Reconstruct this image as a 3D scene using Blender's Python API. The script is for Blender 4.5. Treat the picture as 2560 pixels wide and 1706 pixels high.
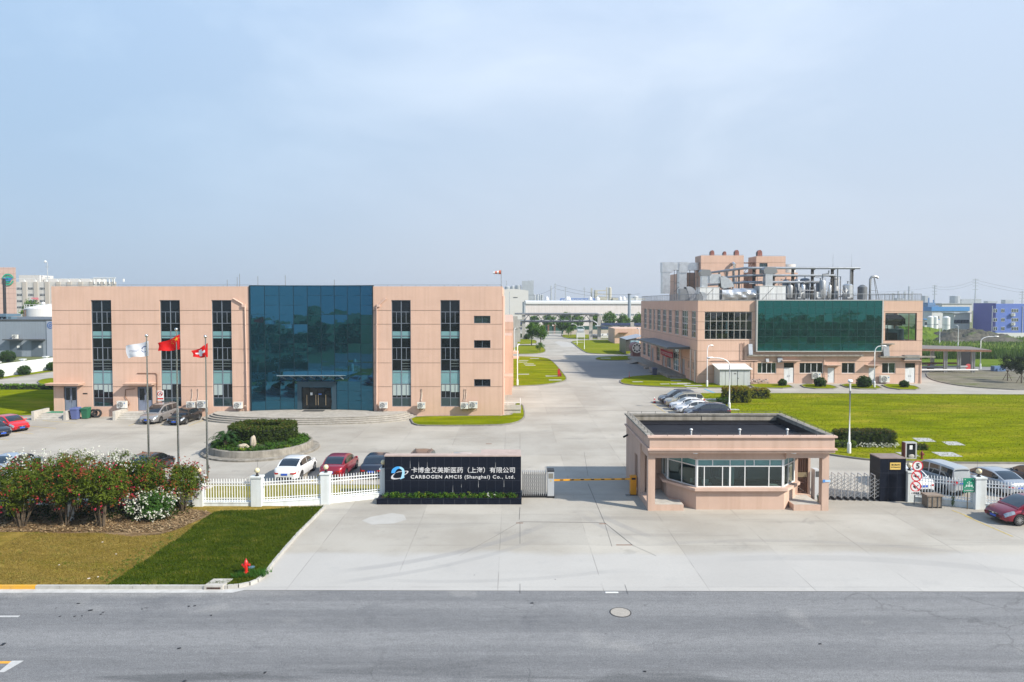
import bpy,bmesh,math,random
from mathutils import Vector,Matrix,noise as mnoise
from math import pi,sin,cos,radians,atan2,sqrt,hypot
# ------------------------------------------------------------------ camera, world, sun, exposure
S = bpy.context.scene
for o in list(bpy.data.objects): bpy.data.objects.remove(o)
COL = S.collection
F,PITCH,H = 1720.0,radians(2.0),12.5
CY = 756 + F*math.tan(PITCH)
cam_d = bpy.data.cameras.new('camera'); cam = bpy.data.objects.new('camera',cam_d); COL.objects.link(cam)
cam.location = (0,0,H); cam.rotation_euler = (pi/2-PITCH,0,0)
cam_d.sensor_width = 36; cam_d.lens = F/2560*36; cam_d.shift_y = -(853-CY)/2560
cam_d.clip_start = .5; cam_d.clip_end = 12000
S.camera = cam
SUN_TO = Vector((1.2,-.66,1.0)).normalized()       # towards the sun
EL = math.asin(SUN_TO.z); AZ = atan2(SUN_TO.x,SUN_TO.y)
W = bpy.data.worlds.new('World'); S.world = W; W.use_nodes = True
nt = W.node_tree; nt.nodes.clear()
def nn(t,k,**kw):
    n = t.nodes.new(k)
    for a,b in kw.items(): setattr(n,a,b)
    return n
wo = nn(nt,'ShaderNodeOutputWorld'); bg = nn(nt,'ShaderNodeBackground')
sky = nn(nt,'ShaderNodeTexSky'); sky.sky_type = 'NISHITA'; sky.sun_disc = False
sky.sun_elevation = EL; sky.sun_rotation = AZ
sky.air_density = 1.0; sky.dust_density = 3.0; sky.ozone_density = 1.6; sky.altitude = 0
tc = nn(nt,'ShaderNodeTexCoord')
mp = nn(nt,'ShaderNodeMapping'); mp.inputs['Scale'].default_value = (1.1,1.1,2.6)
nz = nn(nt,'ShaderNodeTexNoise'); nz.inputs['Scale'].default_value = 2.1; nz.inputs['Detail'].default_value = 5; nz.inputs['Roughness'].default_value = .52
nz.inputs['Distortion'].default_value = .4
rp = nn(nt,'ShaderNodeValToRGB'); rp.color_ramp.elements[0].position = .46; rp.color_ramp.elements[1].position = .86
rp.color_ramp.elements[0].color = (0,0,0,1); rp.color_ramp.elements[1].color = (.5,.5,.5,1)
sx = nn(nt,'ShaderNodeSeparateXYZ')
ra = nn(nt,'ShaderNodeMapRange'); ra.inputs['From Min'].default_value = 0.02; ra.inputs['From Max'].default_value = .30
ml = nn(nt,'ShaderNodeMath',operation='MULTIPLY')
rv = nn(nt,'ShaderNodeValToRGB')
e = rv.color_ramp.elements; e[0].position = 0.0; e[0].color = (5.8,6.25,7.1,1); e[1].position = 1.0; e[1].color = (2.2,3.6,6.2,1)
for ps_,cl_ in ((.06,(5.7,6.35,7.4,1)),(.21,(5.45,6.55,8.0,1)),(.38,(5.8,7.1,9.0,1)),(.55,(4.3,6.2,8.9,1))): e2 = e.new(ps_); e2.color = cl_
veil = nn(nt,'ShaderNodeMix',data_type='RGBA'); veil.inputs['Factor'].default_value = .86
mx = nn(nt,'ShaderNodeMix',data_type='RGBA')
L = nt.links.new
L(tc.outputs['Generated'],mp.inputs['Vector']); L(mp.outputs[0],nz.inputs['Vector']); L(nz.outputs['Fac'],rp.inputs['Fac'])
L(tc.outputs['Generated'],sx.inputs[0]); L(sx.outputs['Z'],ra.inputs['Value'])
L(rp.outputs['Color'],ml.inputs[0]); L(ra.outputs[0],ml.inputs[1])
L(sx.outputs['Z'],rv.inputs['Fac'])
L(sky.outputs[0],veil.inputs['A']); L(rv.outputs['Color'],veil.inputs['B'])
L(ml.outputs[0],mx.inputs['Factor']); L(veil.outputs['Result'],mx.inputs['A']); mx.inputs['B'].default_value = (9.2,9.9,10.8,1)
rx = nn(nt,'ShaderNodeMapRange',interpolation_type='SMOOTHSTEP'); rx.inputs['From Min'].default_value = -.62; rx.inputs['From Max'].default_value = .12   # the sky pales towards the sun's side
sc_ = nn(nt,'ShaderNodeMix',data_type='RGBA'); sc_.inputs['A'].default_value = (.74,.85,.93,1); sc_.inputs['B'].default_value = (1,1,1,1); mm = nn(nt,'ShaderNodeMix',data_type='RGBA',blend_type='MULTIPLY'); mm.inputs['Factor'].default_value = 1
L(sx.outputs['X'],rx.inputs['Value']); L(rx.outputs[0],sc_.inputs['Factor']); L(mx.outputs['Result'],mm.inputs['A']); L(sc_.outputs['Result'],mm.inputs['B'])
L(mm.outputs['Result'],bg.inputs['Color']); bg.inputs['Strength'].default_value = .09
L(bg.outputs[0],wo.inputs['Surface'])
sd = bpy.data.lights.new('sun','SUN'); so = bpy.data.objects.new('sun',sd); COL.objects.link(so)
sd.energy = 5.0; sd.angle = radians(1.4); sd.color = (1,.93,.82)
so.rotation_euler = SUN_TO.to_track_quat('Z','Y').to_euler(); so.location = (40,-30,60)
vs = S.view_settings; vs.view_transform = 'Standard'; vs.look = 'None'; vs.exposure = 0.42; vs.gamma = 1
S.render.engine = 'CYCLES'
try:
    S.cycles.use_denoising = True; S.cycles.denoiser = 'OPENIMAGEDENOISE'
    S.cycles.denoising_input_passes = 'RGB_ALBEDO_NORMAL'
except Exception: pass
S.cycles.max_bounces = 6; S.cycles.diffuse_bounces = 3; S.cycles.glossy_bounces = 3; S.cycles.transmission_bounces = 4
S.cycles.transparent_max_bounces = 8; S.cycles.volume_bounces = 0
S.cycles.caustics_reflective = False; S.cycles.caustics_refractive = False
# ------------------------------------------------------------------ measuring: photo pixel (2560 wide) -> world
def ray(x,y):
    u = -(y-CY)/F
    return Vector(((x-1280)/F,cos(PITCH)+u*sin(PITCH),u*cos(PITCH)-sin(PITCH)))
def G(x,y,z=0.0):                       # point on the horizontal plane z
    d = ray(x,y); t = (z-H)/d.z
    return Vector((d.x*t,d.y*t,z))
def at(x,y,Y):                          # point on the plane at depth Y
    d = ray(x,y); t = Y/d.y
    return Vector((d.x*t,Y,H+d.z*t))
R = random.Random(7)
# ------------------------------------------------------------------ mesh builder
WL = {}
class MB:
    def __init__(s): s.v = []; s.f = []; s.m = []; s.col = None
    def add(s,vs,fs,m=0):
        b = len(s.v); s.v += [tuple(p) for p in vs]
        for f in fs: s.f.append([b+i for i in f]); s.m.append(m)
        return s
    def quad(s,a,b,c,d,m=0): return s.add([a,b,c,d],[(0,1,2,3)],m)
    def box(s,x0,x1,y0,y1,z0,z1,m=0):
        v = [(x0,y0,z0),(x1,y0,z0),(x1,y1,z0),(x0,y1,z0),(x0,y0,z1),(x1,y0,z1),(x1,y1,z1),(x0,y1,z1)]
        return s.add(v,[(3,2,1,0),(4,5,6,7),(0,1,5,4),(1,2,6,5),(2,3,7,6),(3,0,4,7)],m)
    def obox(s,c,sz,rz=0,m=0,mat=None):
        hx,hy,hz = sz[0]/2,sz[1]/2,sz[2]/2
        Mx = mat if mat is not None else Matrix.Rotation(rz,3,'Z')
        v = [Vector(c)+Mx@Vector((a*hx,b*hy,d*hz)) for a,b,d in ((-1,-1,-1),(1,-1,-1),(1,1,-1),(-1,1,-1),(-1,-1,1),(1,-1,1),(1,1,1),(-1,1,1))]
        return s.add(v,[(3,2,1,0),(4,5,6,7),(0,1,5,4),(1,2,6,5),(2,3,7,6),(3,0,4,7)],m)
    def bar(s,p,q,w,h=None,m=0):     # rectangular bar between points
        p,q = Vector(p),Vector(q); d = q-p
        Mx = d.to_track_quat('X','Z').to_matrix()
        return s.obox((p+q)/2,(d.length,w,h or w),0,m,Mx)
    def prism(s,pts,z0,z1,m=0,top=True,bot=True):
        n = len(pts)
        if sum(pts[i][0]*pts[(i+1)%n][1]-pts[(i+1)%n][0]*pts[i][1] for i in range(n)) < 0: pts = pts[::-1]
        v = [(p[0],p[1],z0) for p in pts]+[(p[0],p[1],z1) for p in pts]
        fs = [(i,(i+1)%n,n+(i+1)%n,n+i) for i in range(n)]
        if top: fs.append(tuple(range(n,2*n)))
        if bot: fs.append(tuple(range(n-1,-1,-1)))
        return s.add(v,fs,m)
    def cyl(s,p,q,r,n=10,r2=None,m=0,caps=True):
        p,q = Vector(p),Vector(q); r2 = r if r2 is None else r2
        Mx = (q-p).to_track_quat('Z','Y').to_matrix()
        v = [p+Mx@Vector((r*cos(2*pi*i/n),r*sin(2*pi*i/n),0)) for i in range(n)]+[q+Mx@Vector((r2*cos(2*pi*i/n),r2*sin(2*pi*i/n),0)) for i in range(n)]
        fs = [(i,(i+1)%n,n+(i+1)%n,n+i) for i in range(n)]
        if caps: fs += [tuple(range(n-1,-1,-1)),tuple(range(n,2*n))]
        return s.add(v,fs,m)
    def tube(s,path,r,n=8,m=0,closed=False):
        P = [Vector(p) for p in path]; k = len(P); rings = []
        for i,p in enumerate(P):
            d = (P[min(i+1,k-1)]-P[max(i-1,0)]).normalized()
            Mx = d.to_track_quat('Z','Y').to_matrix()
            rr = r[i] if isinstance(r,(list,tuple)) else r
            rings.append([p+Mx@Vector((rr*cos(2*pi*j/n),rr*sin(2*pi*j/n),0)) for j in range(n)])
        v = [q for g in rings for q in g]
        fs = [(i*n+j,i*n+(j+1)%n,(i+1)*n+(j+1)%n,(i+1)*n+j) for i in range(k-1) for j in range(n)]
        fs += [tuple(range(n-1,-1,-1)),tuple(range((k-1)*n,k*n))]
        return s.add(v,fs,m)
    def lathe(s,prof,c=(0,0,0),n=16,m=0,axis='Z',caps=True):
        v = []
        for r,z in prof:
            for j in range(n):
                a = 2*pi*j/n; p = (r*cos(a),r*sin(a),z)
                if axis == 'Y': p = (p[0],p[2],p[1])
                if axis == 'X': p = (p[2],p[0],p[1])
                v.append((c[0]+p[0],c[1]+p[1],c[2]+p[2]))
        k = len(prof)
        fs = [(i*n+j,i*n+(j+1)%n,(i+1)*n+(j+1)%n,(i+1)*n+j) for i in range(k-1) for j in range(n)]
        if caps: fs += [tuple(range(n-1,-1,-1)),tuple(range((k-1)*n,k*n))]
        return s.add(v,fs,m)
    def ball(s,c,r,n=14,k=8,m=0,sz=(1,1,1)):
        v = []
        for i in range(1,k):
            t = pi*i/k
            for j in range(n):
                a = 2*pi*j/n
                v.append((c[0]+r*sz[0]*sin(t)*cos(a),c[1]+r*sz[1]*sin(t)*sin(a),c[2]+r*sz[2]*cos(t)))
        b = len(v); v += [(c[0],c[1],c[2]+r*sz[2]),(c[0],c[1],c[2]-r*sz[2])]
        fs = [(i*n+j,(i+1)*n+j,(i+1)*n+(j+1)%n,i*n+(j+1)%n) for i in range(k-2) for j in range(n)]
        fs += [(b,j,(j+1)%n) for j in range(n)]+[(b+1,(k-2)*n+(j+1)%n,(k-2)*n+j) for j in range(n)]
        return s.add(v,fs,m)
    def build(s,name,mats,parent=None,smooth=None,fix=False):
        me = bpy.data.meshes.new(name)
        off = WL.get(parent.name,Vector()) if parent else Vector()
        me.from_pydata([(a-off.x,b-off.y,c-off.z) for a,b,c in s.v],[],s.f)
        for q in (mats if isinstance(mats,(list,tuple)) else [mats]): me.materials.append(q)
        me.polygons.foreach_set('material_index',s.m)
        if s.col:
            at_ = me.color_attributes.new('tint','FLOAT_COLOR','POINT')
            at_.data.foreach_set('color',[c for q in s.col for c in (q,q,q,1)])
        if fix:
            b = bmesh.new(); b.from_mesh(me); bmesh.ops.recalc_face_normals(b,faces=b.faces); b.to_mesh(me); b.free()
        if smooth is not None:
            me.polygons.foreach_set('use_smooth',[True]*len(me.polygons))
            me.set_sharp_from_angle(angle=radians(smooth))
        me.update()
        o = bpy.data.objects.new(name,me); COL.objects.link(o)
        if parent: o.parent = parent; WL[o.name] = off
        return o
def tag(o,label=None,cat=None,group=None,kind=None):
    if label: o['label'] = label
    if cat: o['category'] = cat
    if group: o['group'] = group
    if kind: o['kind'] = kind
    return o
def thing(name,label,cat,loc=(0,0,0),group=None):
    o = bpy.data.objects.new(name,None); COL.objects.link(o); o.location = loc; o.empty_display_size = .3
    WL[o.name] = Vector(loc)
    return tag(o,label,cat,group)
def kids(o): return [c for c in bpy.data.objects if c.parent == o]
def copy_tree(o,parent=None,mat_map=None):
    c = o.copy(); COL.objects.link(c); c.parent = parent
    for ch in kids(o): copy_tree(ch,c)
    return c
def struct(mb,name,mats,**k):
    o = mb.build(name,mats,**k); o['kind'] = 'structure'; return o
# ------------------------------------------------------------------ materials
def M(name,col,rough=.6,metal=0.,var=0.,scale=1.,detail=4,bump=0.,bscale=40.,spec=.5,coat=0.,col2=None,emit=None,stretch=None,streak=0.):
    m = bpy.data.materials.new(name); m.use_nodes = True; t = m.node_tree; b = t.nodes['Principled BSDF']
    b.inputs['Base Color'].default_value = (*col,1); b.inputs['Roughness'].default_value = rough; b.inputs['Metallic'].default_value = metal
    b.inputs['Specular IOR Level'].default_value = spec; b.inputs['Coat Weight'].default_value = coat
    if var or col2 or bump or streak:
        tc = nn(t,'ShaderNodeTexCoord'); src = tc.outputs['Object']
        if stretch:
            mp = nn(t,'ShaderNodeMapping'); mp.inputs['Scale'].default_value = stretch; t.links.new(src,mp.inputs[0]); src = mp.outputs[0]
    if var or col2:
        n = nn(t,'ShaderNodeTexNoise'); n.inputs['Scale'].default_value = scale; n.inputs['Detail'].default_value = detail; n.inputs['Roughness'].default_value = .62
        t.links.new(src,n.inputs['Vector'])
        r = nn(t,'ShaderNodeValToRGB'); r.color_ramp.elements[0].position = .32; r.color_ramp.elements[1].position = .68
        a = col if col2 else tuple(c*(1-var) for c in col); c2 = col2 or tuple(min(1,c*(1+var)) for c in col)
        r.color_ramp.elements[0].color = (*a,1); r.color_ramp.elements[1].color = (*c2,1)
        t.links.new(n.outputs['Fac'],r.inputs['Fac']); out = r.outputs['Color']
        if streak:                        # rain streaks: noise drawn out along z
            mp2 = nn(t,'ShaderNodeMapping'); mp2.inputs['Scale'].default_value = (3.2,3.2,.16); t.links.new(tc.outputs['Object'],mp2.inputs[0])
            n2 = nn(t,'ShaderNodeTexNoise'); n2.inputs['Scale'].default_value = 1.; n2.inputs['Detail'].default_value = 6; t.links.new(mp2.outputs[0],n2.inputs['Vector'])
            r2 = nn(t,'ShaderNodeValToRGB'); r2.color_ramp.elements[0].position = .34; r2.color_ramp.elements[1].position = .58
            q = 1-streak; r2.color_ramp.elements[0].color = (q,q*.985,q*.96,1); r2.color_ramp.elements[1].color = (1,1,1,1)
            t.links.new(n2.outputs['Fac'],r2.inputs['Fac'])
            mu = nn(t,'ShaderNodeMix',data_type='RGBA',blend_type='MULTIPLY'); mu.inputs['Factor'].default_value = 1
            t.links.new(out,mu.inputs['A']); t.links.new(r2.outputs['Color'],mu.inputs['B']); out = mu.outputs['Result']
        t.links.new(out,b.inputs['Base Color'])
    if bump:
        n = nn(t,'ShaderNodeTexNoise'); n.inputs['Scale'].default_value = bscale; n.inputs['Detail'].default_value = 4; t.links.new(tc.outputs['Object'],n.inputs['Vector'])
        bp = nn(t,'ShaderNodeBump'); bp.inputs['Strength'].default_value = bump; bp.inputs['Distance'].default_value = .05
        t.links.new(n.outputs['Fac'],bp.inputs['Height']); t.links.new(bp.outputs[0],b.inputs['Normal'])
    if emit: b.inputs['Emission Color'].default_value = (*col,1); b.inputs['Emission Strength'].default_value = emit
    return m
def leafmat(name,dark,light,rough=.55,trans=.25,third=None):
    m = bpy.data.materials.new(name); m.use_nodes = True; t = m.node_tree; b = t.nodes['Principled BSDF']; out = t.nodes['Material Output']
    a = nn(t,'ShaderNodeAttribute'); a.attribute_name = 'tint'
    r = nn(t,'ShaderNodeValToRGB'); r.color_ramp.elements[0].color = (*dark,1); r.color_ramp.elements[1].color = (*light,1)
    if third: e = r.color_ramp.elements.new(.93); e.color = (*light,1); r.color_ramp.elements[2].color = (*third,1)
    t.links.new(a.outputs['Fac'],r.inputs['Fac']); t.links.new(r.outputs[0],b.inputs['Base Color'])
    b.inputs['Roughness'].default_value = rough; b.inputs['Specular IOR Level'].default_value = .12
    tr = nn(t,'ShaderNodeBsdfTranslucent'); t.links.new(r.outputs[0],tr.inputs['Color'])
    mx = nn(t,'ShaderNodeMixShader'); mx.inputs[0].default_value = trans
    t.links.new(b.outputs[0],mx.inputs[1]); t.links.new(tr.outputs[0],mx.inputs[2]); t.links.new(mx.outputs[0],out.inputs['Surface'])
    return m
def mirror_glass(name,body,tint,refl,rough=.02,wob=.0):
    """Coated facade glass: dark body plus a tinted mirror layer."""
    m = bpy.data.materials.new(name); m.use_nodes = True; t = m.node_tree; b = t.nodes['Principled BSDF']; out = t.nodes['Material Output']
    b.inputs['Base Color'].default_value = (*body,1); b.inputs['Roughness'].default_value = .25; b.inputs['Specular IOR Level'].default_value = .3
    g = nn(t,'ShaderNodeBsdfGlossy'); g.inputs['Color'].default_value = (*tint,1); g.inputs['Roughness'].default_value = rough
    mx = nn(t,'ShaderNodeMixShader')
    lw = nn(t,'ShaderNodeFresnel'); lw.inputs['IOR'].default_value = 1.5
    ad = nn(t,'ShaderNodeMath',operation='ADD',use_clamp=True); ad.inputs[1].default_value = refl
    t.links.new(lw.outputs[0],ad.inputs[0]); t.links.new(ad.outputs[0],mx.inputs[0])
    if wob:
        tc = nn(t,'ShaderNodeTexCoord'); n = nn(t,'ShaderNodeTexNoise'); n.inputs['Scale'].default_value = .9; n.inputs['Detail'].default_value = 1.5
        t.links.new(tc.outputs['Object'],n.inputs['Vector']); bp = nn(t,'ShaderNodeBump'); bp.inputs['Strength'].default_value = 1; bp.inputs['Distance'].default_value = wob
        t.links.new(n.outputs['Fac'],bp.inputs['Height']); t.links.new(bp.outputs[0],g.inputs['Normal'])
    t.links.new(b.outputs[0],mx.inputs[1]); t.links.new(g.outputs[0],mx.inputs[2]); t.links.new(mx.outputs[0],out.inputs['Surface'])
    return m
salmon = M('salmon_render',(.60,.408,.315),.85,var=.05,scale=.35,bump=.15,bscale=60,streak=.07)
salmon_d = M('salmon_groove',(.27,.18,.135),.9)
pink = M('pink_render',(.54,.385,.305),.85,var=.05,scale=.6,bump=.12,bscale=50,streak=.08)
pink_l = M('pink_trim',(.58,.415,.335),.85,var=.05,scale=.8,streak=.06)
white_p = M('white_paint',(.74,.75,.74),.45,var=.04,scale=2)
white_w = M('white_wall',(.68,.72,.72),.8,var=.06,scale=1.2,streak=.14)
offwhite = M('off_white_cladding',(.58,.56,.55),.6,var=.05,scale=.1,streak=.08)
grey_m = M('grey_metal',(.30,.31,.32),.4,.6,var=.1,scale=3)
dgrey_m = M('dark_grey_metal',(.09,.095,.10),.45,.3,var=.15,scale=2)
silver = M('aluminium_cladding',(.66,.67,.68),.33,.85,var=.12,scale=1.6,bump=.25,bscale=5)
steel = M('stainless_steel',(.62,.62,.62),.22,1.0)
alu = M('aluminium_frame',(.42,.44,.47),.4,.5)
bluegrey = M('blue_grey_frame',(.13,.17,.21),.45,.3)
black = M('black_plastic',(.012,.012,.014),.5)
rubber = M('tyre_rubber',(.018,.018,.02),.8,var=.2,scale=6)
conc_l = M('light_concrete',(.47,.45,.41),.9,var=.14,scale=1.2,bump=.3,bscale=30,streak=.12)
conc_d = M('weathered_concrete',(.27,.25,.215),.9,var=.25,scale=1.6,bump=.4,bscale=25,streak=.3)
red_p = M('red_paint',(.55,.018,.014),.35,var=.08,scale=3,coat=.3)
yellow_p = M('yellow_paint',(.74,.34,.012),.4,var=.1,scale=2)
rust = M('rusty_steel',(.20,.10,.06),.75,.2,var=.4,scale=4)
brown = M('dark_red_frame',(.10,.05,.04),.5)
granite = M('black_granite',(.008,.011,.020),.4,var=.35,scale=30,spec=.12)
teal_glass = mirror_glass('teal_curtain_glass',(.001,.015,.024),(.11,.48,.78),.21,.012,.004)
green_glass = mirror_glass('green_curtain_glass',(.0005,.020,.018),(.05,.40,.35),.26,.02,.006)
dark_glass = mirror_glass('dark_window_glass',(.004,.007,.009),(.6,.72,.8),-.012,.02)
tgl = mirror_glass('tinted_window_glass',(.018,.036,.04),(.6,.78,.82),.05,.02)
pale_glass = mirror_glass('pale_spandrel_glass',(.17,.33,.35),(.7,.85,.9),.10,.08)
blind = M('pale_blind',(.36,.43,.42),.7)
# ------------------------------------------------------------------ the setting: terrain, road, yard, lawns, kerbs
def math_n(t,op,a,b=None,c=None):
    n = nn(t,'ShaderNodeMath',operation=op)
    for i,q in enumerate((a,b,c)):
        if q is None: continue
        if isinstance(q,(int,float)): n.inputs[i].default_value = q
        else: t.links.new(q,n.inputs[i])
    return n.outputs[0]
def mixc(t,fac,a,b,blend='MIX'):
    n = nn(t,'ShaderNodeMix',data_type='RGBA',blend_type=blend)
    for k,q in (('Factor',fac),('A',a),('B',b)):
        if isinstance(q,(int,float)): n.inputs[k].default_value = q
        elif isinstance(q,tuple): n.inputs[k].default_value = (*q,1)
        else: t.links.new(q,n.inputs[k])
    return n.outputs['Result']
def noise_n(t,vec,scale,detail=4,rough=.55,dist=0):
    n = nn(t,'ShaderNodeTexNoise'); n.inputs['Scale'].default_value = scale; n.inputs['Detail'].default_value = detail
    n.inputs['Roughness'].default_value = rough; n.inputs['Distortion'].default_value = dist
    t.links.new(vec,n.inputs['Vector']); return n.outputs['Fac']
def ramp(t,fac,lo,hi):
    n = nn(t,'ShaderNodeMapRange',interpolation_type='SMOOTHSTEP'); n.inputs['From Min'].default_value = lo; n.inputs['From Max'].default_value = hi
    t.links.new(fac,n.inputs['Value']); return n.outputs[0]
def mapped(t,vec,sc,rot=0):
    n = nn(t,'ShaderNodeMapping'); n.inputs['Scale'].default_value = sc; n.inputs['Rotation'].default_value = (0,0,rot); t.links.new(vec,n.inputs[0]); return n.outputs[0]
def yard_material():
    m = bpy.data.materials.new('yard_concrete'); m.use_nodes = True; t = m.node_tree; b = t.nodes['Principled BSDF']
    P = nn(t,'ShaderNodeTexCoord').outputs['Object']; sp = nn(t,'ShaderNodeSeparateXYZ'); t.links.new(P,sp.inputs[0]); X,Y = sp.outputs['X'],sp.outputs['Y']
    base = mixc(t,ramp(t,noise_n(t,P,.16,6,.6),.32,.68),(.350,.322,.276),(.44,.414,.364))
    cx = math_n(t,'DIVIDE',math_n(t,'ADD',X,.62),4.6); cy = math_n(t,'DIVIDE',math_n(t,'ADD',Y,-29.8),5.2)
    cb = nn(t,'ShaderNodeCombineXYZ'); t.links.new(math_n(t,'FLOOR',cx),cb.inputs[0]); t.links.new(math_n(t,'FLOOR',cy),cb.inputs[1])
    wn = nn(t,'ShaderNodeTexWhiteNoise',noise_dimensions='2D'); t.links.new(cb.outputs[0],wn.inputs['Vector'])
    base = mixc(t,1.0,base,mixc(t,wn.outputs['Value'],(.90,.90,.905),(1.05,1.05,1.05)),'MULTIPLY')
    fx = math_n(t,'ABSOLUTE',math_n(t,'SUBTRACT',math_n(t,'FRACT',cx),.5)); fy = math_n(t,'ABSOLUTE',math_n(t,'SUBTRACT',math_n(t,'FRACT',cy),.5))
    jx = ramp(t,fx,.4935,.4985); jy = ramp(t,fy,.4945,.4985)
    j = math_n(t,'MULTIPLY',math_n(t,'MAXIMUM',jx,jy),ramp(t,noise_n(t,P,.35,3),.38,.6))
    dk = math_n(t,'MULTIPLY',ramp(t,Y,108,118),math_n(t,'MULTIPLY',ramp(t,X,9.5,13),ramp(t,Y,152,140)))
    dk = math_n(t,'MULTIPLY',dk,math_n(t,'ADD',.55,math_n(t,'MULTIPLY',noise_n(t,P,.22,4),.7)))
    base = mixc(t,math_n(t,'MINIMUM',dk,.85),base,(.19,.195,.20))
    st = ramp(t,noise_n(t,mapped(t,P,(.07,.55,1)),1.0,5,.6),.53,.72)
    base = mixc(t,math_n(t,'MULTIPLY',st,.5),base,(.25,.235,.21))
    ol = math_n(t,'MULTIPLY',ramp(t,noise_n(t,P,.42,5,.62,.6),.60,.70),.35); base = mixc(t,ol,base,(.235,.225,.205))
    sm = math_n(t,'MULTIPLY',ramp(t,noise_n(t,P,2.6,3,.6),.63,.70),.25); base = mixc(t,sm,base,(.22,.21,.19))
    pr = noise_n(t,P,.25,3)
    nw = math_n(t,'MULTIPLY',ramp(t,math_n(t,'ADD',Y,math_n(t,'MULTIPLY',pr,1.6)),35.1,34.2),ramp(t,X,-13.6,-13.2))
    base = mixc(t,math_n(t,'MULTIPLY',nw,.6),base,(.455,.450,.440))
    tot = None
    for (ax,ay,rr,wd,lo,hi,s) in ((20.5,46.5,16.6,.34,-2.0,8.5,.75),(21.2,46.8,18.4,.3,-1,8.0,.5),(-13,49.5,18.6,.32,-9,3.2,.55),(-13.4,49.8,20.3,.26,-9,2.5,.4),
                                        (13,8.5,27.2,.28,6,24,.35),(14,8,25.3,.5,9,26,.3),(-3,55,24.6,.24,-7,6,.3)):
        dx = math_n(t,'SUBTRACT',X,ax); dy = math_n(t,'SUBTRACT',Y,ay)
        r_ = math_n(t,'SQRT',math_n(t,'ADD',math_n(t,'MULTIPLY',dx,dx),math_n(t,'MULTIPLY',dy,dy)))
        q = ramp(t,math_n(t,'ABSOLUTE',math_n(t,'SUBTRACT',r_,rr)),wd,wd*.45)
        q = math_n(t,'MULTIPLY',q,math_n(t,'MULTIPLY',ramp(t,X,lo,lo+3),ramp(t,X,hi,hi-3)))
        q = math_n(t,'MULTIPLY',q,s); tot = q if tot is None else math_n(t,'MAXIMUM',tot,q)
    tot = math_n(t,'MULTIPLY',tot,ramp(t,Y,42,37.5))
    tot = math_n(t,'MULTIPLY',tot,math_n(t,'ADD',.25,noise_n(t,P,.9,5)))
    base = mixc(t,math_n(t,'MULTIPLY',tot,.75),base,(.22,.22,.225))
    base = mixc(t,math_n(t,'MULTIPLY',j,.6),base,(.17,.16,.145))
    base = mixc(t,1.0,base,mixc(t,noise_n(t,P,9,3,.7),(.90,.90,.90),(1.08,1.08,1.08)),'MULTIPLY')
    t.links.new(base,b.inputs['Base Color']); b.inputs['Roughness'].default_value = .85; b.inputs['Specular IOR Level'].default_value = .3
    bp = nn(t,'ShaderNodeBump'); bp.inputs['Strength'].default_value = .25; bp.inputs['Distance'].default_value = .02
    t.links.new(noise_n(t,P,25,4),bp.inputs['Height']); t.links.new(bp.outputs[0],b.inputs['Normal'])
    return m
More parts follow.
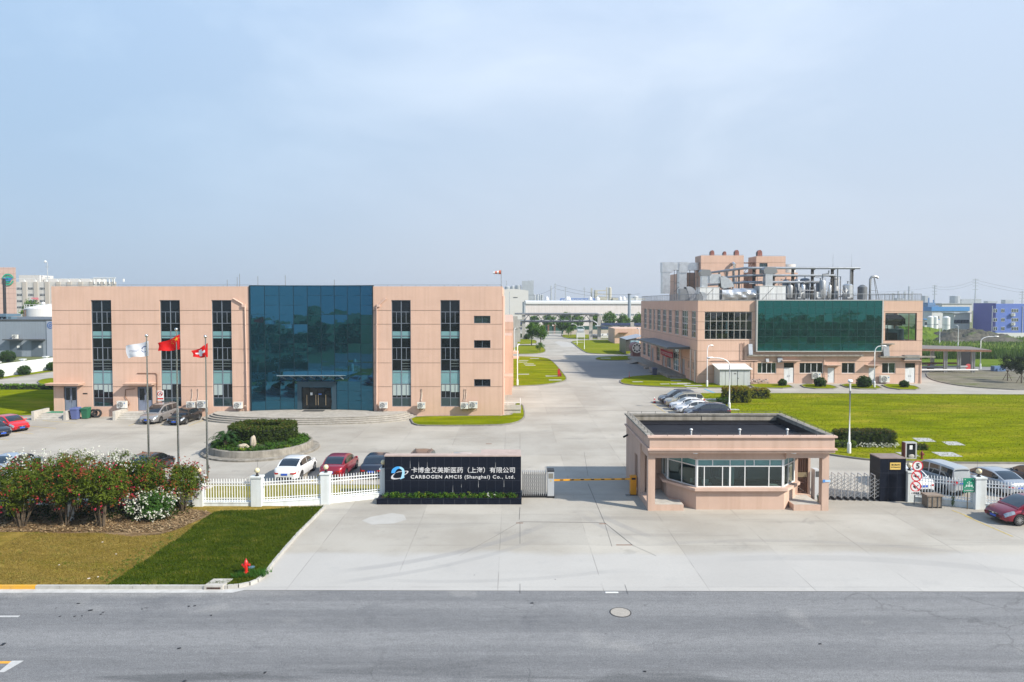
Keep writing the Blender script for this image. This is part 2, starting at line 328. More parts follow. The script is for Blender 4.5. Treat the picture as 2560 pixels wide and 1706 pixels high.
def road_material():
    m = bpy.data.materials.new('worn_asphalt'); m.use_nodes = True; t = m.node_tree; b = t.nodes['Principled BSDF']
    P = nn(t,'ShaderNodeTexCoord').outputs['Object']; sp = nn(t,'ShaderNodeSeparateXYZ'); t.links.new(P,sp.inputs[0]); X,Y = sp.outputs['X'],sp.outputs['Y']
    base = mixc(t,ramp(t,noise_n(t,mapped(t,P,(.018,.62,1)),1,5,.6),.36,.64),(.160,.162,.166),(.215,.216,.218))
    base = mixc(t,math_n(t,'MULTIPLY',ramp(t,noise_n(t,P,.30,5,.65,.5),.54,.72),.5),base,(.115,.118,.125))
    base = mixc(t,math_n(t,'MULTIPLY',ramp(t,noise_n(t,P,.23,3,.5,.3),.60,.68),.45),base,(.29,.285,.275))
    dust = math_n(t,'MULTIPLY',ramp(t,math_n(t,'ADD',Y,math_n(t,'MULTIPLY',noise_n(t,P,.8,4),1.2)),29.0,30.0),ramp(t,X,-7,-13))
    base = mixc(t,math_n(t,'MULTIPLY',dust,.55),base,(.34,.33,.31))
    rear = ramp(t,Y,24.1,22.4); base = mixc(t,math_n(t,'MULTIPLY',math_n(t,'MULTIPLY',rear,ramp(t,noise_n(t,mapped(t,P,(.12,.9,1)),1,5),.5,.62)),.6),base,(.07,.072,.075))
    v = nn(t,'ShaderNodeTexVoronoi',feature='DISTANCE_TO_EDGE'); v.inputs['Scale'].default_value = .24; v.inputs['Randomness'].default_value = 1
    vw = nn(t,'ShaderNodeMix',data_type='VECTOR'); vw.inputs['Factor'].default_value = .35
    nz = nn(t,'ShaderNodeTexNoise'); nz.inputs['Scale'].default_value = 1.3; nz.inputs['Detail'].default_value = 5; t.links.new(P,nz.inputs['Vector'])
    t.links.new(P,vw.inputs[4]); t.links.new(nz.outputs['Color'],vw.inputs[5]); va = nn(t,'ShaderNodeVectorMath',operation='ADD'); t.links.new(P,va.inputs[0]); t.links.new(nz.outputs['Color'],va.inputs[1]); t.links.new(va.outputs[0],v.inputs['Vector'])
    ck = math_n(t,'MULTIPLY',ramp(t,v.outputs['Distance'],.012,.004),ramp(t,noise_n(t,P,.17,2),.52,.62)); base = mixc(t,math_n(t,'MULTIPLY',ck,.3),base,(.05,.05,.05))
    sp2 = ramp(t,noise_n(t,P,1.9,2,.5),.74,.77); base = mixc(t,math_n(t,'MULTIPLY',sp2,.6),base,(.05,.05,.05))
    gr = noise_n(t,P,30,3,.8); base = mixc(t,1.0,base,mixc(t,ramp(t,gr,.25,.75),(.55,.55,.55),(1.45,1.45,1.45)),'MULTIPLY')
    base = mixc(t,1.0,base,mixc(t,ramp(t,noise_n(t,mapped(t,P,(.4,1.6,1)),3,6,.75),.3,.7),(.90,.90,.90),(1.09,1.09,1.09)),'MULTIPLY')
    t.links.new(base,b.inputs['Base Color']); b.inputs['Roughness'].default_value = .8; b.inputs['Specular IOR Level'].default_value = .35
    bp = nn(t,'ShaderNodeBump'); bp.inputs['Strength'].default_value = .5; bp.inputs['Distance'].default_value = .02
    t.links.new(noise_n(t,P,40,4,.7),bp.inputs['Height']); t.links.new(bp.outputs[0],b.inputs['Normal'])
    return m
def grass_material(name,a,b_,c,s=.35,bump=.6,mow=None):
    m = bpy.data.materials.new(name); m.use_nodes = True; t = m.node_tree; b = t.nodes['Principled BSDF']
    P = nn(t,'ShaderNodeTexCoord').outputs['Object']
    base = mixc(t,ramp(t,noise_n(t,mapped(t,P,(.6,1.5,1)),s,6,.65),.3,.7),a,b_)
    base = mixc(t,math_n(t,'MULTIPLY',ramp(t,noise_n(t,mapped(t,P,(.5,1.3,1)),s*.55,4,.6,.4),.52,.72),.75),base,c)
    if mow:                            # rolled turf strips, each a little lighter or darker, with dark seams
        q = mapped(t,P,(mow[1],mow[2],1),mow[0]); k = noise_n(t,q,1.,5,.65,.3)
        base = mixc(t,1.,base,mixc(t,ramp(t,k,.36,.62),(.74,.78,.74),(1.14,1.12,1.14)),'MULTIPLY')
    base = mixc(t,1.,base,mixc(t,noise_n(t,P,5,5,.75),(.55,.55,.55),(1.45,1.45,1.4)),'MULTIPLY')
    base = mixc(t,1.,base,mixc(t,noise_n(t,P,22,3,.8),(.62,.64,.6),(1.38,1.36,1.4)),'MULTIPLY')
    t.links.new(base,b.inputs['Base Color']); b.inputs['Roughness'].default_value = .95; b.inputs['Specular IOR Level'].default_value = .0
    bp = nn(t,'ShaderNodeBump'); bp.inputs['Strength'].default_value = bump; bp.inputs['Distance'].default_value = .12
    t.links.new(noise_n(t,P,9,5,.8),bp.inputs['Height']); t.links.new(bp.outputs[0],b.inputs['Normal'])
    return m
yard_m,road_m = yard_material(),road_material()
lawn_m = grass_material('mown_lawn',(.150,.190,.003),(.222,.235,.008),(.275,.23,.03),s=.22,mow=(.12,.16,.6))
lawn_far = grass_material('mown_lawn_far',(.15,.185,.012),(.215,.23,.018),(.255,.22,.05),s=.12)
tan_m = grass_material('dry_lawn',(.21,.155,.030),(.28,.205,.055),(.15,.155,.014),s=.5,mow=(.1,.45,2.2))
turf_m = grass_material('new_turf',(.040,.076,.003),(.09,.125,.006),(.15,.145,.018),s=.7,mow=(-.72,.5,3.2))
mulch_m = grass_material('mulch',(.20,.125,.06),(.33,.235,.14),(.10,.065,.035),s=1.6,bump=1.)
field_m = grass_material('reed_field',(.085,.145,.018),(.14,.20,.03),(.19,.21,.06),s=.06,bump=1.)
gravel_m = grass_material('weedy_gravel',(.15,.145,.115),(.235,.22,.18),(.11,.14,.035),s=.45)
terrain_m = grass_material('terrain_ground',(.12,.15,.06),(.20,.20,.12),(.22,.21,.18),s=.008,bump=.2)
kerb_m = M('kerb_stone',(.42,.41,.38),.85,var=.14,scale=2.2,bump=.25,bscale=20)
kerb_d = M('dark_kerb_stone',(.20,.19,.17),.9,var=.2,scale=2,bump=.25,bscale=20)
slab_m = M('cover_slab',(.40,.40,.385),.85,var=.12,scale=1.5)
bluepaint = M('blue_line_paint',(.10,.33,.47),.7,var=.2,scale=3)
yline = M('faded_yellow_line',(.48,.36,.10),.75,var=.25,scale=4)
wline = M('white_line_paint',(.46,.46,.45),.7,var=.12,scale=5)
MBq = MB(); N = 40; E = 4200
MBq.quad((-E,-400,-.06),(E,-400,-.06),(E,5200,-.06),(-E,5200,-.06)); struct(MBq,'ground',terrain_m)
def road_y(x): return 29.42-.0046*x
a = MB(); n = 60
for i in range(n):
    x0,x1 = -150+300*i/n,-150+300*(i+1)/n
    a.quad((x0,12,-.01),(x1,12,-.01),(x1,road_y(x1),-.01),(x0,road_y(x0),-.01))
struct(a,'road',road_m)
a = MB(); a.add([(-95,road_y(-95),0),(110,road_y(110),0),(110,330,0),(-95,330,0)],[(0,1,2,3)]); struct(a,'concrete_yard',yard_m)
a = MB(); p,q = G(-400,1541),G(48,1541); a.quad((p.x,p.y-.07,-.004),(q.x,q.y-.07,-.004),(q.x,q.y+.07,-.004),(p.x,p.y+.07,-.004)); struct(a,'lane_marking',wline)
a = MB(); p,q = G(-400,1657),G(30,1656); a.quad((p.x,p.y-.075,-.004),(q.x,q.y-.075,-.004),(q.x,q.y+.075,-.004),(p.x,p.y+.075,-.004)); struct(a,'centre_line_marking',yellow_p)
a = MB(); a.add([G(x,y,-.002) for x,y in ((30,1652),(60,1652),(10,1681),(-5,1681))],[(3,2,1,0)]); struct(a,'stop_marking',wline)
def smooth_poly(pts,it=2):
    P = [Vector((p[0],p[1])) for p in pts]
    for _ in range(it):
        Q = []
        for i in range(len(P)):
            A,B = P[i],P[(i+1) % len(P)]
            Q += [A.lerp(B,.25),A.lerp(B,.75)]
        P = Q
    return [(p.x,p.y) for p in P]
def offset_poly(pts,d):
    n = len(pts)
    ar = sum(pts[i][0]*pts[(i+1)%n][1]-pts[(i+1)%n][0]*pts[i][1] for i in range(n))
    sg = 1 if ar > 0 else -1; out = []
    for i in range(n):
        a_,b_,c_ = Vector(pts[i-1]),Vector(pts[i]),Vector(pts[(i+1) % n])
        d1 = (b_-a_); d2 = (c_-b_)
        d1 = d1.normalized() if d1.length > 1e-6 else d2.normalized(); d2 = d2.normalized() if d2.length > 1e-6 else d1
        nm = Vector((d1.y,-d1.x))+Vector((d2.y,-d2.x)); nm = nm.normalized() if nm.length > 1e-6 else Vector((d1.y,-d1.x))
        out.append((b_.x+nm.x*d*sg,b_.y+nm.y*d*sg))
    return out
def ngon_sheet(mb,pts,z,m=0):
    if sum(pts[i][0]*pts[(i+1)%len(pts)][1]-pts[(i+1)%len(pts)][0]*pts[i][1] for i in range(len(pts))) < 0: pts = pts[::-1]
    mb.add([(p[0],p[1],z) for p in pts],[tuple(range(len(pts)))],m)
def ring_kerb(mb,pts,w,z,m=0):
    o = offset_poly(pts,w); n = len(pts)
    for i in range(n):
        j = (i+1) % n
        A,B,C,D = pts[i],pts[j],o[j],o[i]
        mb.add([(*A,z),(*B,z),(*C,z),(*D,z),(*C,-.02),(*D,-.02),(*A,z-.05),(*B,z-.05)],[(0,3,2,1) ,(3,5,4,2),(0,1,7,6)],m)
def lawn(pts,mat=None,z=.10,kw=.14,kz=.13,it=1,name='lawn',kmat=None,smooth=True):
    P = smooth_poly(pts,it) if smooth and it else [(p[0],p[1]) for p in pts]
    a = MB(); ngon_sheet(a,P,z); struct(a,name,mat or lawn_m)
    if kw:
        a = MB(); ring_kerb(a,P,kw,kz); o = a.build('kerb',kmat or kerb_d,fix=True); o['kind'] = 'structure'
    return P
def Gs(*pts): return [(G(x,y).x,G(x,y).y) for x,y in pts]
LAWN_MAIN = lawn([(22.9,90.5),(23.4,92.6),(26,93.6),(40,93.4),(68,92.0),(110,91.0),(112,52),(39.3,52.8),(31.2,53.2),(28.2,53.9),(26.2,55.6),(24,58),(22.9,62)],it=2)
lawn([(-11.1,74.4),(-10.6,72.4),(-9.9,69.5),(-8.3,69.0),(-1.5,69.2),(.4,70.6),(1.25,73.5),(1.35,77),(1.2,84),(.35,84),(.25,76.2),(-.5,74.9),(-4,74.8)],it=1)
lawn([(-1.0,101.6),(1.4,101.9),(5,103.4),(7.8,107.2),(8.9,111),(8.9,120),(8.6,144),(7.6,154),(4,157),(-1,157.6)],it=2)
lawn(Gs((1278,886),(1340,886),(1366,881),(1358,868),(1350,864),(1285,864)),lawn_far,it=2)
lawn(Gs((1285,862),(1340,861),(1342,852),(1320,849),(1285,849)),lawn_far,it=1)
lawn(Gs((1424,852),(1436,862),(1461,881),(1480,885.5),(1606,888.5),(1606,851),(1540,850)),lawn_far,it=2)
lawn(Gs((1404,840),(1410,845.5),(1440,848),(1560,848),(1560,838),(1410,837)),lawn_far,it=1)
lawn(Gs((1487,898),(1500,893),(1605,890.5),(1605,898),(1560,902),(1500,902)),lawn_m,it=2)
lawn([(16.8,107.5),(17.2,103.5),(21.5,101.0),(26,99.8),(35.5,99.4),(35.6,105.3),(28.4,105.4),(28.3,117),(24,117.5),(19,114)],it=1)
for pts in (((1863,970),(1987,973),(1968,962),(1880,961)),((1998,962),(2018,973),(2103,973.5),(2068,962)),((2094,961),(2128,973.5),(2210,974.5),(2186,963)),((2198,961),(2232,975),(2306,976),(2280,964))):
    lawn(Gs(*pts),it=1)
lawn([(-52.6,74.5),(-66,74),(-84,78),(-84,99.5),(-70,99.2),(-54,98),(-50.6,97.0),(-50.6,78)],it=1)
lawn(Gs((93,955),(108,949),(138,946),(150,966),(118,966),(100,961)),it=2)
lawn([(-84.5,106),(-82.2,108),(-82.4,132),(-83.2,150),(-84.6,160),(-84.7,130)],it=1)
lawn(Gs((2318,945),(2350,957),(2430,970),(2600,979),(2700,960),(2600,930),(2450,927),(2318,929)),gravel_m,z=.06,it=2,name='gravel_ground')
a = MB(); ngon_sheet(a,[(64,137),(64,300),(300,300),(300,131),(108,131),(80,134)],.05); struct(a,'field',field_m)
a = MB(); ngon_sheet(a,[(-6,240),(-95,240),(-95,330),(-6,330)],.02); struct(a,'verge',lawn_far)
edge = [G(x,y,.12) for x,y in ((809,1266),(776,1299),(741,1334),(711,1368),(682,1402),(666,1424),(655,1437),(640,1449),(622,1456),(596,1461),(570,1463))]
FL = [(p.x,p.y) for p in edge]; yb = edge[-1].y
front = FL+[(-60,yb),(-60,41.9),(-19.3,41.5)]
a = MB(); ngon_sheet(a,front,.12); struct(a,'lawn',tan_m)
tp = [G(x,y,.128) for x,y in ((268,1463),(300,1443),(345,1412),(372,1398),(418,1364),(450,1345),(486,1315),(512,1296),(536,1281),(566,1277),(636,1276.5),(700,1272))]
turf = [(p.x,p.y) for p in tp]+[(x,y) for x,y in FL]
TURF = turf
a = MB(); ngon_sheet(a,turf,.128); struct(a,'turf',turf_m)
mp_ = [G(x,y,.124) for x,y in ((-200,1327),(-60,1331),(60,1330),(150,1334),(250,1333),(330,1342),(400,1337),(440,1326),(485,1306),(515,1293),(530,1283),(500,1276),(470,1274),(300,1268),(-200,1262))]
MULCH = [(p.x,p.y) for p in mp_]
a = MB(); ngon_sheet(a,MULCH,.124); struct(a,'mulch_bed',mulch_m)
a = MB(); c = MB(); yk = yb-.02
x = -60.
while x < FL[-1][0]-.05:
    x1 = min(x+1.06,FL[-1][0]); tgt = c if x1 < G(160,1463).x else a
    tgt.box(x+.008,x1-.008,yk-.14,yk,-.02,.15); x = x1
struct(a,'kerb',kerb_m); struct(c,'kerb',M('yellow_kerb_paint',(.72,.37,.015),.6,col2=(.60,.33,.06),scale=3,detail=8))
a = MB()
for i in range(len(FL)-1):
    A,B = Vector(FL[i]),Vector(FL[i+1]); d = B-A; nrm = Vector((-d.y,d.x)).normalized()
    if nrm.x < 0 and nrm.y > 0: nrm = -nrm
    k = max(1,int(d.length/.95))
    for j in range(k):
        p,q = A.lerp(B,j/k),A.lerp(B,(j+1)/k); u = (q-p).normalized()*.006
        a.add([(p.x+u.x,p.y+u.y,-.02),(q.x-u.x,q.y-u.y,-.02),(q.x-u.x+nrm.x*.13,q.y-u.y+nrm.y*.13,-.02),(p.x+u.x+nrm.x*.13,p.y+u.y+nrm.y*.13,-.02),
               (p.x+u.x,p.y+u.y,.15),(q.x-u.x,q.y-u.y,.15),(q.x-u.x+nrm.x*.12,q.y-u.y+nrm.y*.12,.15),(p.x+u.x+nrm.x*.12,p.y+u.y+nrm.y*.12,.15)],
              [(3,2,1,0),(4,5,6,7),(0,1,5,4),(1,2,6,5),(2,3,7,6),(3,0,4,7)])
a.build('kerb',kerb_m,fix=True)['kind'] = 'structure'
a = MB(); a.quad((-60,yk-.55,.0),(FL[-1][0]+.4,yk-.5,.0),(FL[-1][0]+.9,yk-.14,.004),(-60,yk-.14,.004)); struct(a,'gutter',M('pale_gutter',(.46,.455,.44),.9,var=.15,scale=2))
a = MB()
def gl(mb,p,q,w,z=.006):
    p,q = Vector(p).to_2d(),Vector(q).to_2d(); d = (q-p).normalized(); n_ = Vector((-d.y,d.x))*w/2
    mb.add([(*(p+n_),z),(*(q+n_),z),(*(q-n_),z),(*(p-n_),z)],[(3,2,1,0)])
gl(a,G(1631,1010),G(1664,1032),.1)
for i in range(5): gl(a,(17.9,76.2+2.52*i),(22.6,76.2+2.52*i),.1)
for x_ in (-32.7,-35.6,-38.8): gl(a,(x_,69.2),(x_,74.2),.1)
for k in range(4): gl(a,(-50.2+k*.2,63.6+k*2.9),(-45.6+k*.2,62.0+k*2.9),.1)
for x_ in [-38,-35.2,-32.4,-29.6,-28,-25.2,-16.8,-14.0,-11.2,-8.4,-5.4,-2.4]: gl(a,(x_,47.2),(x_,52),.1)
gl(a,G(2412,1290),G(2532,1342),.09); gl(a,G(2380,1276),G(2432,1296),.09)
struct(a,'bay_marking',yline)
a = MB(); gl(a,G(1761,973),G(1789,984),.35); struct(a,'blue_marking',bluepaint)
P = [(-46,42.6),(-12.2,42.9),(-8.2,44.0),(-8.0,46.4),(-46,47.0)]
a = MB(); ngon_sheet(a,P,.07); struct(a,'lawn',grass_material('worn_verge',(.20,.19,.04),(.27,.24,.07),(.30,.23,.11),s=.5)); a = MB(); ring_kerb(a,P,.12,.10); a.build('kerb',kerb_d,fix=True)['kind'] = 'structure'
# ------------------------------------------------------------------ facades
def facade(mb,O,u,n,x0,x1,z0,z1,opens,grooves=(),dep=.22,gd=.03,gw=.05,m=0,mg=1,mr=None):
    """One wall face with real openings: O origin, u along, n outward; opens = (u0,u1,z0,z1)."""
    O,u,n = Vector(O),Vector(u),Vector(n); mr = m if mr is None else mr
    def P(a,z,d=0): return O+u*a+Vector((0,0,z))-n*d
    flip = u.cross(Vector((0,0,1))).dot(n) < 0
    def Q(a,b,c,d,mm): mb.quad(*((a,b,c,d) if not flip else (d,c,b,a)),mm)
    xs = sorted({x0,x1,*[v for o in opens for v in o[:2] if x0 < v < x1]})
    gz = [(g-gw/2,g+gw/2) for g in grooves]
    zs = sorted({z0,z1,*[v for o in opens for v in o[2:] if z0 < v < z1],*[v for g in gz for v in g]})
    for i in range(len(xs)-1):
        for k in range(len(zs)-1):
            a,b,c,d = xs[i],xs[i+1],zs[k],zs[k+1]; mx_,mz = (a+b)/2,(c+d)/2
            if any(o[0] < mx_ < o[1] and o[2] < mz < o[3] for o in opens): continue
            if any(g[0] < mz < g[1] for g in gz):
                Q(P(a,c,gd),P(b,c,gd),P(b,d,gd),P(a,d,gd),mg)
                Q(P(a,c),P(b,c),P(b,c,gd),P(a,c,gd),mg); Q(P(a,d,gd),P(b,d,gd),P(b,d),P(a,d),mg)
            else: Q(P(a,c),P(b,c),P(b,d),P(a,d),m)
    for (a,b,c,d) in opens:
        a,b = max(a,x0),min(b,x1)
        Q(P(a,c),P(a,c,dep),P(a,d,dep),P(a,d),mr); Q(P(b,c,dep),P(b,c),P(b,d),P(b,d,dep),mr)
        Q(P(a,c),P(b,c),P(b,c,dep),P(a,c,dep),mr); Q(P(a,d,dep),P(b,d,dep),P(b,d),P(a,d),mr)
def window(parent,O,u,n,x0,x1,z0,z1,vx,hz,dep=.16,fw=.06,fmat=None,gmat=None,panes=None,name='window',pfun=None):
    """Frame as the part, panes as its sub-part. vx / hz are inner bar positions; pfun(i,k,zc) picks a glass index."""
    O,u,n = Vector(O),Vector(u),Vector(n); rot = Matrix((u,n,Vector((0,0,1)))).transposed()
    f = MB(); zc = (z0+z1)/2
    def C(a,z,d): return O+u*a+Vector((0,0,z))-n*d
    f.obox(C(x0+fw/2,zc,dep),(fw,.07,z1-z0),mat=rot); f.obox(C(x1-fw/2,zc,dep),(fw,.07,z1-z0),mat=rot)
    f.obox(C((x0+x1)/2,z0+fw/2,dep),(x1-x0-2*fw,.07,fw),mat=rot); f.obox(C((x0+x1)/2,z1-fw/2,dep),(x1-x0-2*fw,.07,fw),mat=rot)
    for v in vx:
        v,a,b,w = v if isinstance(v,tuple) else (v,z0,z1,fw)
        f.obox(C(v,(a+b)/2,dep+.003),(w,.064,b-a-2*fw*.5),mat=rot)
    for h in hz: f.obox(C((x0+x1)/2,h,dep+.006),(x1-x0-2*fw,.06,fw),mat=rot)
    fo = f.build(name,fmat or bluegrey,parent)
    p = MB(); xs = [x0]+[v if not isinstance(v,tuple) else v[0] for v in vx if not isinstance(v,tuple)]+[x1]; zs = [z0]+list(hz)+[z1]
    rr = random.Random(int(x0*977+z0*31))
    for i in range(len(xs)-1):
        for k in range(len(zs)-1):
            j = [rr.uniform(-.006,.006) for _ in range(4)]
            gi = pfun(i,k,rr) if pfun else 0
            q = [C(xs[i],zs[k],dep+.02+j[0]),C(xs[i+1],zs[k],dep+.02+j[1]),C(xs[i+1],zs[k+1],dep+.02+j[2]),C(xs[i],zs[k+1],dep+.02+j[3])]
            if u.cross(Vector((0,0,1))).dot(n) < 0: q = q[::-1]
            p.quad(*q,gi)
    p.build('pane',gmat or [dark_glass],fo)
    return fo
def awning(parent,x0,x1,y,z,d=.9,th=.14,mat=None):
    a = MB(); a.box(x0,x1,y-d,y-.003,z,z+th); a.box(x0-.06,x1+.06,y-d-.06,y-.003,z+th,z+th+.07)
    return a.build('awning',mat or salmon,parent)
def door_leaf(parent,x0,x1,y,z0,z1,mat,n=2,glass=None,gz=None,handle=True):
    w = (x1-x0)/n
    for i in range(n):
        a = MB(); xa,xb = x0+w*i+.012,x0+w*(i+1)-.012
        if glass:
            a.box(xa,xa+.08,y-.03,y+.03,z0,z1); a.box(xb-.08,xb,y-.03,y+.03,z0,z1)
            a.box(xa+.08,xb-.08,y-.03,y+.03,z0,gz); a.box(xa+.08,xb-.08,y-.03,y+.03,z1-.09,z1)
        else:
            a.box(xa,xb,y-.03,y+.03,z0,z1)
            a.box(xa+.1,xb-.1,y-.036,y-.03,z0+.15,(z0+z1)/2-.06); a.box(xa+.1,xb-.1,y-.036,y-.03,(z0+z1)/2+.06,z1-.15)
        d = a.build('door',mat,parent)
        if glass: g = MB(); g.box(xa+.08,xb-.08,y-.008,y+.008,gz,z1-.09); g.build('pane',glass,d)
        if handle:
            hx = xb-.12 if i == 0 and n > 1 else xa+.12
            h = MB(); h.box(hx-.015,hx+.015,y-.09,y-.06,z0+.95,z0+1.2); h.box(hx-.012,hx+.012,y-.06,y-.03,z0+.97,z0+1.0); h.build('handle',steel,d)
# ------------------------------------------------------------------ the office building
OX0,OX1,OY,OZ,OD = -50.1,-1.05,74.9,14.22,92.5
office = thing('office_building','long three storey salmon office building with a teal glass front in its middle','office building',(-25.6,OY,0))
GX0,GX1 = -28.6,-15.1
strips = [(-45.85,-43.62),(-38.35,-36.15),(-32.72,-30.55),(-13.13,-11.03),(-7.80,-5.68)]
small = [(-4.15,-2.35,10.2,11.02),(-4.15,-2.35,7.5,8.36),(-4.15,-2.35,3.3,4.1)]
d1,d2 = (-49.0,-47.55,.62,3.3),(-40.95,-39.3,.62,3.25)
gro = [11.6,10.1,7.39,5.88,3.27]
ops = [(a,b,1.08,12.73) for a,b in strips]+small+[d1,d2]
w = MB()
facade(w,(0,OY,0),(1,0,0),(0,-1,0),OX0,GX0,0,OZ,[o for o in ops if o[0] < GX0],gro)
facade(w,(0,OY,0),(1,0,0),(0,-1,0),GX1,OX1,0,OZ,[o for o in ops if o[0] > GX1],gro)
facade(w,(OX1,0,0),(0,1,0),(1,0,0),OY,OD,0,OZ,[(80,82,4.2,6),(85.5,87.5,8.4,10.2)],gro)
facade(w,(OX0,0,0),(0,1,0),(-1,0,0),OY,OD,0,OZ,[],gro)
w.quad((OX1,OD,0),(OX0,OD,0),(OX0,OD,OZ),(OX1,OD,OZ))
w.quad((OX0+.3,OY+.3,OZ),(GX0,OY+.3,OZ),(GX0,OY,OZ),(OX0,OY,OZ)); w.quad((GX1,OY+.3,OZ),(OX1-.3,OY+.3,OZ),(OX1,OY,OZ),(GX1,OY,OZ))
w.quad((OX1-.3,OY+.3,OZ),(OX1-.3,OD-.3,OZ),(OX1,OD,OZ),(OX1,OY,OZ)); w.quad((OX0,OY,OZ),(OX0,OD,OZ),(OX0+.3,OD-.3,OZ),(OX0+.3,OY+.3,OZ)); w.quad((OX0,OD,OZ),(OX1,OD,OZ),(OX1-.3,OD-.3,OZ),(OX0+.3,OD-.3,OZ))
w.quad((OX0+.3,OY+1.6,OZ-.9),(OX1-.3,OY+1.6,OZ-.9),(OX1-.3,OD-.3,OZ-.9),(OX0+.3,OD-.3,OZ-.9),2)
for (a,b,c,d) in ops: w.quad((a-.05,OY+.75,c-.05),(b+.05,OY+.75,c-.05),(b+.05,OY+.75,d+.05),(a-.05,OY+.75,d+.05),3)
w.quad((GX0,OY,0),(GX0,OY+1.5,0),(GX0,OY+1.5,OZ),(GX0,OY,OZ)); w.quad((GX1,OY+1.5,0),(GX1,OY,0),(GX1,OY,OZ),(GX1,OY+1.5,OZ))
w.build('wall',[salmon,salmon_d,conc_d,black],office)
zr = [1.08,2.03,3.56,4.85,6.23,7.53,8.82,10.2,11.44,12.73]
for (a,b) in strips:
    c = (a+b)/2; q = (b-a)/4
    sub = [(c-q,2.03,3.56,.045),(c+q,2.03,3.56,.045),(c-q,6.23,7.53,.045),(c+q,6.23,7.53,.045),(c-q,10.2,11.44,.045),(c+q,10.2,11.44,.045)]
    def pf(i,k,rr):
        return {0: 1,2: 2,5: 0,6: 0}.get(k,0) if k != 1 else (3 if rr.random() < .35 else 0)
    fo = window(office,(0,OY,0),(1,0,0),(0,-1,0),a,b,1.08,12.73,[(c,1.08,12.73,.085)]+sub,zr[1:-1],gmat=[dark_glass,tgl,pale_glass,blind],fmat=M('strip_frame',(.19,.22,.26),.45,.3),
           pfun=pf)
    def bl_(q0,q1,z0,z1,mi): s = MB(); s.box(q0,q1,OY+.165,OY+.172,z0,z1); s.build('blind',(pale_glass,blind)[mi],fo)
    for (z0,z1,mi) in ((8.86,9.32,0),(8.56,8.74,0),(4.88,5.02,0)): bl_(a+.07,c-.05,z0,z1,mi); bl_(c+.05,b-.07,z0,z1,mi)
    rr = random.Random(int(a*7))
    for side in ((a+.09,c-.06),(c+.06,b-.09)):
        n_ = rr.choice((0,3,4)); z = 6.15
        for k in range(n_): bl_(side[0],side[1],z-.30*k-.05,z-.30*k-.03,1)
        if rr.random() < .75:
            h = rr.uniform(.5,1.2); bl_(side[0],side[1],3.48-h,3.48,1)
for k,(a,b,c,d) in enumerate(small): window(office,(0,OY,0),(1,0,0),(0,-1,0),a,b,c,d,[(a+b)/2],[],fw=.05,gmat=[dark_glass if k else tgl])
NB = 9; zz = [.62+i*(OZ+.06-.62)/13 for i in range(14)]
def gy(x): t = (x-GX0)/(GX1-GX0)*2-1; return OY+.06+1.05*(1-t*t)
gx = [GX0+(GX1-GX0)*i/NB for i in range(NB+1)]
fr = MB()
for x in gx: fr.obox((x,gy(x)+.03,(zz[0]+zz[-1])/2),(.05,.08,zz[-1]-zz[0]))
for z in zz[1:]:
    for i in range(NB): fr.bar((gx[i],gy(gx[i])+.034,z),(gx[i+1],gy(gx[i+1])+.034,z),.05,.04)
fr.box(GX0-.0,GX0+.12,OY-.08,OY+.14,.6,OZ+.03); fr.box(GX1-.12,GX1,OY-.08,OY+.14,.6,OZ+.03)
for i in range(NB): fr.bar((gx[i],gy(gx[i])+.12,OZ+.1),(gx[i+1],gy(gx[i+1])+.12,OZ+.1),.35,.07)
cw = fr.build('curtain_wall',M('curtain_wall_frame',(.012,.03,.042),.4,.4),office)
PX0,PX1,PZ = -23.72,-19.45,3.62            # the entrance portal
gl_ = MB(); rr = random.Random(3)
for i in range(NB):
    for k in range(13):
        xc,zc = (gx[i]+gx[i+1])/2,(zz[k]+zz[k+1])/2
        ty,tz = rr.gauss(0,.008),rr.gauss(0,.006)
        q = []
        for (x,z) in ((gx[i],zz[k]),(gx[i+1],zz[k]),(gx[i+1],zz[k+1]),(gx[i],zz[k+1])):
            q.append((x,gy(x)+.008+(x-xc)*ty+(z-zc)*tz,z))
        gl_.quad(*q)
gl_.build('pane',teal_glass,cw)
py = gy(-21.6)-.28
po = MB(); po.box(PX0,PX0+.46,py,py+.5,.62,PZ); po.box(PX1-.46,PX1,py,py+.5,.62,PZ); po.box(PX0+.46,PX1-.46,py+.003,py+.5,3.12,PZ); po.box(PX0-.05,PX1+.05,py-.05,py+.5,PZ,PZ+.12)
po.quad((PX0+.46,py+.44,.62),(PX1-.46,py+.44,.62),(PX1-.46,py+.44,3.12),(PX0+.46,py+.44,3.12),1)
pt = po.build('portal',[M('portal_metal',(.055,.10,.135),.35,.5),black],office)
w4 = (PX1-PX0-.92)/4
for i in range(4):
    a,b = PX0+.46+w4*i,PX0+.46+w4*(i+1)
    g = MB(); g.box(a+.02,b-.02,py+.2,py+.22,.66,3.06); do = g.build('glass_door',dark_glass,pt)
    hx = b-.13 if i in (0,1) else a+.13
    if i == 0: hx = a+.55
    h = MB(); h.cyl((hx,py+.13,1.1),(hx,py+.13,2.25),.03,8); h.cyl((hx,py+.13,1.3),(hx,py+.2,1.3),.015,6); h.cyl((hx,py+.13,2.05),(hx,py+.2,2.05),.015,6); h.build('handle',M('brass_handle',(.62,.50,.34),.3,.9),do)
g = MB(); g.box(-22.35,-22.1,py+.19,py+.195,2.2,2.5); g.build('notice',white_p,pt)
g = MB(); g.box(-21.45,-21.1,py+.19,py+.195,2.26,2.38); g.build('notice',M('blue_notice',(.10,.20,.55),.5),pt)
cn = MB(); y0 = gy(-21.6)
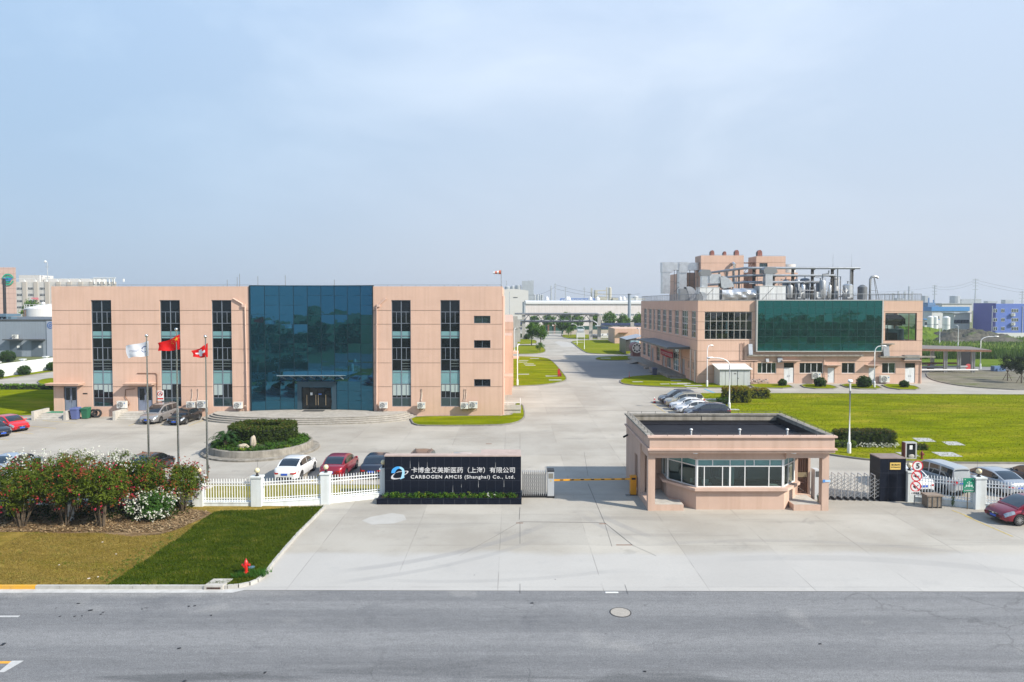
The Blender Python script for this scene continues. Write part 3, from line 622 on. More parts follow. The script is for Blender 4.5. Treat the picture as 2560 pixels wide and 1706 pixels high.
cn.add([(-25.3,y0-.05,4.35),(-18.35,y0-.05,4.35),(-18.35,y0-2.3,4.62),(-25.3,y0-2.3,4.62),(-25.3,y0-.05,4.38),(-18.35,y0-.05,4.38),(-18.35,y0-2.3,4.65),(-25.3,y0-2.3,4.65)],[(0,1,2,3),(7,6,5,4),(4,5,1,0),(5,6,2,1),(6,7,3,2),(7,4,0,3)])
cp = cn.build('canopy',M('canopy_glass',(.42,.56,.62),.08,.1,spec=.8),office)
br = MB()
for i in range(7):
    x = -25.0+i*1.06
    br.bar((x,y0-.05,3.95),(x,y0-2.2,4.58),.07,.12); br.bar((x,y0-.1,4.33),(x,y0-2.25,4.59),.06,.06)
br.bar((-25.3,y0-2.2,4.58),(-18.35,y0-2.2,4.58),.06,.08); br.build('bracket',M('canopy_bracket',(.30,.36,.40),.4,.5),cp)
st = MB()
def stepc(off): return [(-21.85+(10.4+off)*sin(t)*1.0,OY-.01-(4.35+off)*cos(t)**.75 if cos(t) > 1e-6 else OY-.01) for t in [(-pi/2)+pi*i/56 for i in range(57)]]
for k,(off,z0,z1) in enumerate(((0,.45,.6),(.34,.30,.449),(.68,.15,.299),(1.02,0,.149))):
    P = stepc(off); st.prism(P,z0 if k == 0 else 0,z1,0,bot=False)
    o = offset_poly(P,.03)
    for i in range(len(P)-1): st.add([(*P[i],z1-.05),(*P[i+1],z1-.05),(*o[i+1],z1-.05),(*o[i],z1-.05),(*P[i],z1+.003),(*P[i+1],z1+.003),(*o[i+1],z1+.003),(*o[i],z1+.003)],[(4,5,6,7),(3,2,6,7),(0,1,2,3)],1)
x0s = [p for p in stepc(0)]
st.prism([(x,y) for x,y in [(-28.6,OY-.012),(-15.1,OY-.012),(-15.1,OY+.02)]+[(x,gy(x)+.1) for x in [-15.5-i*(12.7/8) for i in range(9)]]+[(-28.6,OY+.02)]],.3,.598,0)
st.build('steps',[M('step_stone',(.40,.375,.335),.85,var=.16,scale=1.4,streak=.1),M('worn_step_edge',(.26,.24,.205),.9,var=.35,scale=3)],office,fix=True)
a = MB(); a.box(-22.9,-20.6,py-1.2,py-.15,.604,.625); a.build('doormat',M('door_mat',(.06,.06,.06),.9),office)
for (a,b,c,d),n_ in ((d1,2),(d2,2)):
    f = MB(); f.box(a,a+.07,OY+.1,OY+.17,c,d); f.box(b-.07,b,OY+.1,OY+.17,c,d); f.box(a+.07,b-.07,OY+.1,OY+.17,d-.07,d); f.build('door_frame',bluegrey,office)
    door_leaf(office,a+.08,b-.08,OY+.14,c+.01,d-.08,M('blue_grey_door',(.17,.20,.27),.5,var=.1),2,dark_glass,c+1.15)
awning(office,-50.3,-46.75,OY,3.52,1.0); awning(office,-42.0,-38.9,OY,3.55,.9)
def stairs(x0,x1,wl,wr):
    s = MB()
    for k in range(4): s.box(x0,x1,OY-1.35-.32*k,OY-.005,0,.6-.15*k-.001*k)
    if wl: s.box(x0-.28,x0,OY-2.45,OY-.004,0,.95)
    if wr: s.box(x1,x1+.28,OY-2.45,OY-.004,0,.95)
    return s.build('stairs',conc_l,office)
stairs(-50.6,-47.5,1,1); stairs(-42.0,-39.0,1,0)
a = MB(); a.box(-50.2,-48.0,OY-1.25,OY-.2,.603,.615); a.build('doormat',M('green_mat',(.02,.20,.10),.9),office)
for nm,pts in (('downpipe',[(-30.3,OY-.1,12.9),(-29.35,OY-.1,12.35),(-28.98,OY-.1,11.9),(-28.98,OY-.1,.7)]),('downpipe',[(-13.7,OY-.1,12.9),(-14.3,OY-.1,12.4),(-14.75,OY-.1,11.9),(-14.75,OY-.1,.7)]),('downpipe',[(OX1+.1,OY+.35,13.2),(OX1+.1,OY+.35,.1)]),('downpipe',[(OX1+.1,OY+9,13.2),(OX1+.1,OY+9,.1)])):
    t = MB(); t.tube(pts,.085,10)
    if len(pts) == 4:
        p0 = Vector(pts[1]); t.obox((p0+Vector(pts[2]))/2,(.34,.22,.3),0,0);
        for z in (10,7.5,5,2.5): t.cyl((pts[2][0],OY-.1,z),(pts[2][0],OY-.1,z+.06),.1,10)
    t.build('downpipe',M('pink_pipe',(.60,.42,.34),.6),office,smooth=40)
t = MB(); t.tube([(-40.9,OY-.06,4.75),(-38.9,OY-.06,4.75),(-38.75,OY-.06,4.6),(-38.75,OY-.06,.9)],.035,6)
t.tube([(-41.2,OY-.08,3.05),(-42.2,OY-.08,2.95),(-42.25,OY-.08,2.2)],.04,6); t.tube([(-42.25,OY-.08,2.2),(-42.0,OY-.1,1.8),(-41.75,OY-.1,1.4),(-41.9,OY-.1,1.15)],.03,6)
t.build('conduit',rust,office,smooth=40)
t = MB(); z = OZ+.16
for p,q in (((OX0+.12,OY+.12),(GX0,OY+.12)),((GX1,OY+.12),(OX1-.12,OY+.12)),((OX1-.12,OY+.12),(OX1-.12,OD-.12)),((OX0+.12,OY+.12),(OX0+.12,OD))):
    t.cyl((*p,z),(*q,z),.022,5); L_ = hypot(q[0]-p[0],q[1]-p[1]); k = int(L_/1.4)
    for i in range(k+1): x = p[0]+(q[0]-p[0])*i/k; y = p[1]+(q[1]-p[1])*i/k; t.cyl((x,y,OZ-.02),(x,y,z),.02,4)
t.build('lightning_wire',grey_m,office)
for x,h in ((-33.1,1.5),(-32.8,1.9),(-30.6,1.6),(-34.3,1.2),(-27.3,1.7),(-21.4,1.2)):
    t = MB(); t.cyl((x,83,OZ-.9),(x,83,OZ+h-.2),.035,6); t.build('vent_pipe',grey_m,office)
t = MB(); t.box(-40.2,-40.05,OY-.02,OY-.003,2.35,2.6); t.box(-38.35,-38.2,OY-.02,OY-.003,2.35,2.5); t.box(-46.9,-46.4,OY-.02,OY-.003,2.45,2.58); t.build('number_plate',black,office)
def cross_sign(parent,x,y,z):
    t = MB(); t.box(x-.4,x+.4,y-.02,y-.003,z-.55,z+.55); s = t.build('warning_sign',white_p,parent)
    t = MB()
    for i in range(20):
        a0,a1 = 2*pi*i/20,2*pi*(i+1)/20
        t.quad((x+.22*cos(a0),y-.024,z+.2+.22*sin(a0)),(x+.22*cos(a1),y-.024,z+.2+.22*sin(a1)),(x+.29*cos(a1),y-.024,z+.2+.29*sin(a1)),(x+.29*cos(a0),y-.024,z+.2+.29*sin(a0)))
    t.bar((x-.17,y-.026,z+.37),(x+.17,y-.026,z+.03),.004,.05); t.box(x-.33,x+.33,y-.025,y-.02,z-.42,z-.26); t.build('symbol',red_p,s)
    t = MB(); t.bar((x-.1,y-.025,z+.1),(x+.08,y-.025,z+.3),.004,.08); t.ball((x+.06,y-.02,z+.3),.06,8,6,sz=(1,.2,1)); t.build('symbol',black,s)
cross_sign(office,-38.45,OY,2.3)
an = MB(); facade(an,(.2,0,0),(0,1,0),(1,0,0),101.5,160,0,9.6,[(104,106,5.6,7.4),(110,112,5.6,7.4),(118,120,5.6,7.4),(128,130,5.6,7.4),(104,106,1.2,3),(118,120,1.2,3)],(8.4,4.4,2.6))
facade(an,(0,101.5,0),(1,0,0),(0,-1,0),-20,.2,0,9.6,[],(8.4,4.4)); an.quad((-20,101.5,9.6),(.2,101.5,9.6),(.2,160,9.6),(-20,160,9.6)); an.quad((.2,160,0),(-20,160,0),(-20,160,9.6),(.2,160,9.6))
an.box(-20,0,92.6,101.4,0,8)
an.build('rear_wing',[salmon,salmon_d],office)
a = MB(); a.box(OX1+.003,OX1+1.2,77.5,81,3.95,4.12); a.box(.2+.003,1.1,108,111,3.6,3.8); a.box(.2+.003,1.2,121,125,3.4,3.7); a.build('awning',salmon,office)
a = MB(); a.box(OX1+.01,.98,76.6,80.2,0,.5); a.box(OX1+.01,1.02,76.5,76.62,.5,1.02); a.box(.9,1.02,76.62,80.2,.5,1.02); a.build('side_ramp',conc_l,office)
a = MB(); a.bar((OX1+.03,76.56,1.3),(.98,76.56,1.3),.05); a.bar((.96,76.6,1.3),(.96,80.2,1.3),.05)
for q in ((OX1+.6,76.56),(.3,76.56),(.96,76.56),(.96,78.4),(.96,80.1)): a.cyl((*q,1.0),(*q,1.3),.02,5)
a.build('handrail',white_p,office)
# ------------------------------------------------------------------ air conditioner outdoor units (things of their own)
def ac_proto():
    r = thing('air_conditioner_unit',None,None)
    a = MB(); a.box(-.42,.42,-.17,.17,.04,.66); a.box(-.44,.44,-.19,.19,.66,.69); a.box(-.36,-.28,-.15,.15,0,.04); a.box(.28,.36,-.15,.15,0,.04); a.build('casing',M('ac_white',(.66,.66,.62),.5,var=.08,scale=3),r)
    g = MB(); c = (-.1,-.175,.35); n = 20
    for rad in (.05,.12,.19,.26):
        for i in range(n):
            t0,t1 = 2*pi*i/n,2*pi*(i+1)/n
            g.quad(*[(c[0]+rr_*cos(t),c[1]-.012,c[2]+rr_*sin(t)) for rr_,t in ((rad,t0),(rad,t1),(rad+.018,t1),(rad+.018,t0))])
    for i in range(8): t = pi*i/4; g.bar((c[0]+.05*cos(t),c[1]-.012,c[2]+.05*sin(t)),(c[0]+.27*cos(t),c[1]-.012,c[2]+.27*sin(t)),.008)
    g.build('grille',white_p,r)
    f = MB(); f.cyl((c[0],-.172,c[2]),(c[0],-.18,c[2]),.28,24); f.build('fan_well',black,r)
    b = MB()
    for i in range(3):
        t = 2*pi*i/3; b.add([(c[0]+.03*cos(t),-.183,c[2]+.03*sin(t)),(c[0]+.23*cos(t-.3),-.185,c[2]+.23*sin(t-.3)),(c[0]+.25*cos(t+.3),-.181,c[2]+.25*sin(t+.3))],[(0,1,2)])
    b.build('fan_blade',grey_m,r)
    d = MB(); d.box(.24,.36,-.178,-.171,.46,.54); d.build('badge',M('blue_badge',(.03,.15,.40),.4),r)
    e = MB(); e.box(-.34,.34,.17,.5,.0,.04); e.bar((-.3,.17,.0),(-.3,.5,-.3),.04); e.bar((.3,.17,0),(.3,.5,-.3),.04); e.build('wall_bracket',grey_m,r)
    return r
AC = ac_proto(); acs = 0
def place_ac(x,y,z,label,s=1.0,rz=0):
    global acs
    o = AC if acs == 0 else copy_tree(AC); acs += 1
    o.location = (x,y,z); o.scale = (s,s,s); o.rotation_euler = (0,0,rz); tag(o,label,'air conditioner','outdoor air conditioner units')
place_ac(-42.35,OY-.5,.98,'white outdoor air conditioner on the left pier of the second office stair',1.15)
place_ac(-34.85,OY-.5,.95,'white outdoor air conditioner behind the black saloon, left of the pair there',1.1)
place_ac(-33.65,OY-.5,1.0,'white outdoor air conditioner beside the black saloon, closest to the third window strip',1.2)
place_ac(-29.75,OY-.5,.95,'white outdoor air conditioner just left of the teal glass front by the downpipe',1.05)
place_ac(-13.95,OY-.5,.98,'white outdoor air conditioner just right of the teal glass front by the downpipe',1.0)
place_ac(-9.85,OY-.5,.95,'white outdoor air conditioner alone between the two right-hand window strips',1.0)
place_ac(-5.15,OY-.5,.92,'white outdoor air conditioner under the last window strip, left of its pair',1.0)
place_ac(-4.2,OY-.5,.98,'white outdoor air conditioner of the pair nearest the office right corner',1.08)
t = MB()
for x in (-34.95,-34.3,-9.9,-9.83,-5.2,-5.0): t.tube([(x,OY-.06,3.05),(x+.05,OY-.07,2.4),(x-.04,OY-.07,1.9),(x+.03,OY-.1,1.55)],.03,6)
for x in (-29.2,-14.45): t.tube([(x,OY-.4,1.2),(x+.15*(1 if x < -20 else -1),OY-.2,1.25),(x+.2*(1 if x < -20 else -1),OY-.07,.8)],.03,6)
t.build('refrigerant_pipe',M('wrapped_pipe',(.60,.52,.45),.8),office,smooth=50)
# ------------------------------------------------------------------ the works building on the right
PX,PXR,PY,PYR,PZT = 28.5,63.0,105.5,152.0,12.72
plant = thing('works_building','salmon two storey works building with green glass front and machinery on its roof','factory building',(45.7,PY,0))
side_y = [(106.6,109.3),(111.5,115.5),(117.6,120.5),(122.7,125.2),(127.1,130.2),(132.0,135.2),(136.9,138.7),(140.5,143.2),(145.7,148.6)]
sw = [(a,b,6.9,11.15) for a,b in side_y]
sd = [(107.6,108.4,1.9,3.1),(110.4,111.2,1.9,3.1),(113.2,115.2,.5,3.1),(117.4,121.6,.55,4.7),(123.0,126.6,.55,3.6),(128.3,130.2,.55,3.2),(132.5,135.4,1.1,4.6),(138.2,140.2,.55,3.2),(141.8,144.6,1.1,4.6),(146.5,149.6,1.1,4.6)]
fr_big,fr_r = (29.55,36.85,6.8,11.02),(57.25,62.1,6.6,10.85)
gw_ = [(31.6,34.4,1.75,3.1),(37.75,40.65,1.55,3.2),(44.2,47.85,1.55,3.2),(50.7,52.75,1.55,3.2),(56.9,59.0,1.55,3.2)]
dr = [(41.8,43.35,.1,3.2),(48.55,49.6,.1,2.45),(54.85,55.85,.1,2.45),(60.45,62.0,.1,3.15)]
CWX0,CWX1,CWZ0,CWZ1 = 37.4,56.65,5.05,12.8
gr2 = [11.05,9.5,8.25,6.6,5.0,3.4,1.45]
w = MB()
facade(w,(0,PY,0),(1,0,0),(0,-1,0),PX,PXR,0,PZT,[fr_big,fr_r]+gw_+dr,gr2)
facade(w,(PX,0,0),(0,1,0),(-1,0,0),PY,PYR,0,PZT,sw+sd,gr2[:5]+gr2[5:])
facade(w,(PXR,0,0),(0,1,0),(1,0,0),PY,PYR,0,PZT,[(PY+1.6,PY+6.6,6.6,10.85)],gr2)
w.quad((PXR,PYR,0),(PX,PYR,0),(PX,PYR,PZT),(PXR,PYR,PZT)); w.quad((PX,PY,PZT),(PXR,PY,PZT),(PXR,PYR,PZT),(PX,PYR,PZT),2)
for (a,b,c,d) in gw_+dr: w.quad((a-.05,PY+.6,c-.05),(b+.05,PY+.6,c-.05),(b+.05,PY+.6,d+.05),(a-.05,PY+.6,d+.05),3)
for (a,b,c,d) in sw+sd: w.quad((PX+.6,a-.05,c-.05),(PX+.6,a-.05,d+.05),(PX+.6,b+.05,d+.05),(PX+.6,b+.05,c-.05),3)
for (a,b,c,d) in (fr_big,fr_r): # rooms behind the two big glazed bays
    w.quad((a-.3,PY+7,c-.4),(b+.3,PY+7,c-.4),(b+.3,PY+7,d+.4),(a-.3,PY+7,d+.4),4); w.quad((a-.3,PY+.25,c-.1),(b+.3,PY+.25,c-.1),(b+.3,PY+7,c-.1),(a-.3,PY+7,c-.1),4)
    w.quad((a-.3,PY+.25,c-.1),(a-.3,PY+7,c-.1),(a-.3,PY+7,d+.4),(a-.3,PY+.25,d+.4),4)
    if a < 40: w.quad((b+.3,PY+.25,c-.1),(b+.3,PY+7,c-.1),(b+.3,PY+7,d+.4),(b+.3,PY+.25,d+.4),4)
    w.quad((a-.3,PY+.25,d+.42),(a-.3,PY+7,d+.42),(b+.3,PY+7,d+.42),(b+.3,PY+.25,d+.42),4)
w.build('wall',[salmon,salmon_d,conc_d,black,M('room_grey',(.55,.56,.56),.9)],plant)
clear = bpy.data.materials.new('clear_glazing'); clear.use_nodes = True; t_ = clear.node_tree; o_ = t_.nodes['Material Output']
g_ = nn(t_,'ShaderNodeBsdfGlossy'); g_.inputs['Roughness'].default_value = .02; tr_ = nn(t_,'ShaderNodeBsdfTransparent'); tr_.inputs['Color'].default_value = (.50,.66,.64,1)
m_ = nn(t_,'ShaderNodeMixShader'); fz = nn(t_,'ShaderNodeFresnel'); fz.inputs['IOR'].default_value = 1.5; ad_ = nn(t_,'ShaderNodeMath',operation='ADD'); ad_.inputs[1].default_value = .06
t_.links.new(fz.outputs[0],ad_.inputs[0]); t_.links.new(ad_.outputs[0],m_.inputs[0]); t_.links.new(tr_.outputs[0],m_.inputs[1]); t_.links.new(g_.outputs[0],m_.inputs[2]); t_.links.new(m_.outputs[0],o_.inputs['Surface'])
a,b,c,d = fr_big
window(plant,(0,PY,0),(1,0,0),(0,-1,0),a,b,c,d,[a+(b-a)*i/8 for i in range(1,8)],[c+(d-c)/3,c+(d-c)*2/3],fmat=M('pale_window_frame',(.46,.45,.43),.5),gmat=[clear],dep=.12)
a,b,c,d = fr_r
window(plant,(0,PY,0),(1,0,0),(0,-1,0),a,b,c,d,[b-1.15],[],fmat=brown,gmat=[clear],dep=.12,fw=.07)
for (a,b,c,d) in gw_:
    k = 4 if b-a > 2.5 else 2
    window(plant,(0,PY,0),(1,0,0),(0,-1,0),a,b,c,d,[a+(b-a)*i/k for i in range(1,k)],[],fw=.07,fmat=white_p,gmat=[dark_glass,tgl],pfun=lambda i,k,rr: rr.choice((0,0,1)))
for (a,b,c,d) in sw: window(plant,(PX,0,0),(0,1,0),(-1,0,0),a,b,c,d,[a+(b-a)/3,a+(b-a)*2/3],[c+(d-c)*i/4 for i in (1,2,3)],fw=.11,fmat=M('grey_window_frame',(.52,.50,.48),.5),gmat=[tgl,dark_glass],pfun=lambda i,k,rr: rr.choice((0,1)),dep=.14)
for i,(a,b,c,d) in enumerate(sd):
    if d < 3.3 and b-a < 2.2 and c < 1: window(plant,(PX,0,0),(0,1,0),(-1,0,0),a,b,c,d,[(a+b)/2],[],fw=.1,fmat=M('grey_door',(.33,.35,.37),.5),gmat=[M('grey_door_leaf',(.36,.38,.40),.5)],name='door')
    else:
        k = 3 if b-a > 2 else 1
        window(plant,(PX,0,0),(0,1,0),(-1,0,0),a,b,c,d,[a+(b-a)*j/k for j in range(1,k)],[c+(d-c)*j/4 for j in (1,2,3)] if d > 4 else [],fw=.1,fmat=white_p if i in (3,4) else M('grey_window_frame',(.36,.37,.37),.5),gmat=[pale_glass if i == 3 else tgl])
fr = MB(); NX,NZ = 15,7; yy = PY-.45
xs = [CWX0+(CWX1-CWX0)*i/NX for i in range(NX+1)]; zs = [CWZ0+(CWZ1-CWZ0)*k/NZ for k in range(NZ+1)]
for x in xs[1:-1]: fr.box(x-.02,x+.02,yy-.005,yy+.05,CWZ0+.1,CWZ1-.1)
for z in zs[1:-1]: fr.box(CWX0+.14,CWX1-.14,yy-.002,yy+.046,z-.02,z+.02)
cw2 = fr.build('curtain_wall',M('green_frame',(.01,.06,.06),.4),plant)
fr = MB(); fr.box(CWX0-.08,CWX0+.13,yy-.05,PY-.004,CWZ0-.14,CWZ1+.02); fr.box(CWX1-.13,CWX1+.08,yy-.05,PY-.004,CWZ0-.14,CWZ1+.02); fr.box(CWX0+.13,CWX1-.13,yy-.05,PY-.004,CWZ0-.14,CWZ0+.0); fr.box(CWX0+.13,CWX1-.13,yy-.06,PY+.3,CWZ1-.05,CWZ1+.04); fr.build('frame',M('curtain_edge',(.46,.46,.45),.5,.3),cw2)
g = MB(); rr = random.Random(9)
for i in range(NX):
    for k in range(NZ):
        q = []; tx,tz = rr.gauss(0,.003),rr.gauss(0,.0025)
        for (x,z) in ((xs[i],zs[k]),(xs[i+1],zs[k]),(xs[i+1],zs[k+1]),(xs[i],zs[k+1])): q.append((x,yy+.02+(x-xs[i]-.6)*tx+(z-zs[k]-.5)*tz,z))
        g.quad(*q)
g.build('pane',green_glass,cw2)
dw = M('white_door',(.66,.68,.68),.45,var=.06,scale=2)
for (a,b,c,d),k in zip(dr,(2,1,1,2)):
    top = d if d < 3 else 2.45
    door_leaf(plant,a+.03,b-.03,PY+.09,c,top-.03,dw,k)
    if d > 3: g = MB(); g.box(a+.05,b-.05,PY+.08,PY+.1,2.5,d-.05); g.build('fanlight',dark_glass,plant)
for (x0,x1,z) in ((41.3,44.0,3.45),(48.1,50.3,2.75),(54.3,56.4,2.75),(59.9,62.4,3.5)): awning(plant,x0,x1,PY,z,.75,.1,pink_l)
g = MB(); g.box(60.0,62.3,PY-.7,PY-.003,3.72,4.4); g.build('hood',grey_m,plant)
g = MB(); g.box(36.1,53.8,PY-.55,PY-.003,4.22,4.45); g.box(56.2,64.6,PY-.8,PY-.003,4.05,4.25); g.box(56.3,58.4,PY-.7,PY-.003,6.05,6.2); g.build('ledge',conc_d,plant)
def wduct(x,w,z0,z1,d=.5,mat=None):
    a = MB(); a.add([(x,PY-.003,z0),(x+w,PY-.003,z0),(x+w,PY-d,z0),(x,PY-d,z0),(x,PY-.003,z1),(x+w,PY-.003,z1),(x+w,PY-d*.6,z1),(x,PY-d*.6,z1)],[(3,2,1,0),(4,5,6,7),(0,1,5,4),(1,2,6,5),(2,3,7,6),(3,0,4,7)])
    a.build('wall_duct',mat or grey_m,plant,fix=True)
wduct(36.2,.6,4.46,6.1,.6,silver); wduct(56.75,.9,4.26,6.0,.75); wduct(38.9,.45,3.35,3.85); wduct(40.7,.75,3.3,4.0)
for pts,r in (([(35.2,PY-.12,6.3),(35.2,PY-.12,3.55),(37.8,PY-.12,3.55)],.06),([(35.6,PY-.1,6.3),(35.6,PY-.1,3.6)],.05),([(37.1,PY-.25,3.5),(37.1,PY-.25,.2)],.05),([(29.2,PY-.12,4.9),(29.2,PY-.12,.1)],.0),([(30.5,PY-.08,3.45),(35,PY-.08,3.5)],.03),([(47.3,PY-.12,4.1),(47.95,PY-.12,4.1),(48.0,PY-.12,3.9),(48.0,PY-.12,.4)],.07),([(62.8,PY-.1,4.0),(62.8,PY-.1,.1)],.06)):
    if r: t = MB(); t.tube(pts,r,8); t.build('pipe',M('pink_pipe',(.60,.42,.34),.6) if r > .05 else brown,plant,smooth=40)
for y in (109.1,106.5,115.6,127.6,140.9): t = MB(); t.tube([(PX-.1,y,5.0),(PX-.1,y,.05)],.1,8); t.build('downpipe',offwhite,plant,smooth=40)
a = MB(); a.add([(24.9,110,5.02),(PX-.004,110,5.22),(PX-.004,138,5.22),(24.9,138,5.02),(24.9,110,5.18),(PX-.004,110,5.38),(PX-.004,138,5.38),(24.9,138,5.18)],[(3,2,1,0),(4,5,6,7),(0,1,5,4),(1,2,6,5),(2,3,7,6),(3,0,4,7)])
ca = a.build('canopy',M('canopy_roofing',(.16,.17,.18),.6,var=.2,scale=1.5),plant)
a = MB(); a.box(24.82,24.9,110,138,4.95,5.22); a.box(24.9,PX-.01,109.92,109.999,4.98,5.3)
for y in range(111,138,3): a.bar((24.95,y,4.98),(PX-.01,y,5.18),.1,.08)
a.build('beam',dgrey_m,ca)
a = MB(); a.box(25.6,PX-.005,112.5,152,0,.5); a.add([(25.6,139,.5),(25.6,145,.5),(23.6,145,0),(23.6,139,0)],[(0,1,2,3)]);
for (y,k) in ((122,3),(118.6,3),(128.5,2)):
    for j in range(k): a.box(25.6-.35*(j+1),25.6-.35*j,y,y+1.6,0,.38-.12*j)
a.build('loading_dock',conc_d,plant)
bn = thing('banner','long red banner with a row of white characters under the loading canopy','banner',(PX-.35,125,2.9))
a = MB(); nseg = 20
for i in range(nseg):
    y0_,y1_ = 120+10*i/nseg,120+10*(i+1)/nseg; f_ = lambda y: PX-.35+.05*sin(y*2.3)
    zt = lambda y: 3.75-.12*sin((y-120)/10*pi); a.quad((f_(y1_),y1_,zt(y1_)-1.05),(f_(y0_),y0_,zt(y0_)-1.05),(f_(y0_),y0_,zt(y0_)),(f_(y1_),y1_,zt(y1_)))
a.build('cloth',M('red_cloth',(.42,.012,.03),.8),bn)
a = MB(); rr = random.Random(5)
for i in range(13):
    y = 129.4-.72*i
    for k in range(6):
        if rr.random() < .5: a.box(PX-.43,PX-.425,y-.24,y+.24,2.85+.1*k,2.89+.1*k)
        else: q = rr.uniform(-.22,.18); a.box(PX-.432,PX-.427,y+q,y+q+.06,2.85,3.4)
a.build('character',M('white_ink',(.72,.70,.68),.8),bn)
for y in (119.9,130.1): t = MB(); t.cyl((PX-.3,y,2.6),(PX-.3,y,5.1),.03,6); t.build('post',grey_m,bn)
t = MB(); zr_ = PZT
def rail(p,q,h=1.05,sp=1.5,bal=.22):
    L_ = hypot(q[0]-p[0],q[1]-p[1]); k = max(1,round(L_/sp))
    P = lambda f: (p[0]+(q[0]-p[0])*f,p[1]+(q[1]-p[1])*f)
    t.cyl((*p,zr_+h),(*q,zr_+h),.045,5); t.cyl((*p,zr_+.14),(*q,zr_+.14),.03,4)
    for i in range(k+1): x,y = P(i/k); t.cyl((x,y,zr_),(x,y,zr_+h),.03,5)
    for i in range(int(L_/bal)): x,y = P((i+.5)*bal/L_); t.cyl((x,y,zr_+.14),(x,y,zr_+h),.014,3,caps=False)
rail((PX+.15,PY+.2),(PXR-.15,PY+.2)); rail((PX+.15,PY+.2),(PX+.15,PYR-.2),bal=.4); rail((PXR-.15,PY+.2),(PXR-.15,PYR-.2),bal=.4)
t.build('roof_railing',M('galvanised_rail',(.30,.31,.33),.5,.4),plant)
a = MB(); a.box(PX-.02,CWX0-.1,PY-.03,PY+.3,PZT,PZT+.06); a.box(CWX1+.1,PXR+.02,PY-.03,PY+.3,PZT,PZT+.06); a.box(PX-.03,PX+.3,PY+.302,PYR,PZT,PZT+.06); a.build('parapet_cap',conc_l,plant)
def room(x0,x1,y0,y1,z1,ops=(),gr=(),sops=()):
    a = MB(); z0 = PZT+.001
    facade(a,(0,y0,0),(1,0,0),(0,-1,0),x0,x1,z0,z1,ops,gr); facade(a,(x0,0,0),(0,1,0),(-1,0,0),y0,y1,z0,z1,sops,gr); facade(a,(x1,0,0),(0,1,0),(1,0,0),y0,y1,z0,z1,[],gr)
    a.quad((x1,y1,z0),(x0,y1,z0),(x0,y1,z1),(x1,y1,z1)); a.quad((x0,y0,z1),(x1,y0,z1),(x1,y1,z1),(x0,y1,z1),2)
    o = a.build('roof_house',[salmon,salmon_d,conc_d],plant)
    for (p,q,r_,s_) in ops: window(plant,(0,y0,0),(1,0,0),(0,-1,0),p,q,r_,s_,[(p+q)/2],[],fmat=dgrey_m,gmat=[tgl],fw=.08)
    for (p,q,r_,s_) in sops: window(plant,(x0,0,0),(0,1,0),(-1,0,0),p,q,r_,s_,[],[],fmat=dgrey_m,gmat=[tgl],fw=.08)
    b = MB(); zt = z1+.5
    for p,q in (((x0+.1,y0+.1),(x1-.1,y0+.1)),):
        b.cyl((*p,z1+.12),(*q,z1+.12),.02,4)
    b.build('lightning_wire',grey_m,plant)
room(36.15,44.35,132,136.2,21.45,(),(20.0,17.4),[(133.2,134.4,18.2,20.2)])
room(46.75,52.35,132,136.5,21.3,[(47.35,48.9,17.9,20.0)],(20.1,17.4))
room(34.3,57.2,138,150,18.4,(),(16.9,),[(140,142,15,16.6)])
a = MB(); a.box(44.4,46.7,132.6,134,20.0,20.15); a.bar((44.4,132.6,18),(46,132.6,20),.08); a.bar((46.4,132.6,20),(45,132.6,17.6),.08); a.build('gangway',rust,plant)
# ------------------------------------------------------------------ rooftop equipment, each a thing of its own
def hood_fan(x,y,z,label,s=1.,flip=1):
    r = thing('exhaust_fan',label,'exhaust fan',(x,y,z),'red exhaust fans on the roof houses')
    a = MB(); n = 8
    prof = [(-.75,0),(.75,0)]+[(.75*cos(t),.75+.9*sin(t)) for t in [pi*i/n for i in range(n+1)]]
    P = [(x+flip*s*p[0]*.8,z+s*p[1]) for p in prof]; k = len(P)
    a.add([(p[0],y-.6*s,p[1]) for p in P]+[(p[0],y+.6*s,p[1]) for p in P],[tuple(range(k)),tuple(range(2*k-1,k-1,-1))]+[(i,k+i,k+(i+1)%k,(i+1)%k) for i in range(k)])
    a.build('cowl',M('rusty_red_cowl',(.27,.10,.075),.6,var=.5,scale=2),r,fix=True)
    b = MB(); b.box(x-flip*.62*s-.03,x-flip*.62*s+.03,y-.5*s,y+.5*s,z+.25*s,z+1.1*s)
    for i in range(5): b.box(x-flip*.66*s-.03,x-flip*.66*s+.03,y-.5*s,y+.5*s,z+(.3+.17*i)*s,z+(.36+.17*i)*s)
    b.build('louvre',dgrey_m,r)
for x,s,lb in ((38.5,.62,'small dark red exhaust fan leftmost on the taller roof house'),(40.9,.5,'brown exhaust fan between two red ones on the taller roof house'),(43.2,.66,'red exhaust fan at the right edge of the taller roof house'),(47.6,.74,'large rusty exhaust fan on the right-hand roof house')): hood_fan(x,132.9,21.46 if x < 45 else 21.31,lb,s)
def rect_duct(mb,path,w,h,m=0):
    for i in range(len(path)-1): mb.bar(path[i],path[i+1],w,h,m)
dk = thing('ventilation_duct','big silver duct loop on legs left of the taller roof house','duct',(31,134,PZT))
a = MB(); a.box(29.0,31.2,133.2,135,18.3,20.2); a.box(31.2,36.1,133.25,134.95,18.7,20.15)
for x in (33.9,): a.box(x-1.6,x+.0,133.1,135.1,18.2,20.25)
a.build('cross_duct',silver,dk)
a = MB(); a.box(29.1,30.6,133.3,134.9,14.2,18.3); a.build('riser',silver,dk); a = MB(); a.box(32.35,33.8,133.3,134.9,14.2,18.2); a.build('riser',silver,dk)
a = MB()
for x in (31.4,31.9,34.4,35.3): a.bar((x,133.4,PZT),(x,133.4,18.7),.09)
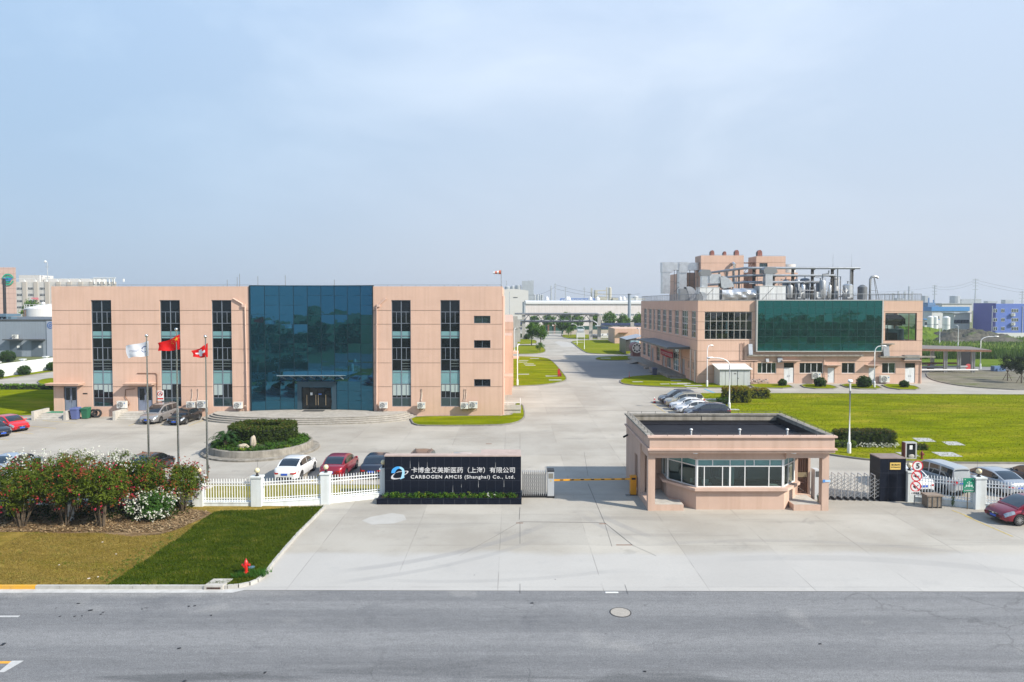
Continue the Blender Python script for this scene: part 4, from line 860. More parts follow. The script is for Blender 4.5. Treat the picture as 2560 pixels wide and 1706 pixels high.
a.bar((31.4,133.4,14.5),(33,133.4,16.2),.08); a.bar((31.4,133.4,16.2),(33,133.4,16.3),.08); a.build('support_frame',dgrey_m,dk)
def elbow(mb,cx,cy,cz,r0,r1,w,a0,a1,n=10,m=0):
    for i in range(n):
        t0,t1 = a0+(a1-a0)*i/n,a0+(a1-a0)*(i+1)/n
        c = lambda rr_,t,y: (cx+rr_*cos(t),y,cz+rr_*sin(t)); y0_,y1_ = cy-w/2,cy+w/2
        mb.quad(c(r1,t0,y0_),c(r1,t0,y1_),c(r1,t1,y1_),c(r1,t1,y0_),m); mb.quad(c(r0,t0,y1_),c(r0,t0,y0_),c(r0,t1,y0_),c(r0,t1,y1_),m)
        mb.quad(c(r0,t0,y0_),c(r1,t0,y0_),c(r1,t1,y0_),c(r0,t1,y0_),m); mb.quad(c(r1,t0,y1_),c(r0,t0,y1_),c(r0,t1,y1_),c(r1,t1,y1_),m)
def blower(x,y,label,s=1.,riser=0):
    r = thing('roof_blower',label,'blower',(x,y,PZT),'silver blowers behind the roof rail')
    a = MB(); elbow(a,x,y,PZT+1.1*s,.05,1.15*s,1.5*s,-pi*.45,pi*.62,14); a.build('scroll',silver,r,fix=True)
    b = MB(); b.box(x-1.3*s,x,y-.7*s,y+.7*s,PZT+.2,PZT+1.9*s); b.box(x-1.1*s,x+.9*s,y-.6*s,y+.6*s,PZT,PZT+.2); b.build('casing',grey_m,r)
    if riser: c = MB(); c.box(x-.9*s,x+.1,y-.5,y+.5,PZT+1.9*s,PZT+riser); c.build('outlet',silver,r)
blower(29.9,108.6,'small silver blower at the front left corner of the works roof',.62)
blower(31.6,124,'silver round blower under the left riser of the big duct',1.15)
blower(34.5,126,'silver round blower under the right riser of the big duct',1.0)
blower(33.6,116,'squat silver blower behind the left white cabinet',.95)
def ahu(x0,x1,y0,y1,z1,label,hood):
    r = thing('air_handling_unit',label,'air handling unit',((x0+x1)/2,(y0+y1)/2,PZT),'white air handling cabinets')
    a = MB(); a.box(x0,x1,y0,y1,PZT+.12,z1); a.box(x0-.06,x1+.06,y0-.06,y1+.06,z1,z1+.07); a.build('cabinet',M('cabinet_white',(.66,.68,.68),.5,var=.06,scale=1,streak=.1),r)
    b = MB()
    for i in range(1,3): x = x0+(x1-x0)*i/3; b.box(x-.015,x+.015,y0-.012,y0-.003,PZT+.2,z1-.05)
    b.box(x0-.02,x1+.02,y0-.02,y1+.02,PZT,PZT+.12); b.bar((x0-.5,y0-.3,PZT),(x0-.5,y0-.3,z1+1.6),.06) ; b.bar((x0+.4,y0-.02,PZT+.2),(x0+2.2,y0-.02,z1-.2),.05); b.build('frame',dgrey_m,r)
    hx,hw,hz = hood
    c = MB(); c.box(hx-.5*hw,hx+.5*hw,y0+.3,y0+.3+hw,z1+.07,z1+1.9*hz); c.build('neck',silver,r)
    d = MB(); zt = z1+1.9*hz; d.add([(hx-.7*hw,y0+.2,zt),(hx+.9*hw,y0+.2,zt),(hx+1.15*hw,y0+.2,zt+.25),(hx+.9*hw,y0+.2,zt+.95*hz),(hx-.5*hw,y0+.2,zt+1.0*hz),(hx-.8*hw,y0+.2,zt+.6*hz)]+[(p[0],p[1]+hw*1.3,p[2]) for p in [(hx-.7*hw,y0+.2,zt),(hx+.9*hw,y0+.2,zt),(hx+1.15*hw,y0+.2,zt+.25),(hx+.9*hw,y0+.2,zt+.95*hz),(hx-.5*hw,y0+.2,zt+1.0*hz),(hx-.8*hw,y0+.2,zt+.6*hz)]],[(0,1,2,3,4,5),(11,10,9,8,7,6)]+[(i,6+i,6+(i+1)%6,(i+1)%6) for i in range(6)])
    d.build('intake_hood',M('hood_grey',(.24,.25,.26),.45,.5),r,fix=True)
ahu(30.05,33.15,110.2,112.6,14.85,'white cabinet with a hooded intake, left one behind the front rail',(30.9,.95,1.0))
ahu(39.4,43.55,109.6,112.2,15.05,'white cabinet with a tilted box hood, beside the green glass',(41.0,1.15,1.05))
ld = thing('wrinkled_duct','long crumpled silver foil duct lying between the two white cabinets','duct',(36.3,110.5,PZT))
a = MB(); rr = random.Random(4); n = 26; k = 14
v = []
for i in range(n+1):
    x = 33.6+5.6*i/n
    for j in range(k):
        t = 2*pi*j/k; q = 1+.22*mnoise.noise(Vector((x*.9,2.2*cos(t),2.2*sin(t)))); v.append((x,110.9+.95*q*cos(t),PZT+1.0+.95*q*sin(t)))
a.add(v,[(i*k+j,i*k+(j+1)%k,(i+1)*k+(j+1)%k,(i+1)*k+j) for i in range(n) for j in range(k)]+[tuple(range(k-1,-1,-1)),tuple(range(n*k,n*k+k))]); a.build('foil_duct',silver,ld,fix=True)
a = MB(); elbow(a,33.6,111,PZT+1.9,.25,2.0,1.4,pi*.06,pi*.55,8); elbow(a,33.7,111,PZT+3.1,.0,.9,1.3,-pi*.1,pi*.5,6); a.box(31.7,33.5,110.5,111.7,15.5,17.0); a.build('elbow',silver,ld,fix=True)
pr = thing('pipe_rack','rooftop rack carrying three tiers of grey pipes on dark posts','pipe rack',(46,112,PZT))
for (z,x1,r_) in ((18.05,56.5,.21),(16.85,52.5,.19),(15.75,50.6,.21)):
    t = MB(); xb = 38.3; t.tube([(37.2,131,z),(xb-.3,113,z),(xb,112.15,z),(xb+.8,112,z),(x1-.3,112,z),(x1,112,z)],r_,10); t.build('pipe',M('lagged_pipe',(.33,.355,.39),.45,.4,var=.12,scale=2),pr,smooth=45)
for i,x in enumerate((39.4,42.6,45.75,48.95,52.2,55.4)):
    t = MB(); t.box(x-.19,x+.19,112.2,112.5,PZT,18.0); t.box(x-.2,x+.2,111.75,112.5,17.72,17.86)
    if x < 53: t.box(x-.2,x+.2,111.75,112.5,16.55,16.68)
    if x < 51: t.box(x-.2,x+.2,111.75,112.5,15.44,15.57)
    t.build('post',M('rusted_dark_post',(.055,.05,.045),.7,.2,var=.4,scale=2.),pr)
for y in (115,118,121.5,126):
    t = MB(); t.box(37.9-.12,37.9+.12,y,y+.24,PZT,18.0); t.build('post',dgrey_m,pr)
for x in (52.25,55.3): t = MB(); t.cyl((x,112.3,18),(x,112.3,20.4),.028,5,.01); t.build('lightning_rod',grey_m,pr)
t = MB(); t.tube([(55.0,112,18),(55.0,112,13)],.12,8); t.tube([(52.9,112,17.9),(52.9,112,15.1)],.12,8); t.build('drop_pipe',grey_m,pr,smooth=40)
t = MB(); rr = random.Random(12)
for k in range(70):
    x = rr.uniform(38,54); y = rr.uniform(110.5,119); z = rr.uniform(13.2,16.9 if k < 40 else 14.8); L_ = rr.uniform(.6,3)
    if k % 3: t.tube([(x,y,z),(x+L_,y,z),(x+L_,y,PZT+.1)],rr.uniform(.04,.1),6)
    else: t.tube([(x,y,z),(x,y+1.5,z),(x,y+1.5,PZT+.1)],rr.uniform(.04,.1),6)
t.build('branch_pipe',M('branch_pipe_grey',(.30,.31,.33),.5,.4,var=.3,scale=3),pr,smooth=40)
def tank(x,y,r_,h,label,cone=0,mat=None,pipe=None):
    o = thing('process_vessel',label,'tank',(x,y,PZT),'grey process vessels on the works roof')
    a = MB(); z = PZT+.35; a.lathe([(.01,z),(r_*.7,z+.02),(r_,z+.2),(r_,z+h-.25),(r_*.75,z+h-.06),(.15,z+h),(.02,z+h)],(x,y,0),18); a.build('shell',mat or M('vessel_grey',(.36,.37,.38),.45,.35,var=.12,scale=1.5),o,smooth=40)
    b = MB()
    for q in range(3): t = 2*pi*q/3; b.cyl((x+r_*.8*cos(t),y+r_*.8*sin(t),PZT),(x+r_*.8*cos(t),y+r_*.8*sin(t),z+.25),.06,5)
    b.build('leg',dgrey_m,o)
    c = MB(); c.cyl((x,y,z+h),(x,y,z+h+.35),.1,8); c.cyl((x,y,z+h+.35),(x,y,z+h+.42),.17,8)
    if pipe: c.tube([(x,y,z+h+.3),(x,y,z+h+pipe),(x+.9,y,z+h+pipe+.1),(x+1.0,y,z+h+pipe+.6)],.13,8)
    c.build('nozzle',grey_m,o,smooth=40)
for i,(x,y,r_,h,lb,pp) in enumerate(((44.5,110.2,.42,2.2,'slim grey vessel nearest the tilted box hood',0),(45.1,113.5,.55,3.1,'tall grey vessel half hidden behind the rack post by the white cabinet',0),(46.9,111,.35,2.3,'thin silver column with a hooked pipe above the green glass',.2),
        (48.2,113.4,.75,3.4,'broad dark grey vessel behind the fourth rack post',0),(49.85,110.6,.5,3.0,'pale grey vessel with a bent chimney pipe on top',.9),(50.9,110.4,.28,2.2,'slender silver column right of the bent chimney pipe',0),(52.9,112.9,.62,3.6,'rusty topped vessel under the right end of the rack',0),(54.1,111,.75,2.4,'wide silver vessel before the last rack post',0),(47.6,115.2,.6,3.3,'dark vessel in the second row behind the hooked silver column',0),(51.3,114.6,.7,3.0,'stout dark vessel in the second row right of the bent chimney pipe',0),(46.1,113.4,.5,2.7,'medium vessel in the second row left of the third rack post',0),(53.7,115,.55,3.5,'tallest vessel in the second row by the last rack post',0))):
    tank(x,y,r_,h,lb,0,M('vessel_grey_b',(.20,.23,.27),.45,.3,var=.2,scale=2) if i in (1,3,8,9,11) else (silver if i in (2,5,7) else None),pp)
for (x,y,s_,lb) in ((45.6,110.0,1.0,'small pump skid with coiled pipes by the slim vessel'),(48.7,110.0,1.1,'white boxed filter housing before the fourth rack post'),(53.3,109.6,.8,'low skid of valves under the last rack posts'),(35.5,114,1.6,'dark compressor skid behind the foil duct'),(46.2,116,1.5,'mixed pipework skid deep behind the rack')):
    o = thing('pump_skid',lb,'pump',(x,y,PZT)); a = MB(); a.box(x-.5*s_,x+.5*s_,y-.35,y+.35,PZT,PZT+.15); a.box(x-.3*s_,x+.35*s_,y-.3,y+.3,PZT+.15,PZT+1.3*s_); a.build('frame',white_p if 'white' in lb else dgrey_m,o)
    c = MB(); rr = random.Random(int(x*10))
    for k in range(6): q = rr.uniform(-.6,.6)*s_; c.tube([(x+q,y-.4,PZT+.2),(x+q,y-.4,PZT+rr.uniform(.8,2.0)*s_),(x+q+rr.uniform(-.5,.5),y-.3,PZT+rr.uniform(1.2,2.4)*s_)],.06,6)
    c.cyl((x-.2,y-.45,PZT+.4),(x+.3,y-.45,PZT+.4),.2,10); c.build('pipework',grey_m,o,smooth=40)
o = thing('scrubber','isolated dark vessel with a tall hooked pipe, right of the pipe rack','tank',(59.4,116,PZT))
a = MB(); a.lathe([(.01,PZT+.2),(.75,PZT+.25),(.75,PZT+2.3),(.3,PZT+2.7),(.02,PZT+2.75)],(59.0,116,0),14); a.build('shell',M('scrubber_grey',(.16,.17,.18),.5,.3),o,smooth=40)
a = MB(); a.tube([(60.3,116,PZT),(60.3,116,16.4),(60.5,116,16.75),(61.0,116,16.85),(61.5,116,16.7),(61.6,116,16.5)],.2,8); a.build('hooked_pipe',grey_m,o,smooth=40)
a = MB(); a.bar((61.5,116,PZT),(60.9,116,16.6),.06); a.bar((61.9,116,PZT),(61.0,116,16.6),.06); a.bar((60.3,116,14.5),(61.6,116,14.4),.05); a.bar((59,116,PZT+.1),(59,116,PZT+.25),.5); a.build('stay',dgrey_m,o)
t = thing('roof_duct','hooked round silver duct on the face of the taller roof house','duct',(42.4,131.6,17.2)); a = MB(); a.tube([(42.2,131.9,19.9),(42.2,131.5,19.95),(42.35,131.3,19.8),(42.35,131.3,16)],.3,10); a.build('pipe',silver,t,smooth=45)
t = thing('water_tank','pale round water tank behind the right roof house','tank',(57,140,18.4)); a = MB(); a.cyl((54.6,142,18.6),(54.6,142,20.6),1.6,18); a.build('shell',offwhite,t,smooth=40); a = MB(); a.cyl((57.8,145,18.5),(57.8,145,20.4),1.7,18); a.build('shell',offwhite,t,smooth=40)
for (x0,x1,z,lb,seed) in ((29.8,36.6,6.75,'grey process vessels and pipes behind the wide gridded window',3),(57.5,61.9,6.55,'dark tank, ducts and ladder behind the right-hand big window',8)):
    o = thing('process_plant',lb,'machinery',((x0+x1)/2,PY+3,z)); rr = random.Random(seed)
    if seed == 3:
        for k in range(7):
            x = x0+.5+k*.95; y = PY+2+rr.random()*3; r_ = rr.uniform(.18,.45); a = MB(); a.lathe([(.01,z),(r_,z+.1),(r_,z+rr.uniform(1.6,3.6)),(.05,z+rr.uniform(3.7,4))],(x,y,0),12); a.build('vessel',(grey_m,steel,tgl)[k % 3],o,smooth=40)
        a = MB()
        for k in range(9): q = z+.8+k*.36; a.tube([(x0,PY+1.5+k*.3,q),(x1,PY+1.5+k*.3,q)],.06,6)
        a.build('pipework',steel,o,smooth=40); a = MB(); a.cyl((31.5,PY+1.3,z+.5),(33.6,PY+1.3,z+.5),.42,14); a.build('drum',M('lagging_orange',(.62,.40,.16),.7,var=.2),o,smooth=40)
    else:
        a = MB(); a.cyl((59.7,PY+3.0,z),(59.7,PY+3.0,z+1.75),1.9,28); a.box(57.9,59.2,PY+.9,PY+1.4,z,z+.05); a.build('tank',M('tank_steel',(.34,.37,.43),.4,.4),o,smooth=40)
        a = MB(); a.box(57.75,59.6,PY+.75,PY+.95,z,z+1.25); a.build('cabinet',black,o)
        a = MB(); a.tube([(57.8,PY+2,z+3.7),(60.6,PY+2,z+3.7),(61.2,PY+2,z+3.2),(61.2,PY+2,z+2.5)],.3,10); a.tube([(58,PY+1.8,z+2.7),(60.8,PY+1.8,z+2.6)],.32,10); a.box(58,60.8,PY+1.2,PY+2.2,z+3.2,z+3.6); a.box(58.2,60.6,PY+1.4,PY+2.2,z+2.9,z+3.15); a.build('duct',M('tarred_duct',(.03,.032,.03),.6),o,smooth=40)
        a = MB(); a.bar((57.5,PY+.6,z),(57.5,PY+.6,z+4.1),.06); a.bar((57.95,PY+.6,z),(57.95,PY+.6,z+4.1),.06)
        for k in range(14): a.bar((57.5,PY+.6,z+.25+k*.28),(57.95,PY+.6,z+.25+k*.28),.035)
        a.build('ladder',M('ladder_blue',(.06,.09,.16),.5),o)
        a = MB(); a.cyl((59.9,PY+1.4,z+2.05),(59.9,PY+1.6,z+2.05),.25,16); a.build('gauge',white_p,o)
place_ac(46.55,PY-.45,.75,'white outdoor air conditioner left of the single door by the works wall pipe',1.5)
place_ac(57.05,PY-.45,.2,'white outdoor air conditioner on the ground under the right works window',1.6)
# ------------------------------------------------------------------ text, as flat raised lettering (shape built by the font engine, turned into a mesh)
def text_mesh(s,size,depth=.01,bold=0.,align='LEFT',space=1.0):
    c = bpy.data.curves.new('lettering','FONT'); c.body = s; c.size = size; c.extrude = depth; c.offset = bold; c.align_x = align; c.space_character = space
    c.resolution_u = 3
    o = bpy.data.objects.new('lettering',c); COL.objects.link(o)
    dg = bpy.context.evaluated_depsgraph_get(); me = bpy.data.meshes.new_from_object(o.evaluated_get(dg),depsgraph=dg)
    bpy.data.objects.remove(o); bpy.data.curves.remove(c)
    return me
def lettering(parent,name,s,x0,x1,z0,z1,y,mat,depth=.012,bold=0.,yaw=0.,space=1.0,u=None):
    """Fit text into the box x0..x1, z0..z1 on the plane y (facing -Y), or along the horizontal direction u from (x0,y)."""
    me = text_mesh(s,1.0,depth,bold,space=space)
    xs = [v.co.x for v in me.vertices]; ys = [v.co.y for v in me.vertices]
    sx_,sz_ = (x1-x0)/(max(xs)-min(xs)),(z1-z0)/(max(ys)-min(ys)); off = WL.get(parent.name,Vector()); a,b = min(xs),min(ys)
    for v in me.vertices: v.co = (x0+(v.co.x-a)*sx_-off.x,y-v.co.z-off.y,z0+(v.co.y-b)*sz_-off.z)
    me.materials.clear(); me.materials.append(mat)
    o = bpy.data.objects.new(name,me); COL.objects.link(o); o.parent = parent; WL[o.name] = off
    return o
white_ink = M('white_lettering',(.66,.66,.67),.5)
def flat_poly(mb,pts,y,m=0,th=.015):
    n = len(pts); mb.add([(p[0],y,p[1]) for p in pts]+[(p[0],y+th,p[1]) for p in pts],[tuple(range(n)),tuple(range(2*n-1,n-1,-1))]+[(i,n+i,n+(i+1) % n,(i+1) % n) for i in range(n)],m)
def band(mb,inner,outer,y,m=0,th=.02):
    for i in range(len(inner)-1): flat_poly(mb,[inner[i],inner[i+1],outer[i+1],outer[i]],y,m,th)
def spline(P,n=8):
    out = []
    for i in range(len(P)-1):
        p0,p1,p2,p3 = P[max(i-1,0)],P[i],P[i+1],P[min(i+2,len(P)-1)]
        for k in range(n):
            t = k/n; out.append(tuple(.5*((2*p1[j])+(-p0[j]+p2[j])*t+(2*p0[j]-5*p1[j]+4*p2[j]-p3[j])*t*t+(-p0[j]+3*p1[j]-3*p2[j]+p3[j])*t**3) for j in range(2)))
    return out+[tuple(P[-1])]
# ------------------------------------------------------------------ the name wall with its planter
SX0,SX1,SY,SZ = -8.05,.57,43.15,2.76
sg = thing('name_wall','long black granite name wall with silver lettering and a blue swoosh emblem','sign',((SX0+SX1)/2,SY,0))
a = MB(); a.box(SX0,SX1,SY,SY+.55,0,SZ); a.box(SX0-.02,SX1+.015,SY-.02,SY+.57,SZ,SZ+.07,1); a.box(-2.0,SX1-.002,SY+.551,SY+1.95,0,SZ-.05,0); a.box(-2.02,SX1+.01,SY+.575,SY+1.97,SZ-.05,SZ+.02,1)
a.build('wall',[granite,M('wall_coping',(.42,.33,.29),.8,var=.12,scale=2)],sg)
j = MB()
for i in range(1,16): x = SX0+(SX1-SX0)*i/16; j.box(x-.005,x+.005,SY-.0035,SY-.0005,.5,SZ)
for z in (.47,1.22,2.02): j.box(SX0,SX1,SY-.004,SY-.001,z-.006,z+.006)
j.build('joint',M('granite_joint',(.035,.042,.06),.6),sg)
j = MB()      # lime bloom run down some joints
for i,z0,z1 in ((3,2.02,2.5),(4,1.95,2.42),(5,2.0,2.4),(13,2.05,2.4),(8,.47,.92),(9,.8,1.0),(11,.8,1.25),(14,.82,1.3)):
    x = SX0+(SX1-SX0)*i/16; j.add([(x-.012,SY-.0065,z0),(x+.014,SY-.0065,z0),(x+.004,SY-.0065,z1),(x-.003,SY-.0065,z1)],[(0,1,2,3)])
j.build('lime_streak',M('lime_bloom',(.40,.41,.42),.9,var=.3,scale=9),sg)
def zx(px): return SX0+(px-25)/(2235-25)*(SX1-SX0)      # zoom column -> x on the wall
def zz_(py): return SZ-(py-30)/(612-30)*(SZ-.52)
lettering(sg,'letter','卡博金艾美斯医药（上海）有限公司',zx(457),zx(2135),zz_(302),zz_(205),SY-.012,white_ink,.014,.003)
lettering(sg,'letter','CARBOGEN AMCIS (Shanghai) Co., Ltd.',zx(447),zx(2133),zz_(412),zz_(338),SY-.012,white_ink,.014,.008,space=1.16)
lb,lw,lm = M('emblem_blue',(.06,.36,.80),.4),M('emblem_silver',(.62,.60,.62),.4),M('emblem_pale_blue',(.36,.66,.88),.4)
def Z(p): return (zx(p[0]),zz_(p[1]))
up_o = spline([Z(p) for p in ((135,305),(140,262),(170,222),(220,198),(270,197),(318,218),(343,255),(350,300))]); up_i = spline([Z(p) for p in ((190,303),(205,270),(225,245),(250,232),(275,232),(298,248),(308,275),(308,308))])
a = MB(); k = len(up_o)//2; band(a,up_i[:k+4],up_o[:k+4],SY-.022,0); band(a,up_i[k+3:],up_o[k+3:],SY-.022,1)
flat_poly(a,[Z(p) for p in ((308,308),(350,300),(340,355),(345,380),(285,405),(272,403),(296,360))][::-1],SY-.022,1); a.build('emblem',[lb,lm],sg)
so_ = spline([Z(p) for p in ((345,280),(250,288),(180,315),(135,355),(130,390),(160,406),(220,405),(285,392))]); si_ = spline([Z(p) for p in ((345,272),(240,282),(195,312),(165,348),(162,375),(190,388),(235,388),(290,380))])
a = MB(); band(a,si_,so_,SY-.018); so2 = spline([Z(p) for p in ((345,338),(385,315),(408,288),(402,268),(350,268))]); si2 = spline([Z(p) for p in ((343,328),(370,310),(388,288),(384,278),(350,276))]); band(a,si2,so2,SY-.018); a.build('emblem',lw,sg)
a = MB(); X0,X1 = SX0-.32,SX1+.02; a.box(X0,X1,SY-1.02,SY-.86,0,.33); a.box(X0,X0+.16,SY-.86,SY-.004,0,.33); a.box(X1-.16,X1,SY-.86,SY-.004,0,.33); a.box(X0-.02,X1+.01,SY-1.04,SY-.85,.33,.36)
pl = a.build('planter',granite,sg); a = MB(); a.quad((X0+.16,SY-.86,.25),(X1-.16,SY-.86,.25),(X1-.16,SY-.004,.25),(X0+.16,SY-.004,.25)); a.build('soil',M('soil',(.06,.04,.025),.95),pl)
a = MB()
for i in range(1,13): x = X0+(X1-X0)*i/13; a.box(x-.005,x+.005,SY-1.0235,SY-1.0205,0,.33)
a.build('joint',M('planter_joint',(.10,.11,.12),.6),sg)
# ------------------------------------------------------------------ gatehouse
gh = thing('gatehouse','small salmon pink gatehouse with flat black roof and white framed bay windows','gatehouse',(13.6,45,0))
HX0,HX1,HY0,HY1 = 8.15,18.98,40.85,48.75; RX0,RX1,RY0,RY1 = 8.05,19.28,40.45,49.0
glass_g = bpy.data.materials.new('gatehouse_glass'); glass_g.use_nodes = True; t_ = glass_g.node_tree; o_ = t_.nodes['Material Output']
g_ = nn(t_,'ShaderNodeBsdfGlossy'); g_.inputs['Roughness'].default_value = .02; g_.inputs['Color'].default_value = (.75,.9,.9,1); tr_ = nn(t_,'ShaderNodeBsdfTransparent'); tr_.inputs['Color'].default_value = (.42,.60,.58,1)
m_ = nn(t_,'ShaderNodeMixShader'); fz = nn(t_,'ShaderNodeFresnel'); fz.inputs['IOR'].default_value = 1.5; ad_ = nn(t_,'ShaderNodeMath',operation='ADD'); ad_.inputs[1].default_value = .05
t_.links.new(fz.outputs[0],ad_.inputs[0]); t_.links.new(ad_.outputs[0],m_.inputs[0]); t_.links.new(tr_.outputs[0],m_.inputs[1]); t_.links.new(g_.outputs[0],m_.inputs[2]); t_.links.new(m_.outputs[0],o_.inputs['Surface'])
ZC,ZS,ZT = 3.55,3.72,4.47
a = MB()   # roof slab, fascia, copings, and beams
a.box(RX0+.1,RX1-.1,RY0+.1,RY1-.1,ZC,ZS-.001)
a.box(RX0,RX1,RY0,RY1,ZS,ZS+.1,1)                                    # lower cornice
fz0,fz1 = ZS+.1,ZT
a.box(RX0+.12,RX1-.12,RY0+.12,RY0+.42,fz0,fz1); a.box(RX0+.12,RX1-.12,RY1-.42,RY1-.12,fz0,fz1); a.box(RX0+.12,RX0+.42,RY0+.42,RY1-.42,fz0,fz1); a.box(RX1-.42,RX1-.12,RY0+.42,RY1-.42,fz0,fz1)
a.box(RX0,RX1,RY0,RY0+.44,fz1,fz1+.1,1)
a.build('parapet',[pink,pink_l],gh)
c = MB(); c.box(RX0,RX1,RY1-.5,RY1,fz1,fz1+.1); c.box(RX0,RX0+.46,RY0+.441,RY1-.501,fz1,fz1+.1); c.box(RX1-.46,RX1,RY0+.441,RY1-.501,fz1,fz1+.1); c.build('coping',conc_d,gh)
c = MB(); zi = ZS+.28; c.quad((RX0+.42,RY0+.42,zi),(RX1-.42,RY0+.42,zi),(RX1-.42,RY1-.42,zi),(RX0+.42,RY1-.42,zi));
c.box(RX0+.6,RX1-.6,47.5,47.58,zi+.002,zi+.06); rf = c.build('roof',M('bitumen_roof',(.010,.010,.014),.7,col2=(.020,.020,.026),scale=.9,detail=8,bump=.5,bscale=3,spec=.15),gh)
c = MB()
c.box(RX0+.421,RX1-.421,RY1-.44,RY1-.421,zi+.02,fz1-.001); c.box(RX0+.421,RX0+.44,RY0+.42,RY1-.44,zi+.02,fz1-.001); c.box(RX1-.44,RX1-.421,RY0+.42,RY1-.44,zi+.02,fz1-.001)
c.build('parapet_lining',M('parapet_lining',(.33,.30,.25),.9,var=.2,scale=1.5,streak=.3),gh)
c = MB(); c.box(13.42,13.46,RY1-.455,RY1-.441,zi+.05,fz1-.02); c.box(RX0+.422,RX1-.422,RY1-.53,RY1-.441,zi+.003,zi+.13); c.box(RX1-.55,RX1-.441,RY0+.43,RY1-.53,zi+.004,zi+.34); c.build('bitumen_upstand',black,gh)
for x in (10.9,13.85,16.75):
    c = MB(); c.cyl((x,41.6,zi),(x,41.6,zi+.75),.05,8); c.ball((x,41.6,zi+.76),.10,10,6,sz=(1,1,.7)); c.build('vent_pipe',white_p,rf,smooth=50)
t = MB(); z = fz1+.26
for p,q in (((RX0+.2,RY0+.15),(RX1-.2,RY0+.15)),((RX0+.2,RY1-.2),(RX1-.2,RY1-.2)),((RX1-.2,RY0+.15),(RX1-.2,RY1-.2)),((RX0+.2,RY0+.15),(RX0+.2,RY1-.2))):
    t.cyl((*p,z),(*q,z),.012,5); L_ = hypot(q[0]-p[0],q[1]-p[1]); k = int(L_/.95)
    for i in range(k+1): x,y = p[0]+(q[0]-p[0])*i/k,p[1]+(q[1]-p[1])*i/k; t.cyl((x,y,fz1+.1),(x,y,z),.014,4)
t.build('lightning_wire',dgrey_m,gh)
a = MB()   # corner posts, beams under the slab, plinths
PW = .42
a.box(HX0,HX0+PW,HY0,HY0+PW,0,ZC-.001); a.box(HX1-PW,HX1,HY0,HY0+PW,0,ZC-.001)
a.box(HX0+PW+.001,11.1,HY0+.02,HY0+PW-.02,3.18,ZC-.002); a.box(16.4,HX1-PW-.001,HY0+.02,HY0+PW-.02,3.18,ZC-.002)
a.box(HX0+.02,HX0+PW-.02,HY0+PW+.001,43.0,3.18,ZC-.002); a.box(HX1-PW+.02,HX1-.02,HY0+PW+.001,46,3.18,ZC-.002)
a.box(HX0+PW+.001,10.3,HY0+.04,HY0+1.1,0,.36); a.box(16.9,HX1-PW-.001,HY0+.02,HY0+2.2,0,.36); a.box(HX0+.02,HX0+PW-.02,HY0+PW+.001,43.4,0,.42)
a.box(HX0+PW-.019,10.6,HY0+1.101,44.6,0,.3); a.box(16.9,HX1-.1,HY0+2.201,46.6,0,.3)
a.build('porch',[pink],gh)
a = MB()   # rear block walls with the side door slot
facade(a,(HX0,0,0),(0,1,0),(-1,0,0),43.4,HY1,0,ZC-.002,[(44.35,45.35,.25,2.55)],()); a.box(HX0+.003,HX0+.3,43.4,43.6,0,ZC-.003)
a.quad((17.7,HY1,0),(HX0,HY1,0),(HX0,HY1,ZC),(17.7,HY1,ZC)); a.box(17.66,17.72,43.71,HY1,.3,ZC-.002)
a.box(HX0+.5,10.1,44.62,44.8,.3,ZC-.003); a.box(17.66,18.2,43.46,43.7,0,ZC-.003); a.box(18.86,19.0,43.46,43.7,0,ZC-.003); a.box(18.2,18.86,43.5,43.66,2.75,ZC-.003); a.box(18.9,18.999,43.71,46.6,.3,ZC-.003)
a.build('wall',[pink,pink_l],gh)
a = MB(); a.box(HX0+.16,HX0+.2,44.35,45.35,.25,2.55); a.bar((HX0+.1,44.85,1.2),(HX0+.1,44.85,1.35),.05); a.build('door',brown,gh)
bay = [(9.75,43.1),(11.1,41.1),(16.4,41.1),(17.65,42.5),(17.65,43.45)]; bay0 = [(9.75,44.6)]+bay
def wall_strip(mb,P,z0,z1,th,m=0,off=0):
    P2 = offset_open(P,off); Q = offset_open(P,off-th)
    for i in range(len(P)-1): mb.add([(*P2[i],z0),(*P2[i+1],z0),(*Q[i+1],z0),(*Q[i],z0),(*P2[i],z1),(*P2[i+1],z1),(*Q[i+1],z1),(*Q[i],z1)],[(3,2,1,0),(4,5,6,7),(0,1,5,4),(1,2,6,5),(2,3,7,6),(3,0,4,7)],m)
def offset_open(P,d):
    out = []
    for i,p in enumerate(P):
        a_ = Vector(P[max(i-1,0)]); b_ = Vector(p); c_ = Vector(P[min(i+1,len(P)-1)]); d1 = (b_-a_).normalized() if i else (c_-b_).normalized(); d2 = (c_-b_).normalized() if i < len(P)-1 else d1
        n1 = Vector((d1.y,-d1.x)); n2 = Vector((d2.y,-d2.x)); h = (n1+n2).normalized(); out.append(tuple(b_+h*(d/max(.3,h.dot(n1)))))
    return out
a = MB(); wall_strip(a,bay0,0,1.18,.2,0,.0); wall_strip(a,bay0,3.05,ZC-.003,.2,0,.02); a.build('bay_wall',pink,gh)
a = MB(); wall_strip(a,bay0,1.181,1.34,.5,0,.26); a.build('sill',pink_l,gh)
a = MB(); a.add([(9.76,44.6,.9),(17.6,44.6,.9),(17.6,44.6,3.5),(9.76,44.6,3.5)],[(0,1,2,3)]); a.add([(*p,.9) for p in bay0],[tuple(range(len(bay0)))]); a.build('room_back',M('room_wall',(.22,.25,.24),.9),gh)
